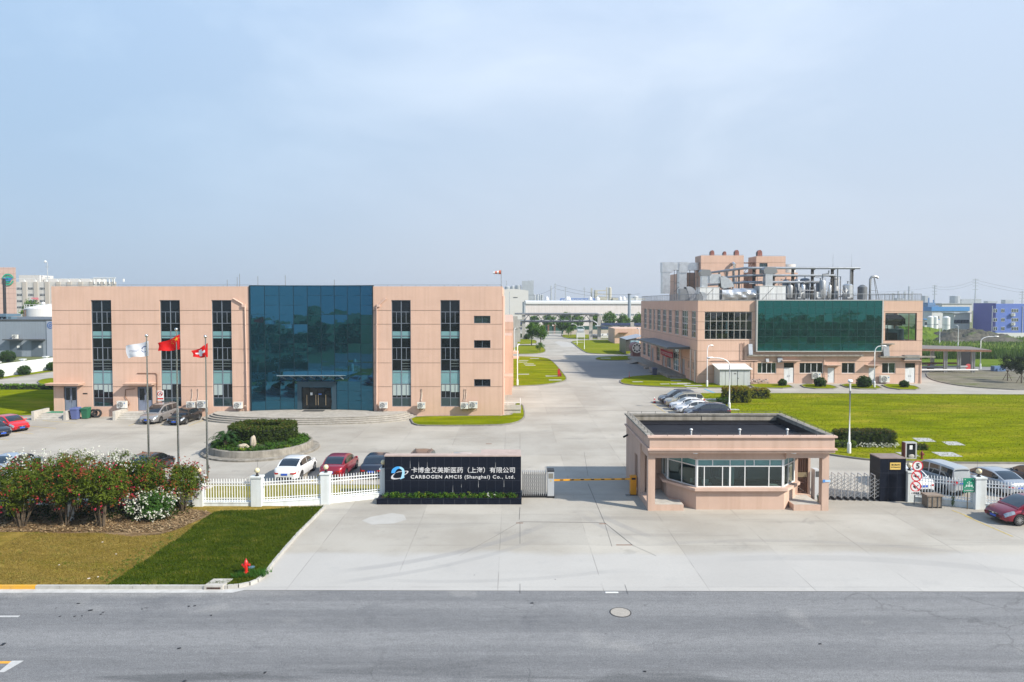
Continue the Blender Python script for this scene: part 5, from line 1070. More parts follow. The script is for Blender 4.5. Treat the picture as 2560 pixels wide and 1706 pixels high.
def bay_window(p,q,vx,z0=1.341,z1=3.05,zt=2.62,post=True):
    p,q = Vector((*p,0)),Vector((*q,0)); u = (q-p).normalized(); n = Vector((u.y,-u.x,0)); L_ = (q-p).length
    subs = []
    tops = vx['top']; bots = vx['bot']
    f = MB(); rot = Matrix((u,n,Vector((0,0,1)))).transposed(); C = lambda a_,z,d=.1: p+u*a_-n*d+Vector((0,0,z))
    f.obox(C(.06,(z0+z1)/2),(.12,.12,z1-z0),mat=rot); f.obox(C(L_-.06,(z0+z1)/2),(.12,.12,z1-z0),mat=rot)
    for z in (z0+.03,zt,z1-.03): f.obox(C(L_/2,z),(L_-.24,.09,.06),mat=rot)
    for v in tops: f.obox(C(v,(zt+z1)/2),(.05,.085,z1-zt-.06),mat=rot)
    for v in bots:
        w_ = .05
        if isinstance(v,tuple): v,w_ = v
        f.obox(C(v,(zt+z0)/2),(w_,.087,zt-z0-.06),mat=rot)
    fo = f.build('bay_window',white_p,gh)
    g = MB(); g.quad(C(.1,z0),C(L_-.1,z0),C(L_-.1,zt),C(.1,zt)); g.build('pane',glass_g,fo); g = MB(); g.quad(C(.1,zt),C(L_-.1,zt),C(L_-.1,z1),C(.1,z1)); g.build('pane',[M('tinted_upper_pane',(.12,.27,.27),.12,spec=.7,var=.2,scale=.9)],fo)
bay_window(bay0[0],bay0[1],dict(top=[],bot=[.8])); bay_window(bay0[1],bay0[2],dict(top=[1.2],bot=[1.2])); bay_window(bay0[2],bay0[3],dict(top=[1.0,(2.05),2.95,3.5,4.45],bot=[.5,1.6,(2.05,.1),2.95,4.4])); bay_window(bay0[3],bay0[4],dict(top=[.85],bot=[.85]));
a = MB(); a.box(10.5,16.6,42.6,43.3,1.2,1.26); a.box(10.6,11.6,42.7,43.2,.9,1.2); a.box(14,16,42.7,43.2,.9,1.2); a.build('desk',M('dark_desk',(.06,.05,.045),.5),gh)
a = MB()
for k in range(6): a.cyl((13.15+.06*k,41.45+.02*(k % 2),1.35),(13.15+.06*k,41.45+.02*(k % 2),2.6),.05,6)
a.build('curtain',M('white_curtain',(.6,.65,.62),.8),gh)
a = MB(); a.box(11.7,12.1,42.0,42.05,1.27,1.6); a.box(12.0,12.35,42.1,42.4,1.26,1.3); a.box(10.9,11.05,41.75,41.77,1.5,1.75); a.box(16.0,16.1,44.4,44.5,2.2,2.6); a.build('papers',white_p,gh)
for x in (11.9,13.0,14.8): a = MB(); a.box(x-.25,x+.25,43.7,43.8,1.3,2.0); a.box(x-.04,x+.04,43.6,43.7,.9,1.35); a.build('chair_back',black,gh)
for x in (11.05,16.9): a = MB(); a.cyl((x-.1,40.75,ZC-.06),(x-.1,40.75,ZC-.001),.16,12); a.build('ceiling_light',white_p,gh)
a = MB(); a.quad((HX0+PW+.01,HY0+.05,.364),(10.28,HY0+.05,.364),(10.28,HY0+1.09,.364),(HX0+PW+.01,HY0+1.09,.364)); a.quad((HX0+PW,HY0+1.12,.304),(9.74,HY0+1.12,.304),(9.74,44.6,.304),(HX0+PW,44.6,.304)); a.quad((16.95,HY0+.05,.364),(HX1-PW-.02,HY0+.05,.364),(HX1-PW-.02,HY0+2.18,.364),(16.95,HY0+2.18,.364)); a.build('porch_floor',conc_l,gh)
gt = thing('barred_gate','brown barred pedestrian gate behind the gatehouse right porch','gate',(18.5,43.58,.3))
a = MB()
for i in range(5): x = 18.25+.14*i; a.bar((x,43.58,.35),(x,43.58,2.7),.035)
for z in (2.68,1.0,.42): a.bar((18.21,43.58,z),(18.85,43.58,z),.045)
a.build('bars',brown,gt); a = MB(); a.box(18.22,18.84,43.53,43.55,1.35,1.66); a.build('panel',M('brass_panel',(.30,.24,.15),.4,.5),gt)
a = MB(); a.box(18.6,19.05,HY0-.03,HY0-.004,1.75,1.86) ; pq = tag(a.build('house_number_plate',M('pale_blue_plate',(.42,.60,.80),.4)),'small pale blue plate on the gatehouse right front post','plate'); a = MB(); a.box(18.6,18.74,HY0-.036,HY0-.031,1.72,1.89); a.build('emblem',M('plate_blue',(.08,.26,.60),.4),pq)
bk = thing('bucket','dark green bucket on the ground behind the gatehouse right porch post','bucket',(19.25,42.5,0)); a = MB(); a.lathe([(.01,.001),(.17,.002),(.22,.39),(.235,.39),(.235,.42),(.2,.42)],(19.25,42.5,0),16); a.build('body',M('green_bucket',(.012,.06,.045),.5),bk,smooth=40); a = MB(); a.tube([(19.25+.22*cos(t),42.5,.39+.26*sin(t)) for t in [pi*i/8 for i in range(9)]],.012,5); a.build('handle',black,bk)
cm = thing('security_camera','black security camera on the gatehouse left wall','camera',(8.0,47.4,3.2)); a = MB(); a.cyl((8.0,47.4,3.3),(7.7,47.2,3.2),.07,8); a.build('body',black,cm); a = MB(); a.bar((8.1,47.4,3.3),(7.95,47.4,3.33),.05); a.build('bracket',grey_m,cm)
# ------------------------------------------------------------------ fences: pillars, plinth and white railings
def fence(label,P,lamps,pillars,h=1.72,plinth=.32,panel_skip=(),ph=1.95,grp='white railing fences'):
    c = Vector((sum(p[0] for p in P)/len(P),sum(p[1] for p in P)/len(P),0)); r = thing('fence',label,'fence',c,grp)
    for i in range(len(P)-1):
        if i in panel_skip: continue
        A,B = Vector((*P[i],0)),Vector((*P[i+1],0)); u = (B-A).normalized(); A2,B2 = A+u*.24,B-u*.24
        m = MB(); m.bar(A2+Vector((0,0,plinth/2-.0)),B2+Vector((0,0,plinth/2)),.22,plinth); m.bar(A2+Vector((0,0,plinth+.02)),B2+Vector((0,0,plinth+.02)),.27,.05); m.build('plinth',white_w,r)
        m = MB(); L_ = (B2-A2).length; k = int(L_/.158)
        for z in (plinth+.12,plinth+.25,h-.17,h-.36): m.bar(A2+Vector((0,0,z)),B2+Vector((0,0,z)),.04,.045)
        for j in range(k+1):
            p = A2+u*(L_*j/k); m.cyl(p+Vector((0,0,plinth+.04)),p+Vector((0,0,h)),.024,5); m.cyl(p+Vector((0,0,h)),p+Vector((0,0,h+.06)),.024,5,r2=.004)
        m.build('railing',M('railing_white',(.78,.80,.80),.4),r)
    for i in pillars:
        x,y = P[i]; w_ = .46 if isinstance(pillars,(list,tuple)) else pillars[i]
        m = MB(); m.box(x-w_/2,x+w_/2,y-.23,y+.23,0,ph-.1); m.box(x-w_/2-.05,x+w_/2+.05,y-.28,y+.28,ph-.1,ph); m.build('pillar',white_w,r)
    return r
globe_m = M('cream_globe',(.70,.60,.38),.25,spec=.6)
def globe(x,y,z,label):
    o = thing('globe_lamp',label,'lamp',(x,y,z),'cream globe lamps on the fence pillars')
    a = MB(); a.lathe([(.12,0),(.12,.03),(.06,.08),(.05,.15),(.09,.17),(.09,.19)],(x,y,z),12); a.build('base',black,o); a = MB(); a.ball((x,y,z+.33),.16,18,12); a.build('globe',globe_m,o,smooth=60)
    a = MB(); a.cyl((x-.02,y+.12,z),(x-.02,y+.12,z+.95),.008,4); a.build('wire',dgrey_m,o)
FLp = [(-42,42.15),(-36.4,42.1),(-30.8,42.0),(-25.0,41.85),(-19.05,41.5),(-15.5,41.5),(-11.55,42.35),(-8.2,43.6)]
fl = fence('white railing fence with square pillars running from the oleanders to the name wall',FLp,None,{0: .46,1: .46,2: .46,3: .46,4: .62,5: .62,6: .56,7: .34})
globe(-15.5,41.5,1.95,'cream globe lamp on the fence pillar nearest the oleander hedge'); globe(-11.55,42.35,1.95,'cream globe lamp on the middle fence pillar before the red saloon'); globe(-8.22,43.62,1.95,'cream globe lamp at the left end of the black name wall'); globe(-19.05,41.5,1.95,'cream globe lamp half hidden by the last oleander')
FRp = [(24.95,42.85),(28.25,41.3),(33.2,39.6),(38.5,38.6)]
fence('white railing fence behind the round traffic signs, right of the black gate pier',FRp,None,{0: .4,1: .6,2: .6,3: .5})
globe(24.95,42.85,1.95,'cream globe lamp touching the black gate pier'); globe(28.25,41.3,1.95,'cream globe lamp on the pillar beside the green sign')
# ------------------------------------------------------------------ folding gates, barrier, gate pier
lat_m = M('lattice_steel',(.42,.43,.44),.35,.6)
def folding_gate(label,x0,x1,y0,y1,n,h,head):
    r = thing('folding_gate',label,'gate',((x0+x1)/2,(y0+y1)/2,0),'silver folding gates')
    m = MB(); s = MB(); s2 = MB(); bl = MB(); P = lambda f,d=0: (x0+(x1-x0)*f,y0+(y1-y0)*f+d)
    for i in range(n+1):
        f = i/n
        for d in (-.24,.24):
            x,y = P(f,d); m.cyl((x,y,.1),(x,y,h),.028,6);
        xa,ya = P(f,-.24); xb,yb_ = P(f,.24); m.cyl((xa,ya,h),(xb,yb_,h+.03),.028,6)
        bl.box(xa-.06,xa+.06,ya-.06,yb_+.06,.02,.13)
        if i < n:
            f2 = (i+1)/n
            for d in (-.24,.24):
                k = 5
                for q in range(k):
                    za,zb = .18+(h-.4)*q/k,.18+(h-.4)*(q+1)/k+.06; xa,ya = P(f,d); xb,yb_ = P(f2,d); t_ = s if d < 0 else s2; t_.bar((xa,ya,za),(xb,yb_,zb),.026,.02); t_.bar((xa,ya,zb),(xb,yb_,za),.026,.02)
    m.build('upright',M('gate_tube_steel',(.55,.55,.55),.3,.7),r); s.build('lattice',lat_m,r); s2.build('lattice',lat_m,r); bl.build('wheel_box',black,r)
    if head:
        hx = x1+.12; a = MB(); a.box(hx,hx+.42,y1-.35,y1+.35,.12,1.68); b = a.build('drive_head',M('gate_head_grey',(.46,.48,.50),.4,.2),r)
        a = MB(); a.box(hx-.02,hx+.44,y1-.37,y1+.37,0,.119); a.box(hx-.01,hx+.43,y1-.36,y1+.36,1.681,1.76); a.build('trim',black,b); a = MB(); a.box(hx+.06,hx+.36,y1-.358,y1-.351,1.25,1.58); a.build('screen',M('amber_screen',(.20,.19,.16),.3),b)
        a = MB(); a.cyl((hx+.21,y1-.352,1.1),(hx+.21,y1-.358,1.1),.05,12); a.build('emblem',M('brass_emblem',(.55,.45,.2),.4),b)
folding_gate('silver folding gate between the name wall and the yellow barrier',.68,2.15,43.9,43.9,11,1.62,True)
folding_gate('silver folding gate between the gatehouse and the black pier',23.6,19.6,43.05,43.4,10,1.62,False)
a = MB(); a.box(19.18,19.5,43.2,43.75,.0,1.9); kq = tag(a.build('gate_motor_cabinet',M('gate_head_grey',(.56,.58,.60),.4,.1)),'white gate motor cabinet with a grey screen behind the gatehouse right post','cabinet'); a = MB(); a.box(19.23,19.46,43.185,43.199,1.45,1.8); a.build('screen',dgrey_m,kq)
bg_ = thing('barrier_gate','yellow and black barrier boom on an orange box beside the gatehouse','barrier',(7.9,44.3,0))
a = MB(); a.box(7.68,8.06,44.15,44.55,.05,1.2); a.box(7.66,8.08,44.13,44.57,1.2,1.24); a.build('housing',M('orange_yellow',(.72,.30,.012),.45,var=.06),bg_); a = MB(); a.box(7.64,8.1,44.1,44.6,0,.05); a.box(7.74,8.0,44.14,44.149,1.02,1.14); a.build('base_plate',black,bg_)
BA,BB = Vector((2.72,44.2,.98)),Vector((7.7,44.2,1.06))
for i in range(15):
    p,q = BA.lerp(BB,i/15),BA.lerp(BB,(i+1)/15); a = MB(); a.bar(p,q,.05,.11); a.build('boom',yellow_p,bg_)
    if i % 2:
        m_c = p.lerp(q,.5); a = MB(); a.obox(m_c+Vector((0,-.03,.01)),(.22,.012,.06)); a.build('stripe',black,bg_)
a = MB(); a.box(7.35,7.62,44.0,44.25,0,.12); a.build('sensor',grey_m,bg_)
gp = thing('gate_pier','black granite gate pier with a yellow address plaque','pier',(23.9,43.5,0))
a = MB(); a.box(23.08,24.68,42.78,44.05,0,2.7); a.box(23.06,24.7,42.76,44.07,2.7,2.76,1); a.build('pier',[granite,M('pier_cap',(.22,.17,.15),.8,var=.2,scale=2)],gp)
a = MB()
for z in (.9,1.8): a.box(23.08,24.68,42.776,42.779,z-.005,z+.005); a.box(23.076,23.079,42.78,44.05,z-.005,z+.005)
for x in (23.6,24.15): a.box(x-.004,x+.004,42.776,42.779,0,2.7)
a.build('joint',M('pier_joint',(.03,.035,.05),.6),gp)
a = MB(); a.box(23.68,24.34,42.75,42.775,2.02,2.46); pq = a.build('plaque',M('yellow_plaque',(.70,.48,.13),.4),gp)
lettering(pq,'letter','顺工路69号',23.76,24.28,2.27,2.38,42.746,black,.004,.01); lettering(pq,'letter','No.69 Shungong Road',23.74,24.30,2.13,2.21,42.746,black,.004,.008)
# ------------------------------------------------------------------ flags and poles
def pole(px,ytop,ybase_Y,label):
    x = at(px,1225,ybase_Y).x; h = at(px,ytop,ybase_Y).z
    o = thing('flagpole',label,'flagpole',(x,ybase_Y,0),'stainless flagpoles'); a = MB(); a.cyl((x,ybase_Y,.02),(x,ybase_Y,5.2),.075,12,.068); a.cyl((x,ybase_Y,5.2),(x,ybase_Y,h-.1),.055,12,.038); a.build('pole',steel,o,smooth=50)
    a = MB(); a.ball((x,ybase_Y,h),.11,14,8); a.build('finial',M('finial_steel',(.75,.72,.66),.15,1.),o,smooth=60); a = MB(); a.cyl((x,ybase_Y,5.15),(x,ybase_Y,5.4),.085,12); a.box(x+.07,x+.12,ybase_Y-.03,ybase_Y+.03,1.3,1.6); a.build('collar',steel,o)
    a = MB(); a.box(x-.3,x+.3,ybase_Y-.3,ybase_Y+.3,0,.15); a.build('footing',conc_l,o)
    return x,h
p1 = pole(373.5,840,45.8,'steel flagpole flying the white company flag'); p2 = pole(447.5,824,45.8,'tallest steel flagpole, flying the red flag with yellow stars'); p3 = pole(519.5,842,45.8,'steel flagpole flying the red flag with a white cross')
def flag(name,label,px,Y,corners,mats,matf,nx=26,nz=18,seed=0):
    """corners in photo pixels: hoist top, fly top, fly bottom, hoist bottom; a waved double-curved sheet."""
    ht,ft,fb,hb = [at(x,y,Y) for x,y in corners]; a = MB(); rr = random.Random(seed); ph = rr.uniform(0,6)
    def P(u,v):
        p = ht.lerp(ft,u).lerp(hb.lerp(fb,u),v); w_ = sin(u*7.5+ph+v*1.4)*.11*u**.6+sin(u*3+v*3+ph)*.10*u
        return (p.x+.03*sin(u*9+v*5+ph)*u,Y+w_+.05,p.z+.07*sin(u*6+ph*.7)*u*(1 if v > .5 else .5)-.10*sin(pi*u)*(1-v)*.6)
    for i in range(nx+1):
        for k in range(nz+1): a.v.append(P(i/nx,k/nz))
    for i in range(nx):
        for k in range(nz):
            a.f.append([i*(nz+1)+k,i*(nz+1)+k+1,(i+1)*(nz+1)+k+1,(i+1)*(nz+1)+k]); a.m.append(matf((i+.5)/nx,(k+.5)/nz))
    r = thing(name,label,'flag',ht,None); o = a.build('cloth',mats,r,smooth=80); return r,P
def fl_mat(n,c): return leafless(n,c)
def leafless(name,col):
    m = bpy.data.materials.new(name); m.use_nodes = True; t = m.node_tree; b = t.nodes['Principled BSDF']; b.inputs['Base Color'].default_value = (*col,1); b.inputs['Roughness'].default_value = .7
    tr = nn(t,'ShaderNodeBsdfTranslucent'); tr.inputs['Color'].default_value = (*col,1); mx = nn(t,'ShaderNodeMixShader'); mx.inputs[0].default_value = .4
    t.links.new(b.outputs[0],mx.inputs[1]); t.links.new(tr.outputs[0],mx.inputs[2]); t.links.new(mx.outputs[0],t.nodes['Material Output'].inputs['Surface']); return m
fr_,fy_,fw_ = leafless('flag_red',(.72,.006,.006)),leafless('flag_yellow',(.80,.56,.05)),leafless('flag_white',(.86,.87,.90))
fb_ = leafless('flag_blue',(.04,.10,.34)); fg_ = leafless('flag_grey',(.18,.22,.36))
def zp(x,y,ox=300,oy=820): return (ox+x*240/2352,oy+y*240/2352)
def sheet_marks(r,P,polys,mat,name='emblem'):
    a = MB()
    for poly in polys:
        for d in (-.006,.006):
            q = [P(u,v) for u,v in poly]; a.add([(p[0],p[1]+d,p[2]) for p in q],[tuple(range(len(q)))])
    a.build(name,mat,r)
r,P = flag('flag','white company flag with pale blue swoosh on the left flagpole',0,45.75,[zp(690,318),zp(95,435),zp(190,740),zp(690,690)],[fw_],lambda u,v: 0,seed=2)
def ringpoly(cu,cv,ru,rv,t0,t1,w0,w1,n=14):
    return [[(cu+(ru)*cos(a),cv+rv*sin(a)),(cu+ru*cos(b),cv+rv*sin(b)),(cu+(ru-w1)*cos(b),cv+(rv-w1*1.6)*sin(b)),(cu+(ru-w0)*cos(a),cv+(rv-w0*1.6)*sin(a))] for a,b in [(t0+(t1-t0)*i/n,t0+(t1-t0)*(i+1)/n) for i in range(n)]]
sheet_marks(r,P,ringpoly(.20,.47,.13,.20,-2.6,-.1,.01,.05)+ringpoly(.20,.50,.14,.20,.2,3.0,.03,.008),fb_)
sheet_marks(r,P,[[(u,v),(u+.03,v),(u+.03,v+.06),(u,v+.06)] for u,v in [(.42+.045*i,.46) for i in range(10)]]+[[(u,v),(u+.028,v),(u+.028,v+.045),(u,v+.045)] for u,v in [(.50+.045*i,.58) for i in range(6)]]+[[(.45,.72),(.86,.74),(.86,.75),(.45,.73)]],fg_,'lettering')
def star(cu,cv,s,rot=0.,asp=1.5):
    pts = []
    for i in range(10): a = rot+pi*i/5-pi/2; q = s if i % 2 == 0 else s*.4; pts.append((cu+q*cos(a)/asp,cv+q*sin(a)))
    return [[(cu,cv),pts[i],pts[(i+1) % 10]] for i in range(10)]
r,P = flag('flag','red flag with yellow stars on the tallest flagpole',0,45.75,[zp(1452,160),zp(925,385),zp(940,592),zp(1452,530)],[fr_],lambda u,v: 0,seed=5)
sheet_marks(r,P,star(.14,.22,.17)+star(.30,.12,.055,.4)+star(.37,.22,.055,.9)+star(.37,.36,.055,.2)+star(.30,.46,.055,.6),fy_,'star')
def cross(u,v):
    return 1 if (abs(u-.5) < .115 and abs(v-.5) < .33) or (abs(v-.5) < .115 and abs(u-.5) < .33) else 0
r,P = flag('flag','red square flag with a white cross on the right flagpole',0,45.75,[zp(2140,372),zp(1765,575),zp(1790,735),zp(2145,720)],[fr_,fw_],cross,nx=30,nz=30,seed=9)
# ------------------------------------------------------------------ cars: built once per kind facing +X, then copied
def car_paint(name,col,metal=.25,rough=.28):
    return M(name,col,rough,metal,coat=.8,spec=.5)
car_glass = mirror_glass('car_glass',(.008,.010,.012),(.8,.88,.92),.05,.02)
chrome = M('car_chrome',(.6,.6,.6),.15,1.)
headlamp = M('headlamp',(.36,.39,.42),.10,.5,spec=.8,var=.3,scale=9); taillamp = M('taillamp',(.42,.012,.014),.2,coat=.6)
plate_b = M('blue_plate',(.03,.10,.50),.4); trim = M('car_trim',(.02,.02,.022),.55); paint0 = car_paint('car_paint',(.5,.5,.5))
rim_m = M('alloy_rim',(.48,.49,.50),.3,.85)
def lerp_tab(tab,x):
    for i in range(len(tab)-1):
        a,b = tab[i],tab[i+1]
        if a[0] <= x <= b[0]:
            t = (x-a[0])/(b[0]-a[0]); t = t*t*(3-2*t) if len(tab) > 2 and False else t
            return a[1]+(b[1]-a[1])*t
    return tab[0][1] if x < tab[0][0] else tab[-1][1]
def csm(tab,x):                          # smooth interpolation through the table
    n = len(tab)
    if x <= tab[0][0]: return tab[0][1]
    if x >= tab[-1][0]: return tab[-1][1]
    for i in range(n-1):
        if tab[i][0] <= x <= tab[i+1][0]:
            def sl(j):
                if j == 0: return (tab[1][1]-tab[0][1])/(tab[1][0]-tab[0][0])
                if j == n-1: return (tab[-1][1]-tab[-2][1])/(tab[-1][0]-tab[-2][0])
                return (tab[j+1][1]-tab[j-1][1])/(tab[j+1][0]-tab[j-1][0])
            h = tab[i+1][0]-tab[i][0]; t = (x-tab[i][0])/h; m0,m1 = sl(i)*h,sl(i+1)*h
            return (2*t**3-3*t*t+1)*tab[i][1]+(t**3-2*t*t+t)*m0+(-2*t**3+3*t*t)*tab[i+1][1]+(t**3-t*t)*m1
def make_car(kind):
    """Tables along x (rear -, front +): deck = top of the lower body, waist = shoulder line, hw = half width, roof = cabin top."""
    T = dict(
        sedan=dict(L=4.6,W=1.80,deck=[(-2.3,.72),(-2.2,.93),(-1.9,1.02),(-1.35,1.04),(-.9,1.0),(.7,.97),(1.0,.96),(1.6,.88),(2.1,.74),(2.3,.55)],waist=[(-2.3,.62),(-2.0,.93),(0,.92),(1.0,.88),(2.0,.70),(2.3,.50)],
                   roof=[(-1.75,1.03),(-1.45,1.17),(-.95,1.38),(-.3,1.455),(.15,1.45),(.55,1.36),(1.0,1.13),(1.28,.95)],xr=-1.75,xf=1.28,wb=(-1.32,1.36),rw=.325,glass=[(-1.35,-.08),(-.02,.98)],hgt=1.455),
        hatch=dict(L=4.3,W=1.80,deck=[(-2.1,.75),(-2.05,.98),(-1.85,1.04),(-1.2,1.02),(.6,.98),(1.0,.97),(1.6,.88),(2.0,.74),(2.2,.55)],waist=[(-2.1,.66),(-1.9,.96),(0,.94),(1.0,.88),(1.9,.70),(2.2,.5)],
                   roof=[(-2.02,1.03),(-1.85,1.18),(-1.6,1.36),(-.9,1.47),(-.2,1.48),(.3,1.44),(.7,1.30),(1.35,.95)],xr=-2.02,xf=1.35,wb=(-1.3,1.32),rw=.325,glass=[(-1.5,-.15),(-.09,1.0)],hgt=1.48),
        suv=dict(L=4.65,W=1.86,deck=[(-2.3,.85),(-2.25,1.08),(-2.0,1.12),(0,1.08),(.9,1.07),(1.1,1.06),(1.8,.99),(2.15,.86),(2.32,.66)],waist=[(-2.3,.75),(-2.0,1.05),(0,1.02),(1.0,.98),(2.0,.84),(2.32,.6)],
                 roof=[(-2.22,1.1),(-2.05,1.3),(-1.9,1.55),(-1.2,1.68),(-.3,1.7),(.2,1.66),(.6,1.52),(1.25,1.06)],xr=-2.22,xf=1.25,wb=(-1.35,1.38),rw=.36,glass=[(-2.0,-1.3),(-1.22,-.16),(-.1,.92)],hgt=1.70),
        estate=dict(L=4.85,W=1.84,deck=[(-2.4,.8),(-2.35,1.0),(-2.1,1.04),(0,1.0),(1.0,.98),(1.2,.97),(1.8,.9),(2.25,.76),(2.43,.57)],waist=[(-2.4,.7),(-2.1,.97),(0,.95),(1.0,.9),(2.1,.74),(2.43,.52)],
                    roof=[(-2.32,1.02),(-2.05,1.25),(-1.75,1.43),(-1.0,1.52),(-.2,1.53),(.3,1.48),(.7,1.34),(1.35,.97)],xr=-2.32,xf=1.35,wb=(-1.4,1.42),rw=.34,glass=[(-2.05,-1.3),(-1.24,-.16),(-.1,.98)],hgt=1.53),
        mpv=dict(L=5.1,W=1.86,deck=[(-2.5,.85),(-2.46,1.05),(-2.2,1.10),(0,1.08),(1.1,1.08),(1.35,1.07),(2.0,.98),(2.4,.84),(2.58,.62)],waist=[(-2.5,.75),(-2.2,1.04),(0,1.02),(1.2,1.0),(2.2,.84),(2.58,.56)],
                 roof=[(-2.45,1.08),(-2.3,1.35),(-2.15,1.65),(-1.4,1.76),(-.2,1.79),(.4,1.74),(.8,1.6),(1.65,1.05)],xr=-2.45,xf=1.65,wb=(-1.5,1.5),rw=.34,glass=[(-2.2,-1.05),(-.97,.12),(.2,1.25)],hgt=1.79),
        van=dict(L=3.85,W=1.52,deck=[(-1.9,.9),(-1.88,1.1),(-1.6,1.14),(0,1.12),(1.4,1.1),(1.7,1.04),(1.88,.9),(1.95,.7)],waist=[(-1.9,.8),(-1.7,1.08),(0,1.08),(1.5,1.02),(1.95,.66)],
                 roof=[(-1.86,1.12),(-1.84,1.5),(-1.76,1.78),(-1.4,1.86),(0,1.88),(.7,1.85),(1.05,1.74),(1.8,1.06)],xr=-1.86,xf=1.8,wb=(-1.15,1.2),rw=.28,glass=[(-1.68,-.72),(-.62,.28),(.4,1.22)],hgt=1.88))[kind]
    L,hw = T['L'],T['W']/2; x0,x1 = T['deck'][0][0],T['deck'][-1][0]
    r = thing(dict(suv='sport_utility_car',mpv='people_carrier',van='minivan',hatch='hatchback_car').get(kind,kind+'_car'),None,None)
    N = 46; m = MB(); K = None
    for i in range(N+1):
        x = x0+(x1-x0)*(.5-.5*cos(pi*i/N)) if i not in (0,N) else (x0 if i == 0 else x1)
        e = min((x-x0),(x1-x)); tap = 1-.20*max(0,1-e/.45)**2.0-.05*max(0,1-e/1.1); w = hw*tap
        zb = .20+.12*max(0,1-e/.3); dk,wa = csm(T['deck'],x),csm(T['waist'],x); dk = max(dk,wa+.015)
        ring = [(0,zb),(w*.86,zb),(w*.955,zb+.07),(w*.985,zb+.20),(w,(zb+wa)*.52),(w*.985,wa-.10),(w*.955,wa-.015),(w*.90,wa+(dk-wa)*.35),(w*.78,wa+(dk-wa)*.72),(w*.45,dk-.012),(0,dk)]
        K = len(ring); m.v += [(x,y,z) for y,z in ring]+[(x,-y,z) for y,z in ring[-2:0:-1]]
    R2 = 2*K-2
    for i in range(N):
        for k in range(R2): m.f.append([i*R2+k,i*R2+(k+1) % R2,(i+1)*R2+(k+1) % R2,(i+1)*R2+k]); m.m.append(0)
    m.f += [list(range(R2)),list(range(N*R2+R2-1,N*R2-1,-1))]; m.m += [0,0]
    ob = m.build('body',[paint0,trim],None,fix=True)
    ct = MB()
    for wx in T['wb']:
        for s in (-1,1): ct.cyl((wx,s*(hw-.27),T['rw']),(wx,s*(hw+.2),T['rw']),T['rw']+.055,26)
    cu = ct.build('cut',trim,None,fix=True)
    bo = ob.modifiers.new('arch','BOOLEAN'); bo.object = cu; bo.operation = 'DIFFERENCE'; bo.solver = 'EXACT'
    dg = bpy.context.evaluated_depsgraph_get(); me = bpy.data.meshes.new_from_object(ob.evaluated_get(dg),depsgraph=dg)
    bpy.data.objects.remove(ob); bpy.data.objects.remove(cu)
    me.materials.clear(); me.materials.append(paint0); me.materials.append(trim)
    for p in me.polygons:
        c = p.center; inw = any(hypot(c.x-wx,c.z-T['rw']) < T['rw']+.05 and abs(c.y) < hw-.01 for wx in T['wb'])
        p.material_index = 1 if inw or c.z < .27 else 0
    me.polygons.foreach_set('use_smooth',[True]*len(me.polygons)); me.set_sharp_from_angle(angle=radians(32))
    body = bpy.data.objects.new('body',me); COL.objects.link(body); body.parent = r
    n = 30; c = MB(); xr,xf = T['xr'],T['xf']
    def wz(z): t = max(0,(z-.95)/(T['hgt']-.95)); return hw*(.925-.17*t**1.15)
    def ringc(x):
        zt = csm(T['roof'],x); zb = min(csm(T['waist'],x)-.01,zt-.01); wb_,wt = wz(zb),wz(zt)
        e = min(x-xr,xf-x); q = 1-.10*max(0,1-e/.6)
        zs = zb+(zt-zb)*.88
        return [(wb_*q,zb-.03),(wb_*q*.995,zb),(wz(zs)*q*.985,zs),(wt*q*.91,zt-.025),(wt*q*.62,zt-.004),(0,zt)]
    for i in range(n+1):
        x = xr+(xf-xr)*i/n; rg = ringc(x); c.v += [(x,y,z) for y,z in rg]+[(x,-y,z) for y,z in rg[-2::-1]]
    k2 = 11
    for i in range(n):
        for k in range(k2-1): c.f.append([i*k2+k,i*k2+k+1,(i+1)*k2+k+1,(i+1)*k2+k]); c.m.append(0)
    c.f += [list(range(k2)),list(range(n*k2+k2-1,n*k2-1,-1))]; c.m += [0,0]
    cab = c.build('cabin',paint0,r,smooth=38,fix=True)
    def surf(x,f,off=.006):        # f: 0 at the belt, 1 at the cant rail on the side
        rg = ringc(x); (ya,za),(yb_,zb_) = rg[1],rg[2]; return (ya+(yb_-ya)*f+off,za+(zb_-za)*f)
    for (a,b) in T['glass']:
        for s in (1,-1):
            g = MB(); q = 8
            for i in range(q+1):
                x = a+(b-a)*i/q
                for f in (.07,.5,.93):
                    ztop = csm(T['roof'],x); y,z = surf(x,f); g.v.append((x,s*y,z))
            for i in range(q):
                for k in range(2):
                    v = [i*3+k,(i+1)*3+k,(i+1)*3+k+1,i*3+k+1]; g.f.append(v if s < 0 else v[::-1]); g.m.append(0)
            g.build('side_window',car_glass,r,smooth=40)
    def screen(xa,xb,name):        # windscreen / rear window over the sloped top
        g = MB(); q = 6
        for i in range(q+1):
            x = xa+(xb-xa)*i/q; rg = ringc(x); zt = csm(T['roof'],x); y = rg[3][0]*.955
            for f in (-1,-.65,0,.65,1):
                yy = y*f; z = rg[3][1]+(zt-rg[3][1])*(1-abs(f)**2.2); g.v.append((x,yy,z+.010))
        for i in range(q):
            for k in range(4):
                v = [i*5+k,(i+1)*5+k,(i+1)*5+k+1,i*5+k+1]; g.f.append(v if xb > xa else v[::-1]); g.m.append(0)
        g.build(name,car_glass,r,smooth=40,fix=False)
    rf = T['roof']; xs_ = [p[0] for p in rf]
    screen(rf[-3][0]+.02 if kind not in ('van',) else rf[-3][0]+.12,rf[-1][0]-.10,'windscreen')
    screen(rf[0][0]+.05,rf[2][0]-.03 if kind in ('hatch','suv','mpv','van','estate') else rf[2][0]+.1,'rear_window')
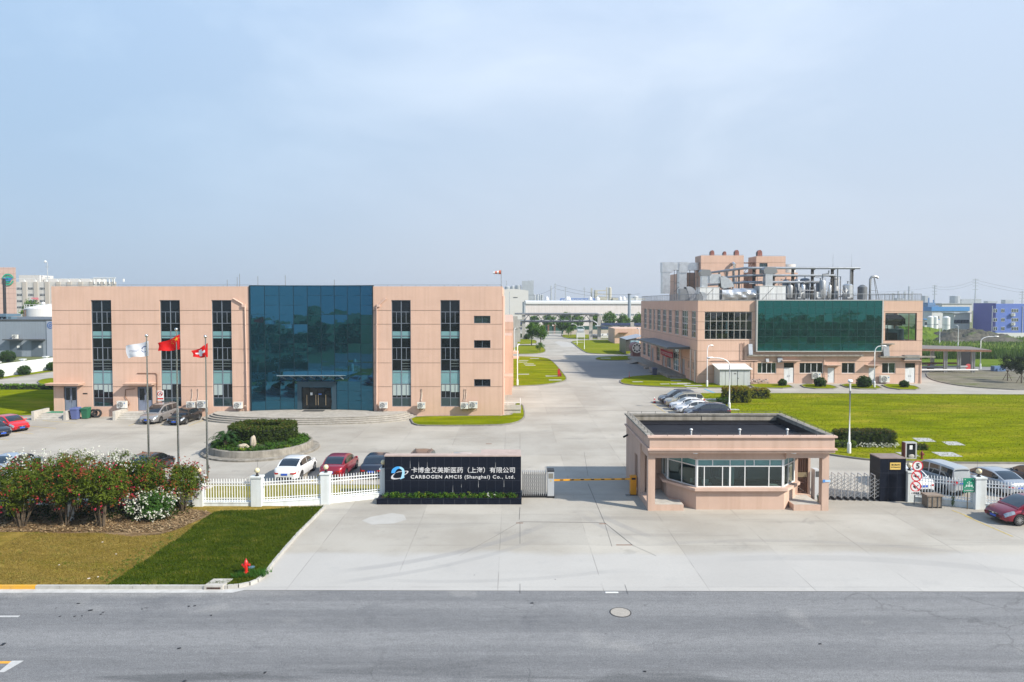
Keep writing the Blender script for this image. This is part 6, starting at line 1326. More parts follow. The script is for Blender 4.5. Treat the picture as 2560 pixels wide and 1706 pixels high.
    for wx in T['wb']:
        for s in (1,-1):
            w = MB(); R_ = T['rw']; y = s*(hw-.115)
            w.lathe([(R_*.62,-.10),(R_*.93,-.10),(R_,-.07),(R_,.07),(R_*.93,.10),(R_*.62,.10),(R_*.62,-.10)],(wx,y,R_),26,axis='Y',caps=False); wo_ = w.build('wheel',rubber,r,smooth=35,fix=True)
            q = MB(); yo = y+s*.088; q.lathe([(.02,-.01),(R_*.64,-.01),(R_*.66,.008),(.02,.004)],(wx,yo-s*.035,R_),22,axis='Y',m=1)
            for k in range(10):
                a = 2*pi*k/10; q.bar((wx+.05*cos(a),yo,R_+.05*sin(a)),(wx+R_*.64*cos(a),yo,R_+R_*.64*sin(a)),.02,.035)
            for k in range(24):
                a,b = 2*pi*k/24,2*pi*(k+1)/24; q.bar((wx+R_*.64*cos(a),yo,R_+R_*.64*sin(a)),(wx+R_*.64*cos(b),yo,R_+R_*.64*sin(b)),.02,.03)
            q.cyl((wx,yo-.01,R_),(wx,yo+.01,R_),.06,10); q.build('rim',[rim_m,trim],wo_)
    def hwx(x): e = min(x-x0,x1-x); return hw*(1-.20*max(0,1-e/.45)**2.0-.05*max(0,1-e/1.1))
    for s in (1,-1):
        a = MB(); P = []
        for x,z0,z1 in ((x1-.60,-.045,.05),(x1-.38,-.055,.055),(x1-.2,-.06,.06),(x1-.1,-.06,.05)):
            zc = csm(T['waist'],x)-.055; y = hwx(x)+.004; P.append(((x,s*y,zc+z0),(x,s*(y-.05),zc+z1+.03),(x,s*(y-.13),zc+z1+.055)))
        xe = x1-.015; zc = csm(T['waist'],x1-.1)-.06; P.append(((xe,s*hwx(x1)*.80,zc-.05),(xe-.03,s*hwx(x1)*.80,zc+.06),(xe-.07,s*hwx(x1)*.76,zc+.10))); P.append(((xe+.01,s*hwx(x1)*.58,zc-.03),(xe-.02,s*hwx(x1)*.58,zc+.03),(xe-.03,s*hwx(x1)*.56,zc+.05)))
        v = [p for t in P for p in t]; f = [[i*3+k,(i+1)*3+k,(i+1)*3+k+1,i*3+k+1] for i in range(len(P)-1) for k in range(2)]
        a.add(v,f); a.build('headlight',headlamp,r,smooth=60,fix=True)
        a = MB(); zt = csm(T['waist'],x0+.12)-.07
        tall = .20 if kind in ('suv','mpv','van') else .10
        a.add([(x0+.42,s*(hwx(x0+.42)+.005),zt+.06),(x0+.42,s*(hwx(x0+.42)+.006),zt-.03),(x0+.1,s*(hwx(x0+.1)+.008),zt+.05+(tall-.1)),(x0+.1,s*(hwx(x0+.1)+.008),zt-.07-(tall-.1)),(x0-.012,s*hwx(x0)*.97,zt+.03+(tall-.1)),(x0-.015,s*hwx(x0)*.97,zt-.09-(tall-.1)),(x0-.02,s*hwx(x0)*.62,zt+.02),(x0-.02,s*hwx(x0)*.62,zt-.07)],[(0,2,3,1),(2,4,5,3),(4,6,7,5)]); a.build('taillight',taillamp,r,fix=True)
        a = MB(); mx = T['xf']-.42; zm = csm(T['waist'],mx)+.12; a.ball((mx,s*(hw+.09),zm),.1,12,8,sz=(.6,1.1,.7)); a.box(mx-.03,mx+.03,min(s*(hw-.06),s*(hw+.03)),max(s*(hw-.06),s*(hw+.03)),zm-.05,zm-.01); a.build('mirror',paint0,r,smooth=50)
        for (ga,gb) in T['glass'][-2:]:
            a = MB(); x = ga+.14; z = csm(T['waist'],x)-.12; y = hw*.985; a.box(x-.09,x+.09,min(s*y,s*(y+.03)),max(s*y,s*(y+.03)),z-.015,z+.015); a.build('door_handle',paint0,r)
        a = MB()
        for xx in [T['glass'][-1][0]-.04,T['glass'][-1][1]-.05,T['glass'][-2][0]+.02]:
            y = hw-.004; a.box(xx-.004,xx+.004,min(s*(y-.05),s*y),max(s*(y-.05),s*y),.36,csm(T['waist'],xx)-.12)
        a.build('door_gap',trim,r)
        if kind in ('suv','estate','mpv'):
            a = MB(); z = T['hgt']; a.tube([(T['glass'][0][0]+.2,s*wz(z)*.80,csm(T['roof'],T['glass'][0][0]+.2)+.03),(-.6,s*wz(z)*.82,csm(T['roof'],-.6)+.05),(.35,s*wz(z)*.82,csm(T['roof'],.35)+.03)],.025,6); a.build('roof_rail',chrome,r,smooth=40)
    zf = csm(T['waist'],x1); a = MB(); a.box(x1-.03,x1+.012,-hwx(x1)*.52,hwx(x1)*.52,zf-.02,zf+.09); a.box(x1-.04,x1+.008,-hwx(x1)*.70,hwx(x1)*.70,zf-.22,zf-.11); a.build('grille',trim,r)
    a = MB(); a.box(x1+.0125,x1+.018,-hwx(x1)*.5,hwx(x1)*.5,zf+.075,zf+.092); a.box(x1+.0125,x1+.019,-.06,.06,zf+.01,zf+.08); a.build('grille_chrome',chrome,r)
    a = MB(); a.box(x1+.013,x1+.02,-.22,.22,zf-.14,zf-.02); a.build('number_plate',plate_b,r)
    zr_ = csm(T['waist'],x0+.1); a = MB(); a.box(x0-.028,x0-.012,-.22,.22,zr_-.2,zr_-.07); a.build('number_plate',plate_b,r); a = MB(); a.box(x0-.015,x0+.05,-hwx(x0)*.8,hwx(x0)*.8,.30,.42); a.build('rear_valance',trim,r)
    return r
protos = {}
def car(kind,col,X,Y,deg,label,group,metal=.25,extra=None):
    """deg: direction the nose points, 0 = +X, 90 = away from the camera."""
    if kind not in protos: protos[kind] = make_car(kind); o = protos[kind]; first = True
    else: o = copy_tree(protos[kind])
    o.location = (X,Y,0); o.rotation_euler = (0,0,radians(deg)); tag(o,label,'car' if kind not in ('van','mpv') else 'van',group)
    pm = col if not isinstance(col,tuple) else car_paint('paint_'+label.split()[0]+'_'+label.split()[1],col,metal)
    for ch in kids(o):
        nm = ch.name.split('.')[0]
        if nm in ('body','cabin','mirror','door_handle'):
            for i,sl in enumerate(ch.material_slots):
                if i == 0: sl.link = 'OBJECT'; sl.material = pm
    return o
gF,gY,gL,gR = 'cars parked tail-on to the left fence','cars parked in the row by the large lawn','cars parked before the office','cars parked behind the right fence'
car('sedan',(.70,.71,.72),-15.6,49.4,87,'white saloon seen from behind through the fence, nearest the round planter',gF,.0)
car('sedan',(.26,.012,.028),-12.6,50.0,87,'dark red saloon parked tail-on between white and dark saloons',gF,.3)
car('sedan',(.022,.028,.045),-9.8,50.2,87,'dark blue saloon tail-on beside the left end of the name wall',gF,.3)
car('suv',(.10,.065,.05),-6.55,50.4,87,'brown roofed car hidden behind the name wall, left of two',gF)
car('hatch',(.62,.62,.62),-3.75,50.2,87,'pale roofed hatchback hidden behind the name wall, right of two',gF)
car('sedan',(.022,.018,.020),-26.7,50.3,87,'black saloon half hidden behind the flowering oleanders by the flagpoles',gF,.3)
car('sedan',(.38,.43,.50),-36.6,50.2,87,'silver blue saloon, only its roof above the oleanders at the left edge',gF,.4)
car('suv',(.028,.030,.042),20.5,84.8,180,'black sport utility car beside the traffic cone, farthest of its row',gY,.3)
car('suv',(.42,.38,.29),20.7,82.3,180,'champagne beige sport utility car second from the cone',gY,.4)
car('sedan',(.70,.71,.72),20.7,79.8,180,'white saloon with black sunroof, middle of the five parked cars',gY,0.)
car('sedan',(.70,.71,.73),20.75,77.3,180,'plain white saloon between the sunroof saloon and the dark estate',gY,0.)
car('estate',(.018,.022,.042),21.3,74.8,180,'dark blue estate car just behind the gatehouse roof',gY,.3)
car('mpv',(.36,.35,.35),-37.15,72.3,-92,'silver people carrier facing the camera by the second office stair',gL,.5)
car('sedan',(.012,.012,.013),-34.1,71.4,-92,'black saloon facing the camera beside the silver people carrier',gL,.2)
car('hatch',(.55,.010,.016),-49.2,67.0,-27,'bright red hatchback at the left edge before the office bins',gL,.1)
car('sedan',(.018,.022,.034),-49.0,64.2,-27,'dark blue saloon cut off by the left edge, before the red hatchback',gL,.3)
car('sedan',(.70,.71,.72),26.45,46.4,96,'white saloon behind the round traffic signs',gR,0.)
car('van',(.40,.42,.43),28.75,45.7,97,'silver grey minivan with white tail behind the fence and green sign',gR,.2)
car('sedan',(.36,.39,.43),32.2,45.8,97,'silver blue saloon behind the right fence at the picture edge',gR,.4)
car('sedan',(.03,.035,.05),35.6,46.4,97,'dark car barely showing at the right picture edge',gR,.3)
car('hatch',(.22,.005,.026),29.6,38.95,184,'crimson hatchback in front of the fence at the right picture edge','cars outside the gate',.35)
for o_ in [q for q in bpy.data.objects if q.get('label','').startswith('white saloon with black sunroof')]:
    a = MB(); a.add([(-.75,-.42,1.415),(.05,-.42,1.458),(.05,.42,1.458),(-.75,.42,1.415),(-.35,-.42,1.452),(-.35,.42,1.452)],[(0,4,5,3),(4,1,2,5)]); sr = a.build('sunroof',car_glass); sr.parent = o_
# ------------------------------------------------------------------ plants
def leaf_cloud(mb,clumps,per,size,asp,rnd,spread=.5,droop=.0,up=.3):
    """Leaf-sized faces scattered through clumps = (centre, radius, tint)."""
    if mb.col is None: mb.col = []
    for (c,cr,ct) in clumps:
        for _ in range(per):
            d = Vector((rnd.gauss(0,1),rnd.gauss(0,1),rnd.gauss(0,1))); d.normalize(); p = Vector(c)+d*cr*(rnd.random()**.45)
            n = (d*.8+Vector((rnd.uniform(-1,1),rnd.uniform(-1,1),rnd.uniform(-.4,1)+up))).normalized()
            t = n.cross(Vector((rnd.uniform(-1,1),rnd.uniform(-1,1),rnd.uniform(-1,1)))).normalized(); b = n.cross(t)
            s = size*rnd.uniform(.6,1.3); w = s*asp
            q = [p-t*s*.5,p+b*w*.5+n*s*.06,p+t*s*.5-Vector((0,0,droop*s)),p-b*w*.5+n*s*.06]
            k = len(mb.v); mb.v += [tuple(x) for x in q]; mb.f.append([k,k+1,k+2,k+3]); mb.m.append(0)
            tt = min(1,max(0,ct+rnd.gauss(0,.13))); mb.col += [tt]*4
def crown_clumps(c,r,n,rnd,cr=.35,shell=.55,flat=1.):
    out = []
    for _ in range(n):
        d = Vector((rnd.gauss(0,1),rnd.gauss(0,1),rnd.gauss(0,1))).normalized(); q = shell+(1-shell)*rnd.random()
        w = 1+.22*mnoise.noise(d*1.7+Vector(c))
        out.append((Vector(c)+Vector((d.x*r[0],d.y*r[1],d.z*r[2]))*q*w,cr*rnd.uniform(.7,1.3),rnd.uniform(.15,.75)))
    return out
bark = M('bark',(.10,.075,.05),.9,var=.3,scale=6,bump=.5,bscale=20); bark_p = M('pale_stem',(.10,.075,.05),.9,var=.3,scale=5)
camphor = leafmat('camphor_leaf',(.028,.085,.006),(.12,.235,.016),third=(.19,.30,.03)); dkleaf = leafmat('dark_leaf',(.010,.022,.008),(.032,.055,.02)); olea = leafmat('oleander_leaf',(.026,.055,.005),(.145,.19,.02),third=(.20,.09,.03))
hedge_m = leafmat('hedge_leaf',(.020,.040,.007),(.075,.11,.016),third=(.16,.09,.03)); hedge_y = leafmat('golden_hedge_leaf',(.07,.10,.006),(.26,.26,.025),third=(.30,.15,.03)); ball_m = leafmat('ball_shrub_leaf',(.015,.045,.008),(.055,.12,.018))
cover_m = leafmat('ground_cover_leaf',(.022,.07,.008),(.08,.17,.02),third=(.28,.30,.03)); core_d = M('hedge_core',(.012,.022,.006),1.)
reed_m = leafmat('reed_leaf',(.035,.085,.010),(.15,.23,.035),third=(.26,.26,.08))
red_f,white_f,pink_f = leafmat('red_petal',(.26,.012,.025),(.52,.045,.09),trans=.3),leafmat('white_petal',(.62,.63,.52),(.80,.80,.74),trans=.35),leafmat('coral_petal',(.16,.045,.012),(.30,.085,.03),trans=.3)
def branches(mb,base,tips,r0,rnd,k=4):
    for t in tips:
        B,T = Vector(base),Vector(t); m = B.lerp(T,.5)+Vector((rnd.uniform(-.15,.15),rnd.uniform(-.15,.15),.1)); mb.tube([B,B.lerp(m,.5),m,T],[r0,r0*.8,r0*.55,r0*.25],6)
def tree(x,y,h,r,label,group,mat=None,seed=0,trunk_h=None,lean=0,n=None,size=.24,sx=1.,cat='tree',tr=.12,clear=.32):
    rnd = random.Random(seed); o = thing('tree',label,cat,(x,y,0),group); th = h*clear; a = MB()
    a.tube([(x,y,-.05),(x+lean*.3,y,th*.6),(x+lean*.6,y,th),(x+lean,y,h*.7)],[tr*1.15,tr*.9,tr*.75,tr*.3],8)
    cz = th+(h-th)*.52; rz = (h-th)*.52
    branches(a,(x+lean*.5,y,th*.95),[(x+lean+r*.6*cos(q)*rnd.uniform(.6,1),y+r*.6*sin(q),cz+rz*rnd.uniform(-.3,.5)) for q in [2*pi*i/6 for i in range(6)]],tr*.5,rnd); a.build('trunk',bark,o,smooth=60)
    m = MB(); N = n or int(26*r*r)+26; leaf_cloud(m,crown_clumps((x+lean,y,cz),(r*sx,r*sx,rz),N,rnd,r*.30,.45),26,size,.55,rnd); m.build('crown',mat or camphor,o); return o
def stem_shrub(name,x,y,h,r,label,group,leaf,flow,seed,z0=.12,low=.29,nl=105,cat='shrub',lsize=.17,nf=300,rz=None):
    rnd = random.Random(seed); o = thing(name,label,cat,(x,y,z0),group); a = MB()
    for i in range(9):
        t = 2*pi*i/9+rnd.uniform(-.3,.3); q = rnd.uniform(.25,.75)*r; p = Vector((x+.12*cos(t),y+.12*sin(t),z0)); e = Vector((x+q*cos(t),y+q*sin(t),z0+h*rnd.uniform(.5,.75)))
        a.tube([p,p.lerp(e,.35)+Vector((0,0,.18)),e],[.035,.028,.012],5)
    a.build('stem',bark_p,o,smooth=60)
    cz = z0+h*(low+1)/2; rz = h*(1-low)/2; m = MB(); cl = crown_clumps((x,y,cz),(r,r,rz),nl,rnd,.34,.4); leaf_cloud(m,cl,66,lsize*1.15,.27,rnd,up=.5); m.build('foliage',leaf,o)
    for nm,fm,cnt,zb in flow:
        m = MB(); fc = []
        for _ in range(cnt):
            c,cr,ct = cl[rnd.randrange(len(cl))]
            d = Vector((c[0]-x,c[1]-y,c[2]-cz)); d = Vector((d.x/r,d.y/r,d.z/rz)); d = d.normalized() if d.length > .01 else Vector((0,0,1))
            p = Vector((x+d.x*r*1.10,y+d.y*r*1.10,cz+d.z*rz*1.10))+Vector((rnd.gauss(0,.16),rnd.gauss(0,.16),rnd.gauss(0,.16)))
            if (p.z-cz)/rz < zb: continue
            fc.append((p,.06,rnd.random()))
        leaf_cloud(m,fc,4,.085,.8,rnd); m.build('blossom',fm,o)
    return o
og = 'oleanders along the left fence'; fr_ = [('blossom',red_f,85,-.98),('blossom',pink_f,190,-.9)]; fwt = [('blossom',white_f,420,.35)]
stem_shrub('oleander',-29.6,37.6,3.5,1.45,'red flowering oleander cut by the left picture edge',og,olea,fr_,1)
stem_shrub('oleander',-27.0,37.5,3.55,1.45,'red flowering oleander, second from the left edge, with dark stems',og,olea,fr_,2)
stem_shrub('oleander',-24.8,37.8,3.7,1.4,'tall red flowering oleander behind the white marker post',og,olea,fr_,3)
stem_shrub('oleander',-22.6,37.5,3.4,1.25,'red flowering oleander on splayed bare stems at the front of the bed',og,olea,fr_,4)
stem_shrub('oleander',-21.4,39.8,3.25,1.35,'red flowering oleander before the two left flagpoles',og,olea,fr_,5)
stem_shrub('oleander',-19.6,40.5,2.75,1.25,'last oleander of the row, leaning over the white railing',og,olea,[('blossom',red_f,90,-.95),('blossom',pink_f,150,-.9)],6,nl=75)
stem_shrub('oleander',-28.4,40.2,3.45,1.6,'white topped oleander at the back near the left picture edge',og,olea,fwt,7,nl=80)
stem_shrub('oleander',-25.6,40.3,3.5,1.5,'white topped oleander rising behind the tall red one',og,olea,fwt,8,nl=80)
stem_shrub('oleander',-23.1,40.0,3.5,1.4,'white topped oleander behind the splayed front one',og,olea,fwt,9,nl=75)
stem_shrub('flowering_shrub',-20.55,38.9,1.55,1.1,'low round shrub covered in white blossom on the mulch',None,leafmat('white_shrub_leaf',(.03,.09,.015),(.09,.19,.035)),[('blossom',white_f,420,-.8)],11,low=.08,nl=60)
o = thing('marker_post','short white post standing in the mulch among oleander stems','post',(-25.0,38.6,.12)); a = MB(); a.box(-25.13,-24.87,38.52,38.68,.1,1.02); a.box(-25.14,-24.86,38.51,38.69,1.02,1.05); a.build('post',white_p,o)
def in_poly(x,y,P):
    c = False
    for i in range(len(P)):
        (x1,y1),(x2,y2) = P[i],P[i-1]
        if (y1 > y) != (y2 > y) and x < (x2-x1)*(y-y1)/(y2-y1)+x1: c = not c
    return c
rnd = random.Random(21); m = MB(); m.col = []
def chip(m,x,y,z,s,t,flat=.35):
    a = rnd.uniform(0,2*pi); u = Vector((cos(a),sin(a),rnd.uniform(-flat,flat)))*s*.5; v = Vector((-sin(a),cos(a),rnd.uniform(-flat,flat)))*s*.2; p = Vector((x,y,z)); k = len(m.v)
    m.v += [tuple(p-u-v),tuple(p+u-v),tuple(p+u+v),tuple(p-u+v)]; m.f.append([k,k+1,k+2,k+3]); m.m.append(0); m.col += [t]*4
n = 0
while n < 9000:
    x,y = rnd.uniform(-34,-17.8),rnd.uniform(36.6,41.5)
    if in_poly(x,y,MULCH): chip(m,x,y,.14+rnd.random()*.06,rnd.uniform(.06,.2),rnd.random()); n += 1
tag(m.build('leaf_litter',leafmat('dry_leaf',(.13,.075,.035),(.42,.31,.18),trans=.1)),'dry brown leaf litter and cut straw under the oleanders','leaf litter',kind='stuff')
def blades(name,poly,n,h,mat,label,z,box,avoid=()):
    m = MB(); m.col = []; k = 0
    while k < n:
        x,y = rnd.uniform(box[0],box[1]),rnd.uniform(box[2],box[3])
        if not in_poly(x,y,poly) or any(in_poly(x,y,q) for q in avoid): continue
        nv = mnoise.noise(Vector((x*.8,y*1.6,0))); hh = h*rnd.uniform(.5,1.25)*(1+.5*nv); t = min(1,max(0,.5+.55*nv+rnd.gauss(0,.22)))
        for q in range(3):
            a = rnd.uniform(0,2*pi); bx,by = cos(a)*.014,sin(a)*.014; lx,ly = rnd.gauss(0,.5)*hh,rnd.gauss(0,.5)*hh; ox,oy = rnd.gauss(0,.03),rnd.gauss(0,.03); b = len(m.v)
            m.v += [(x+ox-bx,y+oy-by,z),(x+ox+bx,y+oy+by,z),(x+ox+lx,y+oy+ly,z+hh)]; m.f.append([b,b+1,b+2]); m.m.append(0); m.col += [t]*3
        k += 1
    tag(m.build(name,mat),label,'grass',kind='stuff')
blades('grass',TURF,26000,.10,leafmat('turf_blade',(.028,.06,.003),(.105,.14,.010),third=(.19,.175,.035)),'dark green turf blades beside the concrete apron',.125,(-23,-11,29.5,42))
blades('grass',front,16000,.06,leafmat('dry_blade',(.18,.13,.025),(.33,.25,.07),third=(.12,.15,.015)),'thin dry yellowish grass along the roadside kerb',.118,(-26,-16,29.5,38),(TURF,MULCH))
LB = leafmat('lawn_blade',(.13,.175,.004),(.24,.255,.010),third=(.29,.25,.04))
blades('grass',LAWN_MAIN,30000,.09,LB,'short mown yellow green grass of the large lawn',.098,(22.9,72,52.6,93.6))
rnd = random.Random(61); m = MB(); leaf_cloud(m,[(Vector((G(268,1460).x,G(268,1460).y,.14)).lerp(Vector((G(450,1345).x,G(450,1345).y,.14)),rnd.random()**1.3)+Vector((rnd.gauss(-.25,.3),rnd.gauss(0,.2),0)),.07,rnd.random()) for _ in range(130)],7,.10,.35,rnd,up=.8); tag(m.build('weeds',leafmat('weed_leaf',(.05,.11,.01),(.15,.22,.03))),'ragged green weeds along the edge of the new turf','weeds',kind='stuff')
P_ = [(-12.6,30.4),(-11.2,30.5),(-11.0,31.2),(-12.4,31.3)]
blades('grass_tuft',P_,260,.22,leafmat('tuft_blade',(.02,.08,.01),(.07,.19,.03)),'long green grass round the foot of the hydrant',.125,(-12.7,-10.9,30.3,31.4))
rnd = random.Random(45); m = MB(); leaf_cloud(m,[((x,y,.14+rnd.random()*.35),.22,rnd.uniform(0,.6)) for x,y in [(rnd.uniform(-34,-19.2),rnd.uniform(38.4,41.6)) for _ in range(420)]],16,.17,.4,rnd,up=.6); tag(m.build('undergrowth',leafmat('undergrowth_leaf',(.012,.028,.006),(.05,.08,.015),third=(.14,.10,.04))),'dark weeds and dead leaves deep under the oleanders','undergrowth',kind='stuff')
# ------------------------------------------------------------------ hedges and clipped shrubs
def hedge(label,boxes,mat,n,size,group=None,seed=0,name='hedge',core=.80):
    """boxes: (x0,x1,y0,y1,z0,z1) rounded blocks that make up one clipped hedge."""
    rnd = random.Random(seed); bx = boxes[0]; o = thing(name,label,'hedge',((bx[0]+bx[1])/2,(bx[2]+bx[3])/2,bx[4]),group)
    m = MB(); m.col = []; cm = MB()
    for (x0,x1,y0,y1,z0,z1) in boxes:
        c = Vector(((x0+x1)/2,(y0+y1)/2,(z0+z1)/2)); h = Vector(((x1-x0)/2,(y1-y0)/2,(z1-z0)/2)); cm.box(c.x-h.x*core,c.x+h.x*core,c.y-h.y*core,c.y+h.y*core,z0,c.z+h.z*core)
        cl = []
        for _ in range(n):
            d = Vector((rnd.uniform(-1,1),rnd.uniform(-1,1),rnd.uniform(-1,1))); k = rnd.randrange(3)
            if k == 2: d.z = rnd.choice((1,1,-1))
            elif k == 1: d.y = rnd.choice((-1,1))
            else: d.x = rnd.choice((-1,1))
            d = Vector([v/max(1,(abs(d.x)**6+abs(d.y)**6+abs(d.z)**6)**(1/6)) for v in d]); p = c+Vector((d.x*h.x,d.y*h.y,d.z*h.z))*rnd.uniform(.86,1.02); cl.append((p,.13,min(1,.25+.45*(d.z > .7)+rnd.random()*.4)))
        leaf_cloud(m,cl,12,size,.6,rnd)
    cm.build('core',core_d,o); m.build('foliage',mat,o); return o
hedge('long dark clipped hedge by the lamp post on the big lawn',[(27.9,33.1,58.6,60.0,.1,1.5)],hedge_m,900,.11,seed=1)
hedge('low pale green hedge beside the gatehouse, below the lamp post',[(27.4,29.4,58.2,58.9,.1,.62)],leafmat('pale_hedge_leaf',(.05,.10,.01),(.15,.22,.03)),220,.10,seed=2)
hedge('rounded golden and rust coloured shrub behind the parked cars',[(26.4,29.6,84.2,87.0,.1,1.95)],hedge_y,620,.15,seed=3,core=.7)
hedge('flat topped yellow green hedge right of the golden shrub',[(29.8,33.3,88.0,89.8,.1,1.35)],hedge_y,460,.15,seed=4,core=.72)
hedge('small dark green bush at the foot of the golden shrub',[(25.0,26.5,82.8,84.0,.1,.85)],ball_m,160,.12,seed=5,core=.6)
hedge('sprawling low plants between the long hedge and the notice cabinet',[(33.2,35.0,57.2,58.2,.1,.5)],hedge_m,120,.12,seed=6,core=.5)
m = MB(); rnd = random.Random(5); leaf_cloud(m,[((rnd.uniform(29.3,33),58.35+rnd.uniform(-.2,.15),rnd.uniform(.15,.5)),.08,rnd.random()) for _ in range(90)],6,.09,.8,rnd); tag(m.build('flower_border',white_f),'small white flowers along the foot of the long hedge','flowers',kind='stuff')
def ball(x,y,r,label,seed,grp='clipped ball shrubs',z=.1):
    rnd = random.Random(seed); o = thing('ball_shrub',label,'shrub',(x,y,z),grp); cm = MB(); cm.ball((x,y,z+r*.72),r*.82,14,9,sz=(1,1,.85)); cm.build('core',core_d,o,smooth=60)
    m = MB(); cl = []
    for _ in range(int(170*r*r)+60):
        d = Vector((rnd.gauss(0,1),rnd.gauss(0,1),rnd.gauss(0,1))).normalized()
        if d.z < -.75: continue
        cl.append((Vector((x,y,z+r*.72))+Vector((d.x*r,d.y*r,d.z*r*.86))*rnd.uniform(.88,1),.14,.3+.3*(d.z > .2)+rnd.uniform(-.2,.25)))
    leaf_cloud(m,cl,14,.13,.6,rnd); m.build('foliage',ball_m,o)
p = G(1956,966); ball(p.x,p.y,.6,'small ball shrub left of the double works door',1); p = G(2050.6,968); ball(p.x,p.y,.85,'ball shrub below the works air conditioner on the wall',2)
p = G(2160,970); ball(p.x,p.y,1.05,'biggest ball shrub, beside the lamp post by the works wall',3); p = G(2260.5,970); ball(p.x,p.y,.63,'small ball shrub at the works right-hand double door',4)
for i,(x,y,r,lb) in enumerate(((-83.4,111,1.25,'ball shrub by the white wall at the left picture edge'),(-83.2,117,1.25,'ball shrub in the middle of the white wall strip'),(-83.4,124.5,1.2,'ball shrub by the white wall next to the office corner'))): ball(x,y,r*.82,lb,20+i,'ball shrubs along the white wall')
p = G(19,905); ball(p.x,p.y,1.5,'ball shrub beyond the white wall before the grey warehouse',30,'ball shrubs along the white wall',0)
p = G(1300,845); ball(p.x,p.y,1.0,'round bush left of the pipe bridge post',31,'bushes by the far road',0); p = G(1317,849); ball(p.x,p.y,1.2,'round bush below the paired roadside trees',32,'bushes by the far road',0)
p = G(1350,880); o = tree(p.x,p.y,2.3,1.25,'low spreading bush on a short stem at the near corner of the road verge','bushes by the far road',seed=33,n=40,size=.2,tr=.09)
p = G(1421,842); tree(p.x,p.y,3.0,1.3,'small bush under the tree right of the far road','bushes by the far road',seed=34,n=36,size=.22)
for i,(x0,x1) in enumerate(((-74,-62),(-61.5,-51.5))): hedge(('low bright green hedge left of the office, farther part','low bright green hedge left of the office, nearer the wall')[i],[(x0,x1,97.2,98.6,.1,.8)],leafmat('bright_hedge_leaf',(.05,.12,.01),(.14,.25,.03)),420,.16,seed=40+i)
# ------------------------------------------------------------------ the round planter before the entrance
cx_,cy_ = -21.3,58.1; pt_ = thing('round_planter','round concrete planter island with stepped kerb before the entrance','planter',(cx_,cy_,0))
a = MB(); a.lathe([(4.75,-.02),(4.78,.14),(4.70,.17),(4.2,.18)],(cx_,cy_,0),72,caps=False); a.lathe([(4.22,.17),(4.2,.66),(4.16,.70),(3.95,.70),(3.95,.4)],(cx_,cy_,0),72,caps=False); a.build('kerb_ring',conc_d,pt_,smooth=30)
a = MB(); a.lathe([(3.95,.55),(2.5,.78),(.02,.9)],(cx_,cy_,0),48,caps=False); a.build('soil',M('planter_soil',(.035,.05,.015),1.,var=.3,scale=3),pt_,smooth=60)
rnd = random.Random(8); m = MB(); cl = []
for _ in range(900):
    t,q = rnd.uniform(0,2*pi),3.95*sqrt(rnd.random()); nv = mnoise.noise(Vector((q*cos(t),q*sin(t),3))*.9); cl.append(((cx_+q*cos(t),cy_+q*sin(t),.66+.26*(1-q/3.95)+.12*rnd.random()+.12*nv),.2,min(.9,max(.05,.45+.5*nv))))
for _ in range(14): cl.append(((cx_-.4+rnd.gauss(0,.35),cy_-3.4+rnd.gauss(0,.08),.74),.12,1.)); cl.append(((cx_+2.7+rnd.gauss(0,.3),cy_-2.4+rnd.gauss(0,.1),.75),.12,.97))
leaf_cloud(m,cl,14,.16,.55,rnd,up=.8); tag(m.build('ground_cover',cover_m),'bright green ground cover filling the round planter','ground cover',kind='stuff')
rnd = random.Random(9); o = thing('ring_hedge','dark clipped hedge ring with brownish top inside the round planter','hedge',(cx_+.1,cy_+.5,.7)); m = MB(); cl = []; cm = MB()
hx,hy = cx_-.1,cy_+.75
for i in range(44):
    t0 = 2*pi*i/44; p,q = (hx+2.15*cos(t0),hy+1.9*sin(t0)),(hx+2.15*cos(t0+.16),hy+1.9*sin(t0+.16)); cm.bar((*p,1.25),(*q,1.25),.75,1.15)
for _ in range(2300):
    t = rnd.uniform(0,2*pi); k = rnd.random();
    if k < .45: rr_,z = rnd.uniform(-.62,.62),2.02+rnd.uniform(-.08,.05)+.05*sin(t*3)
    else: rr_,z = rnd.choice((.62,.62,-.6))+rnd.uniform(-.06,.06),rnd.uniform(.75,2.0)
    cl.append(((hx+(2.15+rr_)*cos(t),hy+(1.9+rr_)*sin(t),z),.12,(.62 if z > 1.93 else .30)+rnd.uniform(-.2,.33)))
cm.build('core',core_d,o); leaf_cloud(m,cl,11,.11,.6,rnd); m.build('foliage',hedge_m,o)
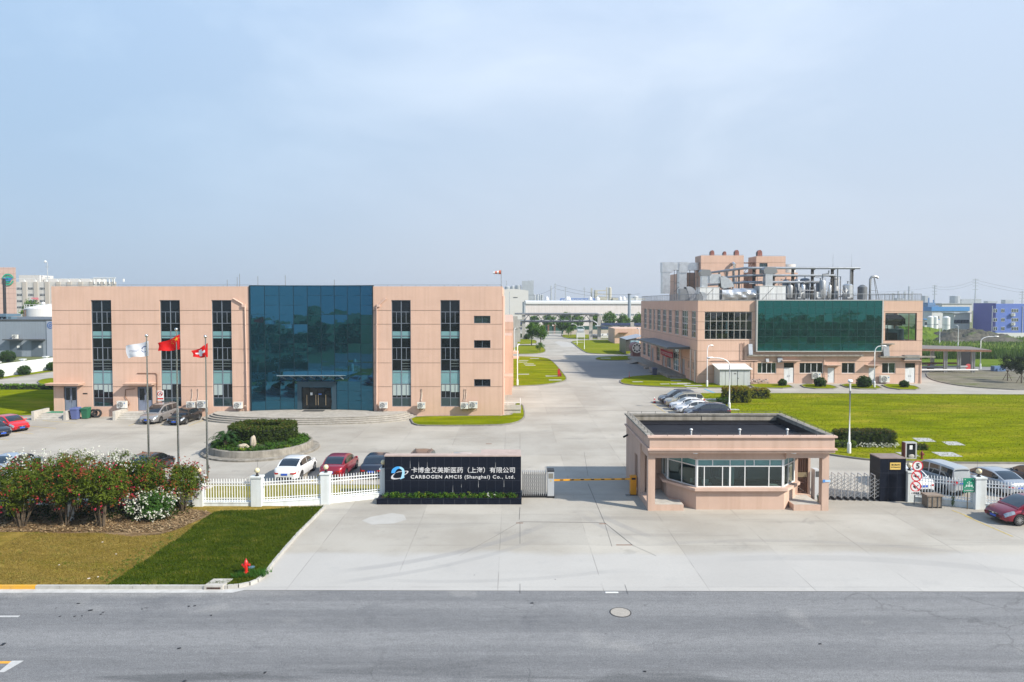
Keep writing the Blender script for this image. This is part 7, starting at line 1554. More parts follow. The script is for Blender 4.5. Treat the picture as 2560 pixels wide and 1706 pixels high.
def cycad(x,y,z,r,label,seed):
    rnd = random.Random(seed); o = thing('sago_palm',label,'palm',(x,y,z)); a = MB(); a.lathe([(.16,z-.1),(.2,z+.2),(.15,z+.5)],(x,y,0),12); a.build('trunk',bark,o,smooth=50); m = MB(); m.col = []
    for i in range(34):
        t = 2*pi*i/34*2.6+rnd.uniform(-.1,.1); el = rnd.uniform(.15,1.25); L_ = r*rnd.uniform(.85,1.1); pts = []
        for k in range(9):
            f = k/8; q = L_*f; pts.append(Vector((x+cos(t)*q*cos(el*(1-.2*f)),y+sin(t)*q*cos(el*(1-.2*f)),z+.5+q*sin(el)*(1-.55*f*f)-.25*f*f*r)))
        s_ = Vector((-sin(t),cos(t),0))
        for k in range(1,9):
            for w in (-1,1):
                for e in (0,.5):
                    p0 = pts[k-1].lerp(pts[k],e); d = (pts[k]-pts[k-1]).normalized(); tip = p0+s_*w*.26*(1-.5*abs(k/8-.4))+d*.12-Vector((0,0,.03)); b = len(m.v); m.v += [tuple(p0),tuple(p0+d*.09),tuple(tip)]; m.f.append([b,b+1,b+2]); m.m.append(0); m.col += [rnd.random()]*3
    m.build('fronds',leafmat('cycad_leaf',(.012,.04,.010),(.04,.09,.022)),o)
cycad(-23.4,55.9,.75,1.75,'dark sago palm with arching fronds at the left of the round planter',2)
def rock(x,y,z,s,label,seed):
    rnd = random.Random(seed); b = bmesh.new(); bmesh.ops.create_icosphere(b,subdivisions=3,radius=1)
    for v in b.verts:
        q = 1+.28*mnoise.noise(v.co*1.1+Vector((seed,0,0)))+.1*mnoise.noise(v.co*3+Vector((seed,2,0))); v.co = Vector((v.co.x*s[0]*q+x,v.co.y*s[1]*q+y,v.co.z*s[2]*q+z))
    me = bpy.data.meshes.new('rock'); b.to_mesh(me); b.free(); me.materials.append(M('rock_stone',(.42,.36,.28),.9,var=.2,scale=2.5,bump=.5,bscale=8)); o = bpy.data.objects.new('rock',me); COL.objects.link(o); tag(o,label,'rock','rocks in the round planter')
rock(-21.0,55.5,1.15,(.24,.22,.55),'upright pale rock before the ring hedge in the planter',3); rock(-21.75,55.3,.85,(.5,.28,.22),'flat brown rock lying left of the upright one',7)
# ------------------------------------------------------------------ trees
tg = 'round trees along the far road'
p = G(1334,866); tree(p.x-.5,p.y+2.5,6.6,1.75,'round tree left of the far road, farther of the touching pair',tg,seed=51,size=.36); tree(p.x+2.0,p.y,6.1,1.9,'round tree left of the far road, nearer of the touching pair',tg,seed=52,size=.36)
p = G(1415,841); tree(p.x-1.5,p.y+1,6.2,2.2,'round tree right of the far road beside the lamp posts, left one',tg,seed=53,size=.42); tree(p.x+1.8,p.y,5.6,2.0,'round tree right of the far road beside the lamp posts, right one',tg,seed=54,size=.42)
for i,x in enumerate((1336,1374,1413,1445,1489,1524,1559,1596)):
    q = at(x,830,296); tree(q.x,296,(6.6,7.2,7.9,7.4,6.8,7.8,7.0,7.4)[i],(2.2,2.9,3.2,2.8,2.4,3.0,2.8,3.1)[i],'round street tree before the long pale warehouse, number %s from its left end' % ('one','two','three','four','five','six','seven','eight')[i],'street trees before the long warehouse',seed=60+i,n=110,size=.6,clear=.25)
q = at(80,760,225); tree(q.x,225,13.2,3.0,'green tree crown showing above the white storage tank',None,seed=70,n=120,size=.6)
p = G(2518.6,953); tree(p.x,p.y,4.0,1.15,'dark leaved staked young tree on the gravel, left of two','staked trees on the gravel',mat=dkleaf,seed=71,size=.2,n=70,clear=.34,tr=.07)
p2 = G(2553,959); tree(p2.x,p2.y,4.4,1.5,'dark leaved staked young tree on the gravel at the picture edge','staked trees on the gravel',mat=dkleaf,seed=72,size=.2,n=110,clear=.3,tr=.07)
for i,q in enumerate((p,p2)):
    o = thing('tree_stake',('wooden tripod stake round the left dark tree','wooden tripod stake round the dark tree at the picture edge')[i],'stake',q,'tree stakes'); a = MB()
    for k in range(3): t = 2*pi*k/3; a.cyl((q.x+.7*cos(t),q.y+.7*sin(t),0),(q.x+.15*cos(t),q.y+.15*sin(t),1.2),.04,5)
    a.bar((q.x-.5,q.y-.2,.85),(q.x+.5,q.y-.2,.85),.05); a.build('poles',bark,o)
rnd = random.Random(77); m = MB(); m.col = []
def reedmass(x0,x1,y0,y1,h,n,s,tint):
    for _ in range(n):
        x,y = rnd.uniform(x0,x1),rnd.uniform(y0,y1); hh = h*rnd.uniform(.5,1.15)*(1+.35*mnoise.noise(Vector((x*.12,y*.12,0))))
        a = rnd.uniform(0,pi); lx,ly = rnd.gauss(0,.25)*hh,rnd.gauss(0,.25)*hh; bx,by = cos(a)*s,sin(a)*s; b = len(m.v); m.v += [(x-bx,y-by,0),(x+bx,y+by,0),(x+lx+bx*.3,y+ly+by*.3,hh),(x+lx-bx*.3,y+ly-by*.3,hh)]; m.f.append([b,b+1,b+2,b+3]); m.m.append(0)
        m.col += [min(1,max(0,tint+rnd.gauss(0,.2)+.4*mnoise.noise(Vector((x*.07,y*.07,5)))))]*4
reedmass(64,150,150,158,2.0,5200,.10,.25); reedmass(64,190,158,215,.7,9000,.16,.6); reedmass(64,230,215,236,.9,3000,.24,.6)
tag(m.build('reeds',reed_m),'tall green reeds and scrub on the waste ground beyond the works','reeds',kind='stuff')
rnd = random.Random(99); m = MB()
for i in range(96):
    x = -95+240*(i % 48)/47+rnd.uniform(-2,2); y = rnd.uniform(-34,-26) if i < 48 else rnd.uniform(-24,-16); h = rnd.uniform(7.6,9.8) if i < 48 else rnd.uniform(3.5,7); leaf_cloud(m,crown_clumps((x,y,h*.5),(3.2,3,h*.52),30,rnd,1.2,.4),18,.6,.6,rnd)
tag(m.build('woodland',leafmat('wood_leaf',(.02,.05,.012),(.07,.12,.03))),'belt of trees across the road, mirrored in the glass fronts','trees',kind='stuff')
# ------------------------------------------------------------------ street lamps
lamp_w = M('lamp_white',(.76,.77,.78),.35)
def lamp(px,pyb,dx,dy,label,h=6.25,arm=1.5,base=True,s=1.):
    p = G(px,pyb); o = thing('street_lamp',label,'street lamp',p,'white street lamps'); x,y = p.x,p.y; a = MB()
    a.cyl((x,y,0),(x,y,.9),.15*s,12); a.cyl((x,y,.9),(x,y,1.0),.15*s,12,.09*s); a.build('base',lamp_w,o,smooth=40)
    a = MB(); pts = [(x,y,.95),(x,y,h-1.0)]+[(x+dx*arm*(1-cos(t))*.75,y+dy*arm*(1-cos(t))*.75,h-1.0+.85*sin(t)) for t in [pi/2*i/6 for i in range(1,7)]]+[(x+dx*arm,y+dy*arm,h-.12)]
    a.tube(pts,[.085*s]+[.065*s]*(len(pts)-2)+[.04*s],10); a.build('pole',lamp_w,o,smooth=50)
    b = MB(); e = Vector((x+dx*arm,y+dy*arm,h-.12)); d = Vector((dx,dy,0)); pr = []
    n = 10
    for k in range(n+1):
        f = k/n; w = (.07+.13*sin(pi*min(1,f*.8+.12)))*(1 if f < .98 else .5); c = e+d*(.70*f)+Vector((0,0,.02-.05*f)); sd = Vector((-dy,dx,0)); pr.append([c-sd*w,c-sd*w*.7+Vector((0,0,w*.55)),c+sd*w*.7+Vector((0,0,w*.55)),c+sd*w,c-Vector((0,0,.05))])
    b.add([q for r_ in pr for q in r_],[(i*5+j,i*5+(j+1) % 5,(i+1)*5+(j+1) % 5,(i+1)*5+j) for i in range(n) for j in range(5)]+[(4,3,2,1,0),tuple(range(n*5,n*5+5))]); hd = b.build('lamp_head',lamp_w,o,smooth=50,fix=True)
    g = MB(); c = e+d*.5+Vector((0,0,-.075)); g.ball(c,.17,12,6,sz=(1,1,.35)); g.build('diffuser',M('lamp_diffuser',(.30,.31,.31),.15),hd,smooth=60)
lamp(2122.5,1136,-.44,-.9,'nearest white street lamp, on the lawn behind the gatehouse, head towards the camera',arm=.35)
lamp(1823,1028,-1,.05,'white street lamp beside the golden shrub and parked cars, arm to the left',arm=1.9)
lamp(2185.5,970,1,-.1,'white street lamp before the works wall at the biggest ball shrub',arm=.9)
lamp(1767.5,968,.9,.3,'white street lamp at the works front left corner beside the metal shed',arm=.4)
lamp(1293.5,965,.2,1,'white street lamp on the striped lawn by the office right end',arm=.7)
lamp(1286.3,885,.2,1,'white street lamp farther back beside the office rear wing',arm=.7)
lamp(1442.6,862.7,-1,0,'white street lamp right of the far road, left of two',arm=1.1,s=.75)
lamp(1460.8,874,-1,0,'white street lamp right of the far road, right of two',arm=1.1,s=.75)
lamp(1597.8,885,-.4,.9,'white street lamp beside the drum at the works rear corner',arm=.3)
lamp(2450.7,923,1,-.2,'white street lamp by the open shelter, arm to the right',arm=2.2)
lamp(2349,860,-.3,1,'small white street lamp far in the reeds, left of two',arm=.4,h=6); lamp(2395,866,-.3,1,'small white street lamp far in the reeds, right of two',arm=.4,h=6)
# ------------------------------------------------------------------ cover slabs and patches in the lawns and on the road
def zb5(x,y): return (2000+x*.28056,940+y*.28056)
a = MB()
for q in (((1000,563),(1150,565),(1215,598),(1055,597)),((1262,596),(1395,597),(1475,630),(1320,628)),((1170,690),(1355,692),(1455,733),(1255,728)),((850,692),(990,694),(1072,730),(930,728))):
    P = [G(*zb5(*v)) for v in q]; a.prism([(v.x,v.y) for v in P],.09,.115)
def slabS(cx,cy,w,d,z=.112): p = G(cx,cy); a.box(p.x-w/2,p.x+w/2,p.y-d/2,p.y+d/2,.05,z)
for (x,y) in ((1336,898),(1309,903),(1306,907),(1322,911.6),(1326,915),(1308,937.5),(1379,942),(1388,952)): slabS(x,y,2.0,1.1)
for (x,y,w,d) in ((1782,1001,3.2,1.6),(1695,947,2.6,1.2),(1690,954,1.6,.8),(1697,962,2.4,.9),(1710,960.5,2,.8),(1733,966,2.6,1.0),(1662,962,1.4,.7),(1594,956.5,1.6,.7),(1446,857,3,2),(1514,897,2.2,1.5),(1830,1026.5,1.6,.8),(1730,971.2,1.6,.5)): slabS(x,y,w,d)
struct(a,'cover_slab',slab_m)
a = MB()
def patch(pts,z=.004): a.add([G(x,y,z) for x,y in pts][::-1],[tuple(range(len(pts)))])
patch(((905,1302),(925,1293),(980,1283),(1010,1287),(1016,1300),(985,1309),(930,1312))); patch(((1386,856),(1398,853),(1420,856),(1440,864),(1432,868),(1404,867))); struct(a,'repair_patch',M('pale_mortar_patch',(.44,.428,.40),.9,col2=(.39,.375,.345),scale=1.2,detail=8))
a = MB()   # cracks and cut joints of the gate apron
for p,q,w in (((1300,1305),(1511,1307),.05),((1511,1307),(1582,1364),.045),((1582,1364),(1640,1390),.02),((1300,1305),(1240,1340),.02),((1240,1340),(1150,1390),.015),((1298,1300),(1300,1268),.03),((1511,1307),(1470,1210),.03),((1300,1307),(1300,1360),.02),((1512,1309),(1530,1367),.02),((1300,1128),(1300,1085),.02),((1470,1190),(1460,1130),.02),((1562,1462),(1570,1486),.02),((1300,1460),(1300,1484),.02)):
    gl(a,G(*p),G(*q),w,.0045)
struct(a,'joint_line',M('joint_dark',(.10,.095,.09),.9))
a = MB()
for (x,y,w,d) in ((1299,1308,.4,.1),(1507,1310,.4,.1),(1222,1110,.5,.2),(1560,1363,.8,.1)): p = G(x,y); a.box(p.x-w/2,p.x+w/2,p.y-d/2,p.y+d/2,-.01,.006)
struct(a,'floor_drain',rust)
p = G(1551,1531,0); o = thing('manhole_cover','pale round manhole cover on the grey road','manhole cover',p); a = MB(); a.cyl((p.x,p.y,-.012),(p.x,p.y,.004),.39,40); a.build('cover',M('cover_iron',(.36,.33,.29),.7,var=.2,scale=12,bump=.4,bscale=30),o); a = MB(); a.lathe([(.395,-.012),(.395,.001),(.44,.001),(.44,-.012)],(p.x,p.y,0),40,caps=False); a.build('rim',M('cover_rim',(.05,.05,.05),.8),o)
a = MB()
for (x,y) in ((0,0),): p = G(1530,1482.5); a.box(p.x-.28,p.x+.28,p.y+.0,p.y+.09,-.01,.008)
tag(a.build('kerb_tag',white_p),'small white painted tag on the concrete edge by the road','tag')
# ------------------------------------------------------------------ hydrants, drain, bins, cone, boxes
def hydrant(x,y,z,label,mat):
    o = thing('fire_hydrant',label,'fire hydrant',(x,y,z),'red fire hydrants'); a = MB(); a.lathe([(.11,z),(.11,z+.04),(.075,z+.06),(.075,z+.40),(.10,z+.42),(.10,z+.46),(.085,z+.50),(.06,z+.56),(.03,z+.60),(.03,z+.64)],(x,y,0),14); a.build('barrel',mat,o,smooth=40)
    a = MB()
    for dx,dy,r_ in ((1,0,.05),(-1,0,.05),(0,-1,.065)): a.cyl((x+dx*.06,y+dy*.06,z+.36),(x+dx*.15,y+dy*.15,z+.36),r_,10); a.cyl((x+dx*.15,y+dy*.15,z+.36),(x+dx*.18,y+dy*.18,z+.36),r_+.012,8)
    a.build('outlet',mat,o,smooth=40); a = MB(); a.cyl((x,y,z-.1),(x,y,z+.04),.10,12); a.build('foot',rust,o)
hydrant(-12.1,30.9,.2,'bright red fire hydrant on the dark turf by the kerb',red_p); p = G(2304.5,1151); hydrant(p.x,p.y,.12,'dull dark red fire hydrant on the lawn beside the notice cabinet',M('dull_red',(.20,.03,.022),.6,var=.3,scale=5))
p = G(628.6,1421,.13); o = thing('valve_lid','small blue valve lid on the turf beside the hydrant','lid',p); a = MB(); a.cyl((p.x,p.y,.12),(p.x,p.y,.19),.15,16); a.build('lid',M('blue_lid',(.12,.22,.34),.5),o)
x0,x1 = G(515,1470).x,G(562,1470).x; o = thing('storm_drain','concrete storm drain box set into the roadside kerb','drain',((x0+x1)/2,yb,0)); a = MB(); a.add([(x0,yk-.20,-.02),(x1,yk-.20,-.02),(x1,yk+.55,-.02),(x0,yk+.55,-.02),(x0,yk-.20,.19),(x1,yk-.20,.19),(x1+.15,yk+.55,.19),(x0+.1,yk+.55,.19)],[(3,2,1,0),(4,5,6,7),(0,1,5,4),(1,2,6,5),(2,3,7,6),(3,0,4,7)]); a.build('box',conc_l,o)
a = MB(); a.box(x0+.12,x1-.1,yk-.207,yk-.203,.03,.11); a.build('opening',black,o); a = MB()
for k in range(8): x = x0+.16+k*(x1-x0-.3)/7; a.box(x-.008,x+.008,yk-.214,yk-.208,.03,.11)
a.build('grate',rust,o)
def wheelie(x,y,z,col,label,s=1.,rz=0):
    o = thing('wheelie_bin',label,'bin',(x,y,z),'wheelie bins'); m_ = M('bin_plastic',col,.5,var=.06); a = MB(); a.add([(x-.24*s,y-.25*s,z+.06),(x+.24*s,y-.25*s,z+.06),(x+.24*s,y+.25*s,z+.06),(x-.24*s,y+.25*s,z+.06),(x-.32*s,y-.36*s,z+1.0*s),(x+.32*s,y-.36*s,z+1.0*s),(x+.32*s,y+.34*s,z+1.0*s),(x-.32*s,y+.34*s,z+1.0*s)],[(3,2,1,0),(4,5,6,7),(0,1,5,4),(1,2,6,5),(2,3,7,6),(3,0,4,7)]); a.box(x-.34*s,x+.34*s,y-.39*s,y-.34*s,z+.93*s,z+1.0*s); a.build('body',m_,o)
    a = MB(); a.add([(x-.35*s,y-.40*s,z+1.005*s),(x+.35*s,y-.40*s,z+1.005*s),(x+.35*s,y+.36*s,z+1.005*s),(x-.35*s,y+.36*s,z+1.005*s),(x-.3*s,y-.34*s,z+1.07*s),(x+.3*s,y-.34*s,z+1.07*s),(x+.3*s,y+.34*s,z+1.12*s),(x-.3*s,y+.34*s,z+1.12*s)],[(3,2,1,0),(4,5,6,7),(0,1,5,4),(1,2,6,5),(2,3,7,6),(3,0,4,7)]); a.build('lid',m_,o)
    for s_ in (-1,1): a = MB(); a.cyl((x+s_*.2*s,y+.28*s,z+.1),(x+s_*.28*s,y+.28*s,z+.1),.1,14); a.build('wheel',rubber,o)
wheelie(-46.6,73.1,0,(.10,.13,.30),'faded blue wheelie bin at the foot of the left office stair',1.15); wheelie(-45.75,73.5,0,(.02,.13,.07),'green wheelie bin between the blue bin and old tyres',1.1); p = G(1661.5,941); wheelie(24.3,117.0,0,(.05,.06,.13),'dark violet wheelie bin at the loading dock',1.2)
def tyre(x,y,r_,rz,label):
    o = thing('old_tyre',label,'tyre',(x,y,r_),'old tyres against the office wall'); prof = [(r_*.58,-.11),(r_*.9,-.125),(r_,-.08),(r_,.08),(r_*.9,.125),(r_*.58,.11),(r_*.58,-.11)]; a = MB(); a.lathe(prof,(0,0,0),28,axis='Y',caps=False); mt = Matrix.Rotation(rz,4,'Z') @ Matrix.Rotation(-.16,4,'X'); a.v = [tuple(Vector((x,y,r_*.99))+(mt @ Vector(v))) for v in a.v]; t_o = a.build('tread',rubber,o,smooth=40)
tyre(-45.0,74.25,.46,.25,'worn black tyre leaning on the office wall, right of two'); tyre(-45.55,74.45,.44,.1,'worn black tyre leaning behind the green bin, left of two')
o = thing('traffic_cone','red and white striped traffic cone by the parked sport utility car','cone',(17.7,85.1,0)); a = MB(); a.box(17.48,17.92,84.88,85.32,0,.05); a.build('base',black,o)
for i in range(4): a = MB(); z0,z1 = .05+.17*i,.05+.17*(i+1); a.cyl((17.7,85.1,z0),(17.7,85.1,z1),.17-.035*i,14,.17-.035*(i+1)); a.build('stripe',white_p if i % 2 else red_p,o,smooth=50)
p = G(1573,946); o = thing('marker_pole','thin red marker pole on the lawn tip before the loading dock','pole',p); a = MB(); a.cyl((p.x,p.y,0),(p.x,p.y,.45),.05,8); a.cyl((p.x,p.y,.45),(p.x,p.y,1.1),.02,6); a.build('pole',red_p,o)
p = G(1397,943); o = thing('fire_post','red fire hydrant cabinet at the lawn edge by the central road','hydrant cabinet',p); a = MB(); a.box(p.x-.2,p.x+.2,p.y-.2,p.y+.2,.1,1.35); a.build('cabinet',M('faded_red',(.30,.035,.03),.6,var=.15,scale=3),o); a = MB(); a.box(p.x+.21,p.x+.45,p.y-.15,p.y+.2,.12,.75); a.build('valve_box',M('faded_red_dark',(.22,.03,.03),.6),o); a = MB(); a.box(p.x-.15,p.x+.15,p.y-.215,p.y-.203,.5,1.1); a.build('door',red_p,o)
o = thing('metal_shed','grey panelled metal shed with mono pitch roof at the works corner','shed',(33.2,103.8,0)); a = MB(); X0,X1,Y0,Y1 = 31.0,35.5,102.3,105.2; a.add([(X0,Y0,0),(X1,Y0,0),(X1,Y1,0),(X0,Y1,0),(X0,Y0,2.35),(X1,Y0,2.35),(X1,Y1,2.75),(X0,Y1,2.75)],[(4,5,6,7),(0,1,5,4),(1,2,6,5),(2,3,7,6),(3,0,4,7)]); a.build('wall',M('shed_panel',(.50,.53,.54),.5,.1,var=.05,scale=1.2,streak=.06),o)
a = MB()
for x in (31.85,32.75,33.65,34.6): a.box(x-.02,x+.02,Y0-.012,Y0-.004,0,2.3)
a.box(33.62,33.68,Y0-.03,Y0-.013,0,2.3); a.box(X0-.01,X1+.01,Y0-.02,Y0-.005,0,.06); a.build('seam',dgrey_m,o); a = MB(); a.box(33.1,33.45,Y0-.02,Y0-.005,1.78,1.9); a.build('vent',dgrey_m,o); a = MB(); a.box(33.68,33.8,Y0-.06,Y0-.03,1.1,1.2); a.build('handle',dgrey_m,o)
a = MB(); a.add([(X0-.35,Y0-.25,2.48),(X1+.3,Y0-.25,2.48),(X1+.3,Y1+.15,3.0),(X0-.35,Y1+.15,3.0),(X0-.35,Y0-.25,2.58),(X1+.3,Y0-.25,2.58),(X1+.3,Y1+.15,3.1),(X0-.35,Y1+.15,3.1)],[(3,2,1,0),(4,5,6,7),(0,1,5,4),(1,2,6,5),(2,3,7,6),(3,0,4,7)]); a.build('roof',white_p,o); a = MB(); a.box(X0+.01,X1-.01,Y0+.02,Y0+.06,2.351,2.52); a.build('eaves_gap',black,o)
o = thing('pipe_bench','low rack of white pipe ends by the works wall next to the shed','rack',(37.5,104.6,0)); a = MB()
for k in range(9): a.cyl((36.2+.33*k,104.2,.5+.1*(k % 3)),(36.2+.33*k,105,.5+.1*(k % 3)),.12,8)
a.build('pipes',M('pipe_end',(.55,.45,.42),.6,var=.3,scale=4),o); a = MB(); a.box(36,39.2,104.3,104.9,.3,.36)
for x in (36.2,37.6,39.0): a.box(x-.04,x+.04,104.5,104.6,.1,.3)
a.build('frame',grey_m,o)
p0,p1_ = G(2259.6,1150),G(2288,1150); yq = p0.y; o = thing('notice_cabinet','grey framed glass cabinet with a white notice on the lawn edge','cabinet',((p0.x+p1_.x)/2,yq,0)); xa,xb = p0.x,p1_.x; a = MB(); zt = 1.42; a.box(xa,xa+.1,yq-.2,yq+.25,.1,zt); a.box(xb-.1,xb,yq-.2,yq+.25,.1,zt); a.box(xa+.1,xb-.1,yq-.2,yq+.25,zt-.09,zt); a.box(xa+.1,xb-.1,yq-.2,yq+.25,.1,.2); a.build('frame',M('cabinet_frame',(.46,.47,.47),.5,.3),o); a = MB(); a.box(xa+.1,xb-.1,yq-.1,yq+.24,.2,zt-.09); a.build('case',dark_glass,o); a = MB(); a.box(xa+.38,xb-.3,yq-.115,yq-.103,.85,1.18); a.build('notice',white_p,o); a = MB(); a.ball(((xa+xb)/2+.1,yq-.12,.32),.22,10,6,sz=(1.2,.3,.7)); a.build('hose_reel',conc_l,o); a = MB(); a.box(xa-.06,xa-.002,yq-.2,yq+.25,.1,zt-.02); a.build('side_panel',M('maroon',(.12,.02,.025),.5),o)
o = thing('rubbish_box','rusty brown rubbish box standing against the right fence','bin',(25.7,41.7,0)); a = MB(); a.box(25.22,26.1,41.35,41.95,.08,.72); a.build('body',M('rusty_box',(.16,.12,.085),.8,col2=(.25,.21,.17),scale=3,detail=8),o); a = MB(); a.box(25.16,26.16,41.3,42.0,.72,.80); a.build('lid',M('rusty_lid',(.24,.19,.15),.8,var=.2,scale=4),o); a = MB()
for x in (25.22,25.5,25.82,26.06): a.box(x-.02,x+.03,41.33,41.349,0,.72)
a.box(25.2,25.3,41.4,41.5,0,.08); a.box(26.0,26.1,41.4,41.5,0,.08); a.build('rib',dgrey_m,o)
SXp,SYp = 24.87,42.15; o = thing('traffic_sign_post','post with three round red rimmed signs and a small text plate','traffic sign',(SXp,SYp,0)); a = MB(); a.cyl((SXp,SYp,0),(SXp+.12,SYp,2.5),.03,8); a.build('post',grey_m,o)
def disc(parent,x,y,z,r_,mat,name,r0=0):
    a = MB(); n = 32
    if r0: band(a,[(x+r0*cos(2*pi*i/n),z+r0*sin(2*pi*i/n)) for i in range(n+1)],[(x+r_*cos(2*pi*i/n),z+r_*sin(2*pi*i/n)) for i in range(n+1)],y,0,.012)
    else: a.cyl((x,y,z),(x,y+.012,z),r_,n)
    return a.build(name,mat,parent)
sgn_w,sgn_r = M('sign_white',(.70,.70,.69),.4),M('sign_red',(.60,.02,.03),.4)
for i,z in enumerate((2.41,1.78,1.14)):
    x = SXp+.02+.048*(2-i)+.03; y = SYp-.05; d = disc(o,x,y,z,.335,sgn_w,'sign_disc'); disc(d,x,y-.008,z,.335,sgn_r,'rim',.275)
    if i == 0: lettering(d,'letter','5',x-.10,x+.12,z-.17,z+.17,y-.006,black,.006,.03)
    elif i == 1:
        a = MB(); flat_poly(a,[(x-.2,z-.03),(x-.12,z-.03),(x-.02,z-.13),(x-.02,z+.13),(x-.12,z+.04),(x-.2,z+.04)],y-.007,0,.005); a.bar((x-.02,y-.006,z),(x+.17,y-.006,z),.01,.04); a.bar((x+.02,y-.006,z-.07),(x+.15,y-.006,z-.07),.01,.03); a.build('symbol',black,d)
    else:
        a = MB(); flat_poly(a,[(x-.14,z+.05),(x-.16,z-.04),(x-.08,z-.10),(x-.02,z-.16),(x+.02,z-.12),(x-.03,z-.04),(x-.02,z+.04),(x-.08,z+.02)],y-.007,0,.005); a.bar((x+.02,y-.006,z-.04),(x+.17,y-.006,z+.09),.01,.035); a.build('symbol',black,d)
    if i:
        a = MB(); a.bar((x-.19,y-.014,z+.2),(x+.2,y-.014,z-.2),.006,.055); a.build('slash',sgn_r,d)
a = MB(); a.box(SXp-.30,SXp+.34,SYp-.06,SYp-.04,.62,.83); pp = a.build('text_plate',sgn_w,o); lettering(pp,'letter','人流通道',SXp-.24,SXp+.28,.66,.79,SYp-.064,black,.004,.006)
gx0,gx1 = 27.22,27.93; gy_ = 41.15; o = thing('green_sign','green assembly point sign on a thin post before the fence','sign',(27.55,gy_,0)); a = MB(); a.cyl((27.52,gy_+.03,0),(27.52,gy_+.03,1.1),.03,8); a.build('post',M('brown_post',(.13,.11,.08),.7),o); a = MB(); a.box(gx0,gx1,gy_-.01,gy_+.01,1.04,1.90); pl_ = a.build('plate',M('sign_green',(.006,.22,.12),.45),o); a = MB(); cx3,yy_ = (gx0+gx1)/2,gy_-.018
for (dx,dz,r_) in ((-.1,.17,.035),(0,.22,.04),(.1,.17,.035),(0,.10,.045)): a.cyl((cx3+dx,yy_,1.45+dz),(cx3+dx,yy_+.006,1.45+dz),r_,12)
for (dx,w_) in ((-.14,.07),(0,.11),(.14,.07)): flat_poly(a,[(cx3+dx-w_,1.36),(cx3+dx+w_,1.36),(cx3+dx+w_*.9,1.50),(cx3+dx-w_*.9,1.50)],yy_,0,.006)
for sx_ in (-1,1):
    for z in (1.80,1.36): flat_poly(a,[(cx3+sx_*.29,z+(.04 if z > 1.6 else -.04)),(cx3+sx_*.21,z+(.04 if z > 1.6 else -.04)),(cx3+sx_*.25,z-(.04 if z > 1.6 else -.04))],yy_,0,.006)
a.build('symbol',M('sign_pale_green',(.50,.66,.58),.5),pl_); a = MB(); a.box(gx0+.03,gx1-.03,yy_,yy_+.006,1.24,1.25); a.build('line',M('sign_pale_green2',(.35,.55,.45),.5),pl_); lettering(pl_,'letter','紧急疏散集合点',gx0+.06,gx1-.06,1.10,1.19,yy_+.004,sgn_w,.003,.004)
rnd = random.Random(3); m = MB(); leaf_cloud(m,[((26.92,41.6,.15+.1*k),.10,.4) for k in range(6)],16,.1,.5,rnd); tag(m.build('weed',ball_m),'tall green weed growing at the foot of the right fence','weed')
q = at(1253,690,86); o = thing('windsock','orange and white windsock flying above the office right corner','windsock',(q.x,86,OZ)); a = MB(); zt = at(1253,676,86).z; a.cyl((q.x,86,OZ-.9),(q.x,86,zt),.035,6); a.build('mast',grey_m,o)
for i in range(4): a = MB(); a.cyl((q.x-.05-.24*i,86,zt-.25-.02*i),(q.x-.05-.24*(i+1),86,zt-.25-.02*(i+1)),.26-.035*i,12,.26-.035*(i+1),caps=False); a.build('sleeve',(M('sock_orange',(.62,.13,.04),.8) if i % 2 == 0 else white_p),o,smooth=50)
rnd = random.Random(31); a = MB();
for (x,y,s_) in ((196,1509,.12),(226,1526,.16),(187,1541,.08),(205,1540,.07),(252,1536,.07),(258,1531,.07),(150,1541,.08),(472,1516,.1),(487,1515,.1),(355,1523,.07),(528,1539,.09),(448,1621,.12),(8,1611,.18),(460,1704,.14),(662,1682,.1),(1612,1679,.1),(2050,1610,.1),(1330,1508,.12),(1388,1449,.05),(1186,1438,.05)):
    p = G(x,y); a.obox((p.x,p.y,.004),(s_*1.0,s_*.6,.012),rnd.uniform(0,3))
tag(a.build('debris',black),'small dark scraps scattered over the road surface','litter',kind='stuff')
a = MB()
for (x,y,s_) in ((725,1268,.14),(779,1273,.08),(256,1356,.1),(290,1386,.09),(148,1413,.08),(222,1447,.14),(511,1349,.07),(245,1443,.1)): p = G(x,y,.15); a.obox((p.x,p.y,.16),(s_*.8,s_*.5,.02),rnd.uniform(0,3))
tag(a.build('litter',M('scrap_paper',(.62,.55,.48),.8)),'pale scraps of paper and stone on the foreground lawn','litter',kind='stuff')
# ------------------------------------------------------------------ the surroundings: each building, tank, mast a thing of its own
def tbox(mb,px0,px1,py0,Y,depth=12,z0=0,py1=None,m=0):
    a_,b_ = at(px0,py0,Y),at(px1,py0,Y); mb.box(a_.x,b_.x,Y,Y+depth,z0 if py1 is None else at(px0,py1,Y).z,a_.z,m); return a_.x,b_.x,a_.z
wgrey = M('warehouse_grey',(.23,.27,.32),.7,var=.04,scale=.3,streak=.06); wgrey_d = M('warehouse_door_grey',(.12,.15,.18),.6); pinktile = M('pink_tile',(.62,.43,.36),.7,var=.03,scale=1); palew = M('pale_apartment',(.56,.545,.52),.8,streak=.08,var=.03); palec = M('beige_column',(.46,.42,.37),.8); hz_grey = M('plant_steel_grey',(.36,.39,.42),.6,var=.1,scale=.3); hz_pale = M('plant_pale',(.58,.58,.57),.7,var=.06,scale=.2); blue_w = M('blue_render',(.10,.17,.50),.8,var=.04,scale=.3,streak=.05); violet_w = M('violet_render',(.13,.12,.37),.8,var=.04,scale=.3); blue_r = M('blue_sheet_roof',(.05,.22,.50),.5); rail_w = M('pale_rail',(.6,.6,.6),.5)
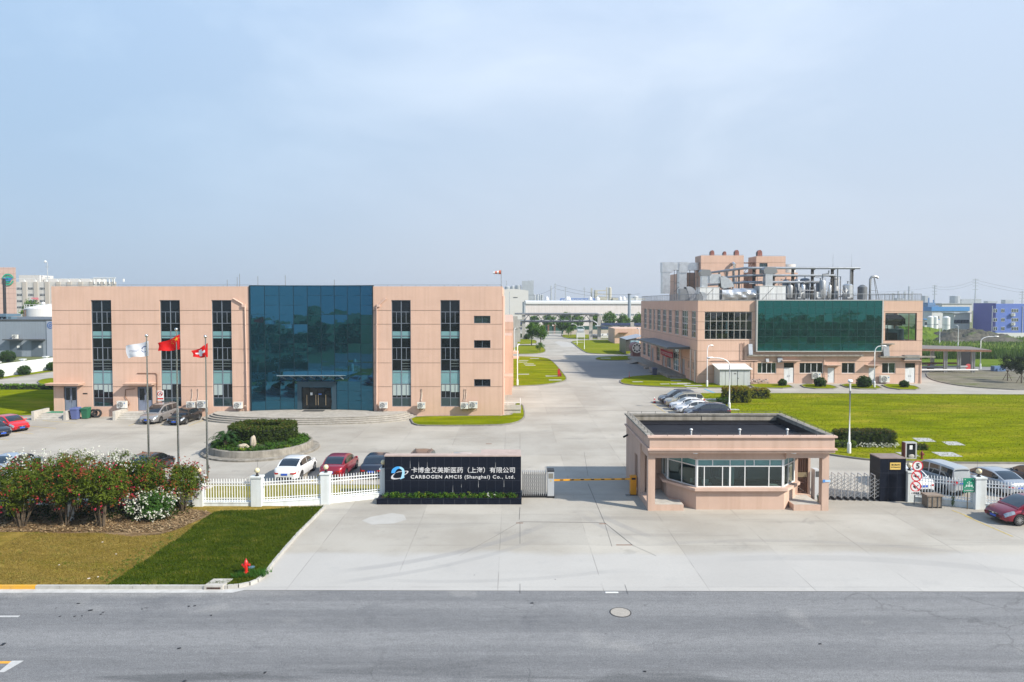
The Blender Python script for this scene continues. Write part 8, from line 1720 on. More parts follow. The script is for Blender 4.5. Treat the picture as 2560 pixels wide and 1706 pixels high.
o = thing('grey_warehouse','grey flat roofed warehouse with two dark shutters beyond the white wall','warehouse',(-115,158,0)); a = MB(); zt = at(60,803,158).z; a.box(-150,-105.2,158,190,0,zt); a.box(-150,-105.1,157.9,190.1,zt,zt+.35,1); a.box(-106.9,-105.15,157.85,158-.003,0,zt-.002,2); a.build('wall',[wgrey,dgrey_m,M('warehouse_end',(.30,.34,.41),.7)],o)
for (x0,x1) in ((25.5,55),(80,109)):
    xa,xb = at(x0,890,158).x,at(x1,890,158).x; a = MB(); a.box(xa,xb,157.9,157.99,0,3.6)
    for k in range(9): a.box(xa,xb,157.87,157.899,.2+.38*k,.24+.38*k)
    a.build('shutter',wgrey_d,o); a = MB(); a.box(xa-.6,xb+.5,156.4,157.99,3.8,4.05); a.build('awning',dgrey_m,o)
    a = MB(); a.box(xb-1.0,xb-.4,157.84,157.868,2.0,2.5); a.build('notice',white_p,o)
a = MB(); xc,zc = -105.95,7.2
for r0,t0,t1 in ((.75,.7,5.6),(.35,0,6.29)): band(a,[(xc+(r0-.17)*cos(t0+(t1-t0)*i/20),zc+(r0-.17)*sin(t0+(t1-t0)*i/20)) for i in range(21)],[(xc+r0*cos(t0+(t1-t0)*i/20),zc+r0*sin(t0+(t1-t0)*i/20)) for i in range(21)],157.8,0,.03)
a.build('emblem',M('emblem_navy',(.05,.12,.35),.5),o)
place_ac(at(35,850,157).x,157.4,4.1,'white outdoor air conditioner on the grey warehouse door hood',1.4)
a = MB(); q0,q1 = at(-30,785,165),at(30,785,165); a.box(q0.x,q1.x,163,168,zt+.9,zt+1.5)
for k in range(6): x = q0.x+(q1.x-q0.x)*k/5; a.box(x-.15,x+.15,163.2,163.5,zt+.35,zt+.9); a.box(x-.5,x+.5,164,166,zt+.35,zt+.8)
tag(a.build('roof_machinery',M('machinery_blue',(.10,.17,.23),.6)),'blue grey machinery on the grey warehouse roof at the left edge','machinery')
o = thing('boundary_wall','long white boundary wall left of the office','wall',(-85,140,0)); a = MB(); a.box(-85.2,-85,84,185,0,2.25); a.build('wall',M('boundary_white',(.72,.74,.74),.8,var=.05,streak=.1),o)
for k in range(18): y = 84+k*5.9; a = MB(); a.box(-85.35,-84.85,y-.25,y+.25,0,2.5); a.box(-85.5,-84.7,y-.4,y+.4,2.5,2.65); a.build('pillar',white_w,o)
q = at(93,778,200); o = thing('storage_tank','big white domed storage tank behind the grey warehouse','tank',(q.x,205,0)); a = MB(); zt_ = at(93,772,200).z; a.lathe([(6.6,0),(6.6,zt_),(6.0,zt_+.25),(3.5,zt_+.95),(.05,zt_+1.35)],(q.x,206,0),40,caps=False); a.build('shell',M('tank_white',(.74,.73,.71),.5,streak=.05,var=.02),o,smooth=35)
a = MB(); a.ball((q.x-.2,203,zt_+1.5),.5,10,6)
for i in range(16):
    t = pi+pi*i/15*1.0; p = (q.x+6.5*cos(t),206+6.5*sin(t)); a.cyl((*p,zt_),(*p,zt_+1.2),.05,4)
    if i < 15: t2 = pi+pi*(i+1)/15; [a.cyl((*p,zt_+h_),(q.x+6.5*cos(t2),206+6.5*sin(t2),zt_+h_),.05,4) for h_ in (.6,1.2)]
a.build('rail',rail_w,o); a = MB()
for d in (-4.6,-3.7): x = q.x+d; y = 206-sqrt(6.8**2-d*d); a.tube([(x+.9,y,zt_-.3),(x,y,zt_-.4),(x,y,0)],.12,6)
a.build('riser',rust,o)
a = MB(); q = at(12.5,790,230); a.cyl((q.x,230,0),(q.x,230,at(9,697,230).z),.45,10); tag(a.build('black_mast',black),'thick black mast standing before the pink tower','mast')
o = thing('tiled_tower','pink tiled tower with a round green emblem at the left edge','tower building',(-195,262,0)); a = MB(); xb = at(40,700,260).x; zt = at(20,669,260).z; a.prism([(-240,260),(xb,260),(xb-19,285),(-240,285)],0,zt); a.build('wall',pinktile,o); a = MB()
for k in range(14): a.box(-240,xb,259.97,259.995,1+k*1.85,1.08+k*1.85)
for k in range(16): x = xb-.9-k*1.9; a.box(x,x+.08,259.97,259.996,0,zt)
a.build('joint',M('tile_joint',(.48,.33,.28),.8),o); c = at(16.5,699,259); a = MB()
for (r0,r1,t0,t1) in ((1.75,2.2,.25,2.9),(1.75,2.2,3.4,6.05),(0,1.3,.25,2.9),(0,1.3,3.5,5.9)): band(a,[(c.x+r0*cos(t0+(t1-t0)*i/16),c.z+r0*sin(t0+(t1-t0)*i/16)) for i in range(17)],[(c.x+r1*cos(t0+(t1-t0)*i/16),c.z+r1*sin(t0+(t1-t0)*i/16)) for i in range(17)],259.6,0,.1)
a.build('emblem',M('emblem_green',(.01,.36,.22),.5),o); lettering(o,'letter','SCIP',c.x-1.7,c.x+1.7,c.z-.65,c.z+.65,259.5,M('emblem_letter_blue',(.05,.20,.50),.5),.05,.05)
o = thing('apartment_block','pale apartment block with window columns behind the office left end','apartment building',(-190,340,0)); Y = 330; a = MB(); x0,x1,zt = at(40,705,Y).x,at(285,705,Y).x,at(40,705,Y).z; a.prism([(x0,Y),(x1,Y),(x1-12,Y+14),(x0,Y+14)],0,zt); a.box(at(40,700,Y).x,at(92,700,Y).x,Y+2,Y+12,zt,at(60,688,Y).z); a.box(at(95,700,Y).x,at(230,700,Y).x,Y+4,Y+12,zt,at(60,697,Y).z); a.build('wall',palew,o)
a = MB()
for k in range(9): x = at(53+28*k,740,Y).x; a.box(x+.8,x+2.8,Y-.3,Y-.003,0,zt)
a.build('pier',palec,o); a = MB()
for k in range(10): x = at(62+27.5*k,700,Y).x; a.box(x-.25,x+.25,Y-.4,Y+.2,zt,at(60,697.5,Y).z)
a.box(x0,x1,Y-.4,Y,at(60,698,Y).z,at(60,697,Y).z); xp = at(237,700,Y).x
for k in range(5): x = xp+2.4*k; a.box(x-.2,x+.2,Y-.6,Y-.2,zt-1,zt+1.7)
a.box(xp-.5,xp+10.2,Y-.7,Y-.1,zt+1.7,zt+2.0); a.build('pergola',white_p,o)
for k in range(8):
    for r_ in range(4):
        xa,xb = at(41.5+28.6*k,720,Y).x,at(55.8+28.6*k,720,Y).x; za = at(50,718.5+15.6*r_,Y).z; f = MB(); f.box(xa,xb,Y-.06,Y-.004,za-1.3,za); w_ = f.build('window',white_p,o); g = MB()
        for j in range(4): g.box(xa+.12+(xb-xa-.15)*j/4,xa+(xb-xa-.15)*(j+1)/4,Y-.075,Y-.061,za-1.2,za-.42); g.box(xa+.12+(xb-xa-.15)*j/4,xa+(xb-xa-.15)*(j+1)/4,Y-.075,Y-.061,za-.34,za-.08)
        g.build('pane',dark_glass,w_)
def mast(px,py0,Y,r_,label,name='mast',mat=None,arms=(),z0=0,grp=None):
    q = at(px,py0,Y); o = thing(name,label,'mast' if name == 'mast' else 'pylon',(q.x,Y,0),grp); a = MB(); a.cyl((q.x,Y,z0),(q.x,Y,q.z),r_,6,r_*.6); a.build('pole',mat or hz_grey,o)
    if arms:
        a = MB()
        for (dz,w_) in arms: a.bar((q.x-w_,Y,q.z-dz),(q.x+w_,Y,q.z-dz),r_*.8)
        a.build('arm',mat or hz_grey,o)
    return q
q = mast(118,655,331,.3,'radio mast with a white lamp on the apartment roof',arms=((2.5,1.0),(7.5,1.2)),z0=18); a = MB(); a.ball((q.x-.9,331,q.z+.1),.55,8,6); tag(a.build('mast_light',white_p),'white lamp at the top of the radio mast','lamp')
a = MB(); q = at(285-198,748,329); a.quad((at(78,747,329).x,329,at(78,747,329).z),(at(96,746,329).x,329,at(96,747.5,329).z-.6),(at(96,746,329).x,329,at(96,744.5,329).z),(at(78,744,329).x,329,at(78,744.5,329).z)); tag(a.build('pink_streamer',M('pink_cloth',(.70,.22,.25),.8)),'pink streamer before the apartment windows above the tank','streamer')
o = thing('long_warehouse','long pale warehouse with curved white roof at the end of the central road','warehouse',(40,350,0)); Y = 347; a = MB(); xa,xb = at(1314,800,Y).x,at(1640,800,Y).x; zw = at(1400,760,Y).z; zt = at(1400,755,Y).z; a.box(xa,xb,Y,Y+45,0,zw); a.build('wall',M('warehouse_pink',(.70,.645,.625),.8,var=.05,scale=.05,streak=.12),o)
a = MB(); n = 10
for i in range(n):
    t0,t1 = i/n,(i+1)/n; z = lambda t: zw+(zt-zw)+.7*sin(pi*t); a.quad((xa,Y-.5+46*t0,z(t0)),(xb,Y-.5+46*t0,z(t0)),(xb,Y-.5+46*t1,z(t1)),(xa,Y-.5+46*t1,z(t1)))
a.box(xa,xb,Y-.6,Y-.02,zw,zt); a.build('roof',M('white_sheet_roof',(.70,.71,.71),.5),o); a = MB(); a.box(xa-.9,xa-.003,Y-.3,Y+45,0,zt); a.build('gable',hz_grey,o)
for k in range(13):
    x = at(1503+9.8*k,790,Y).x; z = at(1500,787,Y).z; f = MB(); f.box(x-.8,x+.8,Y-.08,Y-.003,z-.5,z+.5); w_ = f.build('window',white_p,o); g = MB(); g.box(x-.7,x-.05,Y-.1,Y-.081,z-.4,z+.4); g.box(x+.05,x+.7,Y-.1,Y-.081,z-.4,z+.4); g.build('pane',wgrey_d,w_)
for k,px in enumerate((1366,1416,1420,1473,1491,1547,1556)): x = at(px,750,Y+15).x; a = MB(); a.lathe([(1.1,zt+.9),(1.0,zt+1.9),(.5,zt+2.5),(.15,zt+2.9)],(x,Y+10,0),10); a.build('roof_vent',rail_w,o)
q = at(1573.5,735,325); o = thing('grey_chimney','plain grey steel chimney before the long warehouse','chimney',(q.x,325,0)); a = MB(); a.cyl((q.x,325,0),(q.x,325,q.z),.72,14); a.build('flue',M('chimney_grey',(.22,.27,.32),.6),o,smooth=40); a = MB(); a.cyl((q.x,325,q.z-.4),(q.x,325,q.z),.8,14); a.build('collar',dgrey_m,o)
o = thing('blue_gantry','blue steel truss gantry above the long warehouse roof','gantry',(45,396,0)); Y = 396; a = MB(); x0,x1 = at(1401,750,Y).x,at(1487,750,Y).x; z0,z1 = at(1400,754,Y).z,at(1400,747.5,Y).z; a.bar((x0,Y,z1),(x1,Y,z1),.45); a.bar((x0,Y,z0+.3),(x1,Y,z0+.3),.3)
for k in range(8): p,r_ = x0+(x1-x0)*k/8,x0+(x1-x0)*(k+1)/8; a.bar((p,Y,z0+.3),((p+r_)/2,Y,z1),.22); a.bar(((p+r_)/2,Y,z1),(r_,Y,z0+.3),.22)
for x in (x0,x1): a.bar((x,Y,0),(x,Y,z1),.5)
a.build('truss',M('gantry_blue',(.05,.15,.42),.6),o)
steel_b = M('bridge_steel',(.07,.08,.10),.6,.2,var=.15); conc_c = M('rack_concrete',(.38,.37,.345),.8,var=.1,streak=.15)
o = thing('pipe_bridge','steel truss pipe bridge crossing the central road on concrete posts','pipe bridge',(15,231,0)); Y = 231; xl,xr2 = at(1309,800,Y).x,at(1498,800,Y).x; zt,zb = at(1400,788,Y).z,at(1400,805,Y).z
for px,z in ((1309,zt+.3),(1287,zb+.3),(1477,zt+.2),(1498,zt+.2)): x = at(px,800,Y).x; a = MB(); a.box(x-.55,x+.55,Y-.5,Y+.5,0,z); a.build('post',conc_c,o)
a = MB(); xm = at(1477,800,Y).x
for d in (-.7,.7): a.bar((xl,Y+d,zt),(xr2,Y+d,zt),.22); a.bar((xl,Y+d,zb),(xm,Y+d,zb),.25)
n = 7
for k in range(n): p = xl+(xm-xl)*k/n; r_ = xl+(xm-xl)*(k+1)/n; a.bar((p,Y-.7,zb),((p+r_)/2,Y-.7,zt),.22); a.bar(((p+r_)/2,Y-.7,zt),(r_,Y-.7,zb),.22)
a.build('truss',steel_b,o); a = MB(); a.tube([(xl-3,Y,zt+.45),(xr2-.8,Y,zt+.45),(xr2,Y,zt+.3),(xr2,Y,0)],.28,8); a.tube([(xl-30,Y-.4,zb+.35),(xm+.6,Y-.4,zb+.35),(xm+2.0,Y-.4,zb-.4),(xm+2.2,Y-.4,zb-1.6),(xm+5,Y-.4,zb-2)],.3,8); a.build('pipe',M('bridge_pipe',(.20,.215,.235),.5,.3),o,smooth=45)
a = MB(); a.box(xl-26,xl-.6,Y-.6,Y+.6,zb-2.6,zb-1.6); a.box(xl-26,xl-.6,Y-.6,Y+.6,zb-.9,zb-.1); a.build('tray',M('navy_tray',(.03,.05,.12),.6),o)
o = thing('pipe_trestle','low navy pipe trestle running right from the bridge to the works','pipe rack',(38,229,0)); Y = 229; xs0,xs1 = at(1503,800,Y).x,at(1690,800,Y).x; a = MB(); z1,z2 = at(1500,808,Y).z,at(1500,818,Y).z; a.box(xs0,xs1,Y-.4,Y+.6,z1-.75,z1); a.box(xs0,xs1,Y-.4,Y+.6,z2-.55,z2); a.build('tray',M('navy_tray',(.03,.05,.12),.6),o)
for px in (1580,1650): x = at(px,830,Y).x; a = MB(); a.box(x-.6,x+.6,Y-.5,Y+.7,0,z1+.3); a.build('post',conc_c,o)
a = MB(); a.tube([(xs0-2,Y,z2+.35),(xs1,Y,z2+.35)],.2,8); a.build('pipe',hz_grey,o,smooth=40)
o = thing('far_gate','pale barred gate across the far end of the central road','gate',(at(1382,834,262).x,262,0)); a = MB(); x0,x1 = at(1359,834,262).x,at(1403,834,262).x
for k in range(24): x = x0+(x1-x0)*k/23; a.bar((x,262,.1),(x,262,1.6),.1)
a.bar((x0,262,1.4),(x1,262,1.4),.12); a.bar((x0,262,.3),(x1,262,.3),.12); a.build('bars',rail_w,o)
o = thing('green_hoarding','dark green hoarding with red posts behind the far gate','hoarding',(at(1375,825,272).x,272,0)); a = MB(); x0,x1 = at(1350,825,272).x,at(1530,825,272).x; a.box(x0,x1,272,272.2,0,3.1); a.build('panel',M('hoarding_green',(.012,.07,.05),.7),o); a = MB(); a.box(x0+9,x1,270,270.2,0,1.7); a.build('low_wall',M('tan_wall',(.42,.37,.30),.8,var=.1),o); a = MB()
for px in (1371,1386.5): x = at(px,825,271.8).x; a.box(x-.3,x+.3,271.6,271.99,0,3.6)
a.build('post',rust,o)
o = thing('pump_house','small salmon pump house with a door hood right of the pipe bridge','hut',(at(1570,850,205).x,205,0)); a = MB(); x0,x1,zt = tbox(a,1537,1640,822,207,14); a.build('wall',salmon,o); a = MB(); a.box(x0+1.2,x0+3.8,206,206.99,3.2,3.4); a.build('awning',rust,o); a = MB(); a.box(at(1586,840,207).x,at(1591,840,207).x,206.93,206.99,.1,2.2); a.build('door',black,o)
o = thing('store_shelter','curved grey lean-to shelter with stacked blue crates beside the works','shelter',(at(1580,870,172).x,172,0)); xa,xb = at(1555,850,170).x,31.5; a = MB(); n = 6
for i in range(n): t0,t1 = i/n,(i+1)/n; z = lambda t: 3.6+.9*t; a.quad((xa+(xb-xa)*t0,163,z(t0)),(xa+(xb-xa)*t1,163,z(t1)),(xa+(xb-xa)*t1,174,z(t1)),(xa+(xb-xa)*t0,174,z(t0)))
a.build('roof',M('shelter_roof',(.36,.39,.43),.5,.2),o); a = MB(); a.quad((xa,174,0),(xa,164,0),(xa,164,3.58),(xa,174,3.58)); a.quad((xa,174,0),(xb,174,0),(xb,174,4.4),(xa,174,3.6)); a.build('side',dgrey_m,o)
rnd = random.Random(2)
for k in range(14): x,z = xa+1.3+(k % 4)*1.0,.05+(k//4)*.85; a = MB(); a.box(x-.45,x+.45,162,163,z,z+.8); a.box(x-.47,x+.47,161.98,162.02,z+.3,z+.36); tag(a.build('blue_crate',M('crate_blue',(.30,.48,.56),.6,var=.2)),'pale blue crate stacked inside the grey lean-to shelter','crate','blue crates under the lean-to')
q = G(1590,878); o = thing('drilled_drum','large steel drum end with round holes beside the lean-to shelter','drum',(28.1,154.5,2.2)); a = MB(); a.cyl((28.1,154.5,2.2),(28.1,158,2.2),1.25,28); a.box(27.2,29,154.8,157.6,0,1.2); a.build('barrel',M('drum_red',(.22,.10,.10),.6),o,smooth=40); a = MB(); a.cyl((28.1,154.45,2.2),(28.1,154.499,2.2),1.12,28); e_ = a.build('end_plate',M('drum_plate',(.78,.75,.72),.5),o); a = MB()
for k in range(8): t = 2*pi*k/8; a.cyl((28.1+.72*cos(t),154.43,2.2+.72*sin(t)),(28.1+.72*cos(t),154.449,2.2+.72*sin(t)),.2,12)
a.build('hole',black,e_)
for i,(px,py,w_,h_,lb) in enumerate(((1487,846,3.2,1.3,'small dark tank skid at the foot of the bridge posts'),(1509,847,3.6,1.6,'pale tank truck body parked behind the bridge posts'),(1452,845,3.0,3.0,'metal pump frame left of the bridge posts'),(1527,845,3.0,1.6,'grey transformer box before the salmon pump house'))):
    p = G(px,py); o = thing('yard_equipment',lb,'machinery',p); a = MB(); a.box(p.x-w_/2,p.x+w_/2,p.y,p.y+2,.15,h_*.6); a.build('base',(dgrey_m,hz_pale,rail_w,hz_grey)[i],o); a = MB(); a.cyl((p.x-w_*.35,p.y+1,h_*.75),(p.x+w_*.35,p.y+1,h_*.75),h_*.3,10); a.bar((p.x,p.y+.5,0),(p.x,p.y+.5,h_),.3); a.build('vessel',(grey_m,hz_pale,hz_grey,grey_m)[i],o)
for i,(px,py,h_) in enumerate(((1293,820,6),(1285,856,9))): p = at(px,800,(215,190)[i]); o = thing('service_post',('thick concrete service post beside the office rear wing, nearer','thick concrete service post beside the pipe bridge tray')[1-i],'post',(p.x,p.y,0)); a = MB(); a.box(p.x-1,p.x+1,p.y,p.y+1.5,0,p.z+(1 if i else 0)); a.build('shaft',conc_c,o); a = MB(); a.box(p.x-1.4,p.x+1.4,p.y-.2,p.y+1.7,p.z-2.4,p.z-2.0); a.build('collar',conc_c,o)
# ---- far skyline
q = at(1291,724,500); o = thing('domed_store','huge off-white domed store far behind the office right end','storage building',(q.x,500,0)); a = MB(); x0,x1 = at(1240,740,500).x,at(1321,740,500).x; zt = at(1290,727,500).z; a.box(x0,x1,500,540,0,zt); n = 8
for i in range(n): xa,xb = x0+(x1-x0)*i/n,x0+(x1-x0)*(i+1)/n; za,zb_ = zt+1.2*sin(pi*i/n),zt+1.2*sin(pi*(i+1)/n); a.add([(xa,500,zt),(xb,500,zt),(xb,500,zb_),(xa,500,za),(xa,540,za),(xb,540,zb_)],[(0,1,2,3),(3,2,5,4)])
a.build('shell',M('store_white',(.62,.60,.57),.8),o); a = MB(); a.box(at(1283,745,500).x,at(1294,745,500).x,499.9,499.99,zt-5.3,zt-4.7); a.build('vent',dgrey_m,o)
def cluster(label,Y,parts,cat='silos',mat=None):
    o = thing('process_tower' if cat != 'silos' else 'silo_block',label,cat,(at(parts[0][0],750,Y).x,Y,0))
    for (p0_,p1_,py,kind) in parts:
        xa,xb,z = at(p0_,py,Y).x,at(p1_,py,Y).x,at(p0_,py,Y).z; a = MB()
        if kind == 'c': a.lathe([((xb-xa)/2,0),((xb-xa)/2,z-1),((xb-xa)*.2,z)],((xa+xb)/2,Y,0),12)
        elif kind == 'b': a.box(xa,xb,Y-3,Y+6,0,z); [a.box(xa-.1,xb+.1,Y-3.1,Y-3.003,z*(.3+.14*k),z*(.3+.14*k)+.5) for k in range(5)]
        elif kind == 'p': a.bar((xa,Y,0),(xa,Y,z),max(.5,xb-xa))
        else: a.bar((xa,Y,z),(xb,Y,z),1.0)
        a.build({'c': 'silo','b': 'block','p': 'stack','h': 'gantry'}[kind],mat or hz_grey,o)
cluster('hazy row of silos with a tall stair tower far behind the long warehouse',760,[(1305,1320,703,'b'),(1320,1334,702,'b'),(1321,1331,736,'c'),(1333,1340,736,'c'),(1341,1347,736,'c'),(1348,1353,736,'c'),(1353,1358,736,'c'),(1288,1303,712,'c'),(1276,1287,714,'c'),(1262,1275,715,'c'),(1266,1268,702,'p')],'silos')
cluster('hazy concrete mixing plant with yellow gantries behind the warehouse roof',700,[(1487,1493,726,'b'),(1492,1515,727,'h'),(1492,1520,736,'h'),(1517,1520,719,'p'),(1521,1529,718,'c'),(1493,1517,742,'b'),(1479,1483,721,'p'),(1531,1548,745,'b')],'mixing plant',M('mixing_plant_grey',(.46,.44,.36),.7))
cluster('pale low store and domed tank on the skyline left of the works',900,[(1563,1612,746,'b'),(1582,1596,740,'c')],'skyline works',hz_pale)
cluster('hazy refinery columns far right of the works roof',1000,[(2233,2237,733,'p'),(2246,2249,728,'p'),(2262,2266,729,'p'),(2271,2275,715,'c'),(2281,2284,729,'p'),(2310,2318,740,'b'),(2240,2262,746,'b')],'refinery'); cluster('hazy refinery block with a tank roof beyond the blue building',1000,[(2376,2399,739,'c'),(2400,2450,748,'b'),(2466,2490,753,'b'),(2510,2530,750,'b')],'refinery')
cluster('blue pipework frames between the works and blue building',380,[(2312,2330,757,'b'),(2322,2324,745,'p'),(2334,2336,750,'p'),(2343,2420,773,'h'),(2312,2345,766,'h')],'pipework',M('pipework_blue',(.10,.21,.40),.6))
for i,(px,py,Y,r_) in enumerate(((1378,715,640,.9),(1388,708,640,.55),(1414,717,760,.5),(1461,718,780,.5),(1480,722,600,.4),(1274,730,300,.2))): mast(px,py,Y,r_,('stubby based skyline mast, first of the slim row','tallest slim mast above the long warehouse','slim hazy mast third from the left above the warehouse','slim hazy mast fourth from the left above the warehouse','lattice stack beside the mixing plant','thin dark mast right beside the office end wall')[i],arms=((1.5,1.4),(3,1.6)) if i in (1,2,3) else (),grp='masts on the skyline')
for i,(px,py,Y) in enumerate(((2337,713,900),(2439,697,760),(2556,728,760))): mast(px,py,Y,1.1 if i == 0 else .7,('broad hazy pylon beyond the works right end','tall slim pylon above the blue building','pylon at the right picture edge')[i],'pylon',arms=((1,3),(4,3.4),(8,3),(12,3)),grp='power pylons')
a = MB()
for (p,q) in (((2337,716,900),(2439,700,760)),((2337,722,900),(2439,707,760)),((2439,700,760),(2700,735,760)),((2439,708,760),(2700,742,760)),((1388,712,640),(1600,735,640)),((1300,735,640),(1388,718,640)),((2080,728,900),(2337,718,900)),((1388,722,640),(1620,742,640))):
    A,B = at(*p),at(*q); a.tube([A.lerp(B,t/10)-Vector((0,0,4*4*(t/10)*(1-t/10))) for t in range(11)],.10,4)
tag(a.build('power_cable',dgrey_m),'hazy power cables strung between the far pylons','cables')
o = thing('blue_building','bright blue and violet three storey building at the right edge','office building',(180,262,0)); Y = 258; a = MB(); xm = at(2480,790,Y).x; zt = at(2480,760,Y).z; a.box(xm+.01,at(2640,790,Y).x,Y-2,Y+10.6,0,zt,0); a.box(xm,xm+.01,Y-1.99,Y+10.5,0,zt+.25,1); a.build('wall',[blue_w,violet_w],o)
for i,(px,w_) in enumerate(((2488,9),(2507,9),(2537,17),(2575,14))):
    for py in (777,800,822):
        yy_ = Y-2; c = at(px,py,yy_); ww = w_*yy_/F/2; f = MB(); f.box(c.x-ww,c.x+ww,yy_-.06,yy_-.004,c.z-.65,c.z+.65); wf = f.build('window',rail_w,o); g = MB(); k = 2 if w_ < 12 else 4; [g.box(c.x-ww+.1+2*ww*j/k,c.x-ww+2*ww*(j+1)/k-.06,yy_-.08,yy_-.061,c.z-.55,c.z+.55) for j in range(k)]; g.build('pane',tgl,wf)
for px in (2480,2556): t = MB(); x = at(px,790,Y-2).x; t.cyl((x,Y-2.1,0),(x,Y-2.1,zt-.8),.09,6); t.build('downpipe',rail_w,o)
place_ac(at(2532,788,Y-2.4).x,Y-2.5,at(2532,791,Y-2.4).z,'white air conditioner high on the blue building wall',1.6); place_ac(at(2532,811,Y-2.4).x,Y-2.5,at(2532,814,Y-2.4).z,'white air conditioner low on the blue building wall',1.6)
for i,(p0_,p1_,py,Y,mt,lb) in enumerate(((2385,2425,784,270,palew,'white hall with two window bands left of the blue building'),(2330,2420,778,330,hz_pale,'long white hall with a blue roof behind the round tanks'),(2355,2430,760,430,palew,'white stepped office far behind the halls'),(2312,2345,800,300,hz_pale,'low pale shed beside the works right edge'))):
    o = thing('white_hall',lb,'building',(at(p0_,py,Y).x,Y,0)); a = MB(); x0,x1,zt = tbox(a,p0_,p1_,py,Y,7); a.build('wall',mt,o); a = MB(); a.box(x0-.5,x1+.5,Y-.5,Y+7,zt,zt+(2.0 if i in (1,) else .3)); a.build('roof',blue_r if i in (1,3) else hz_grey,o)
    for k in range(4):
        xw = x0+(x1-x0)*(k+.7)/4.6; f = MB(); f.box(xw-.9,xw+.9,Y-.08,Y-.004,zt*.52,zt*.52+1.4); wf = f.build('window',dgrey_m,o); g = MB(); g.box(xw-.8,xw-.05,Y-.1,Y-.081,zt*.52+.1,zt*.52+1.3); g.box(xw+.05,xw+.8,Y-.1,Y-.081,zt*.52+.1,zt*.52+1.3); g.build('pane',tgl,wf)
for i,(px,w_,py) in enumerate(((2326,14,790),(2338,13,790),(2366,17,791))): q = at(px,py,262); rr_ = w_*262/F/2; o = thing('round_tank',('white round tank left of three before the halls','white round tank in the middle of three','white round tank nearest the blue building')[i],'tank',(q.x,262,0),'white round tanks'); a = MB(); a.lathe([(rr_,0),(rr_,q.z-.5),(rr_*.5,q.z-.05),(.05,q.z)],(q.x,262,0),20); a.build('shell',M('tank_white2',(.66,.67,.67),.5),o,smooth=40); a = MB(); a.lathe([(rr_+.05,q.z-3.4),(rr_+.08,q.z-3.3),(rr_+.05,q.z-3.2)],(q.x,262,0),20,caps=False); a.build('band',hz_grey,o)
a = MB(); a.box(at(2330,800,240).x,240,238,238.3,0,1.9); tag(a.build('low_wall',hz_pale),'long pale wall at the back of the waste ground','wall')
for lb,px,py,w_,h_,sd in (('grey rubble mound overgrown with weeds on the waste ground',2490,858,13,3.6,3),('lower green spoil heap beside the works right edge',2350,854,12,4.0,6)):
    p = G(px,py); b = bmesh.new(); bmesh.ops.create_grid(b,x_segments=40,y_segments=24,size=1)
    for v in b.verts: r_ = max(0,1-v.co.x**2)*max(0,1-v.co.y**2); v.co = Vector((p.x+v.co.x*w_,p.y+14+v.co.y*12,h_*r_**.7*(1+.5*mnoise.noise(Vector((v.co.x*4+sd,v.co.y*4,sd))))+.6*mnoise.noise(Vector((v.co.x*16,v.co.y*12,sd)))*r_-.1))
    me = bpy.data.meshes.new('mound'); b.to_mesh(me); b.free(); me.materials.append(grass_material('mound_ground',(.15,.14,.12),(.07,.07,.06),(.09,.14,.035),s=.5,bump=1.) if sd == 3 else field_m); o = bpy.data.objects.new('mound',me); COL.objects.link(o); tag(o,lb,'mound')
o = thing('open_shelter','long open shelter on steel posts with pipes beneath, right of the works','shelter',(75,126,0)); q0,q1 = at(2300,868,118),at(2462,873,122); a = MB(); xa,xb,z0 = 64.2,q1.x,q1.z
a.add([(xa,121,z0+.1),(xb,120.5,z0-.25),(xb,126,z0+.0),(xa,126.5,z0+.5),(xa,121,z0+.3),(xb,120.5,z0-.05),(xb,126,z0+.2),(xa,126.5,z0+.7)],[(3,2,1,0),(4,5,6,7),(0,1,5,4),(1,2,6,5),(2,3,7,6),(3,0,4,7)]); a.build('roof',M('shelter_sheet',(.13,.135,.15),.7,col2=(.22,.17,.13),scale=1.4,detail=8),o,fix=True); a = MB(); a.bar((xa,120.9,z0+.05),(xb,120.4,z0-.25),.3,.35); a.build('fascia',rust,o)
for k in range(3):
    for y in (121.6,125.4): x = xa+7.5+k*4.9; a = MB(); a.box(x-.14,x+.14,y-.14,y+.14,0,z0-.1); a.box(x+.3,x+.5,y-.1,y+.1,0,z0-.1); a.build('post',grey_m,o)
for i in range(5): a = MB(); z = .5+.45*(i % 3); y = 121.5+1.7*i; a.cyl((64.3,y,z),(82.5-.8*i,y,z),.16,8); tag(a.build('pipe_length',(rail_w,hz_grey,rust,grey_m,hz_pale)[i]),('white','grey','rusty','mid grey','pale grey')[i]+' pipe lying along the floor of the open shelter','pipe','pipes under the open shelter')
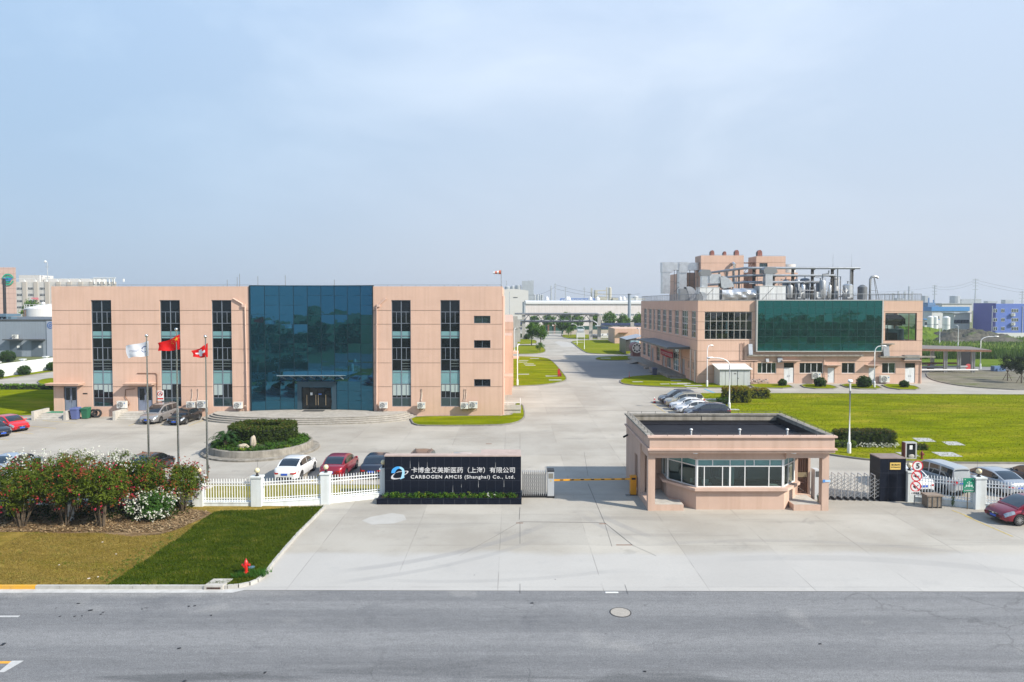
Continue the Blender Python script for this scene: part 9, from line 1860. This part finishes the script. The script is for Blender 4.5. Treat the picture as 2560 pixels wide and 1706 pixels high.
for px,py,lb in ((2324,925,'red round barrier sign lying before the open shelter, left'),(2421,924,'red round barrier sign before the open shelter, right')): p = G(px,py); a = MB(); a.cyl((p.x,p.y,.5),(p.x,p.y+.06,.5),.55,20); tag(a.build('red_disc',M('red_disc',(.55,.08,.08),.6)),lb,'sign','red round barrier signs')
p = G(2500,930); a = MB(); a.box(p.x-1,p.x+1,p.y,p.y+1,.1,1.0); a.box(p.x-.6,p.x+.4,p.y-.2,p.y,.1,.6); tag(a.build('blue_box',M('box_blue',(.10,.18,.34),.6)),'blue covered box on the gravel beside the dark trees','box')
a = MB(); a.box(at(2408,905,131).x,at(2438,905,131).x,131.5,131.7,.1,3.0); tag(a.build('dark_screen',black),'dark mesh screen standing behind the open shelter','screen')
rnd = random.Random(14); m = MB(); leaf_cloud(m,[((rnd.uniform(X0s,X1s),SY-.45+rnd.uniform(-.34,.34),.28+rnd.uniform(0,.22)),.13,rnd.uniform(.2,.95)) for X0s,X1s in [(SX0+.05,SX1-.3)]*300],14,.11,.55,rnd,up=.8); tag(m.build('planter_greenery',cover_m),'bright green low plants in the name wall planter','plants',kind='stuff')
m = MB(); leaf_cloud(m,[((x,SY-.75,z),.05,.5) for x,z in ((-1.48,.62),(-1.5,.52),(-1.43,.44),(-1.08,.54),(-1.05,.46),(-1.3,.4))],14,.07,.8,rnd); tag(m.build('white_flowers',white_f),'few white flowers in the name wall planter','flowers')
# ------------------------------------------------------------------ haze: one box of thin air over everything
a = MB(); a.box(-2600,2600,-300,2700,-1.5,60); hz = a.build('haze',[],None); hm = bpy.data.materials.new('haze_air'); hm.use_nodes = True; t = hm.node_tree; t.nodes.clear(); ho = nn(t,'ShaderNodeOutputMaterial'); hv = nn(t,'ShaderNodeVolumePrincipled'); hv.inputs['Color'].default_value = (.80,.88,.97,1); hv.inputs['Density'].default_value = .0003; hv.inputs['Anisotropy'].default_value = .2
t.links.new(hv.outputs[0],ho.inputs['Volume']); hz.data.materials.append(hm); hz['kind'] = 'stuff'; hz['label'] = 'thin bluish summer haze over the industrial park'
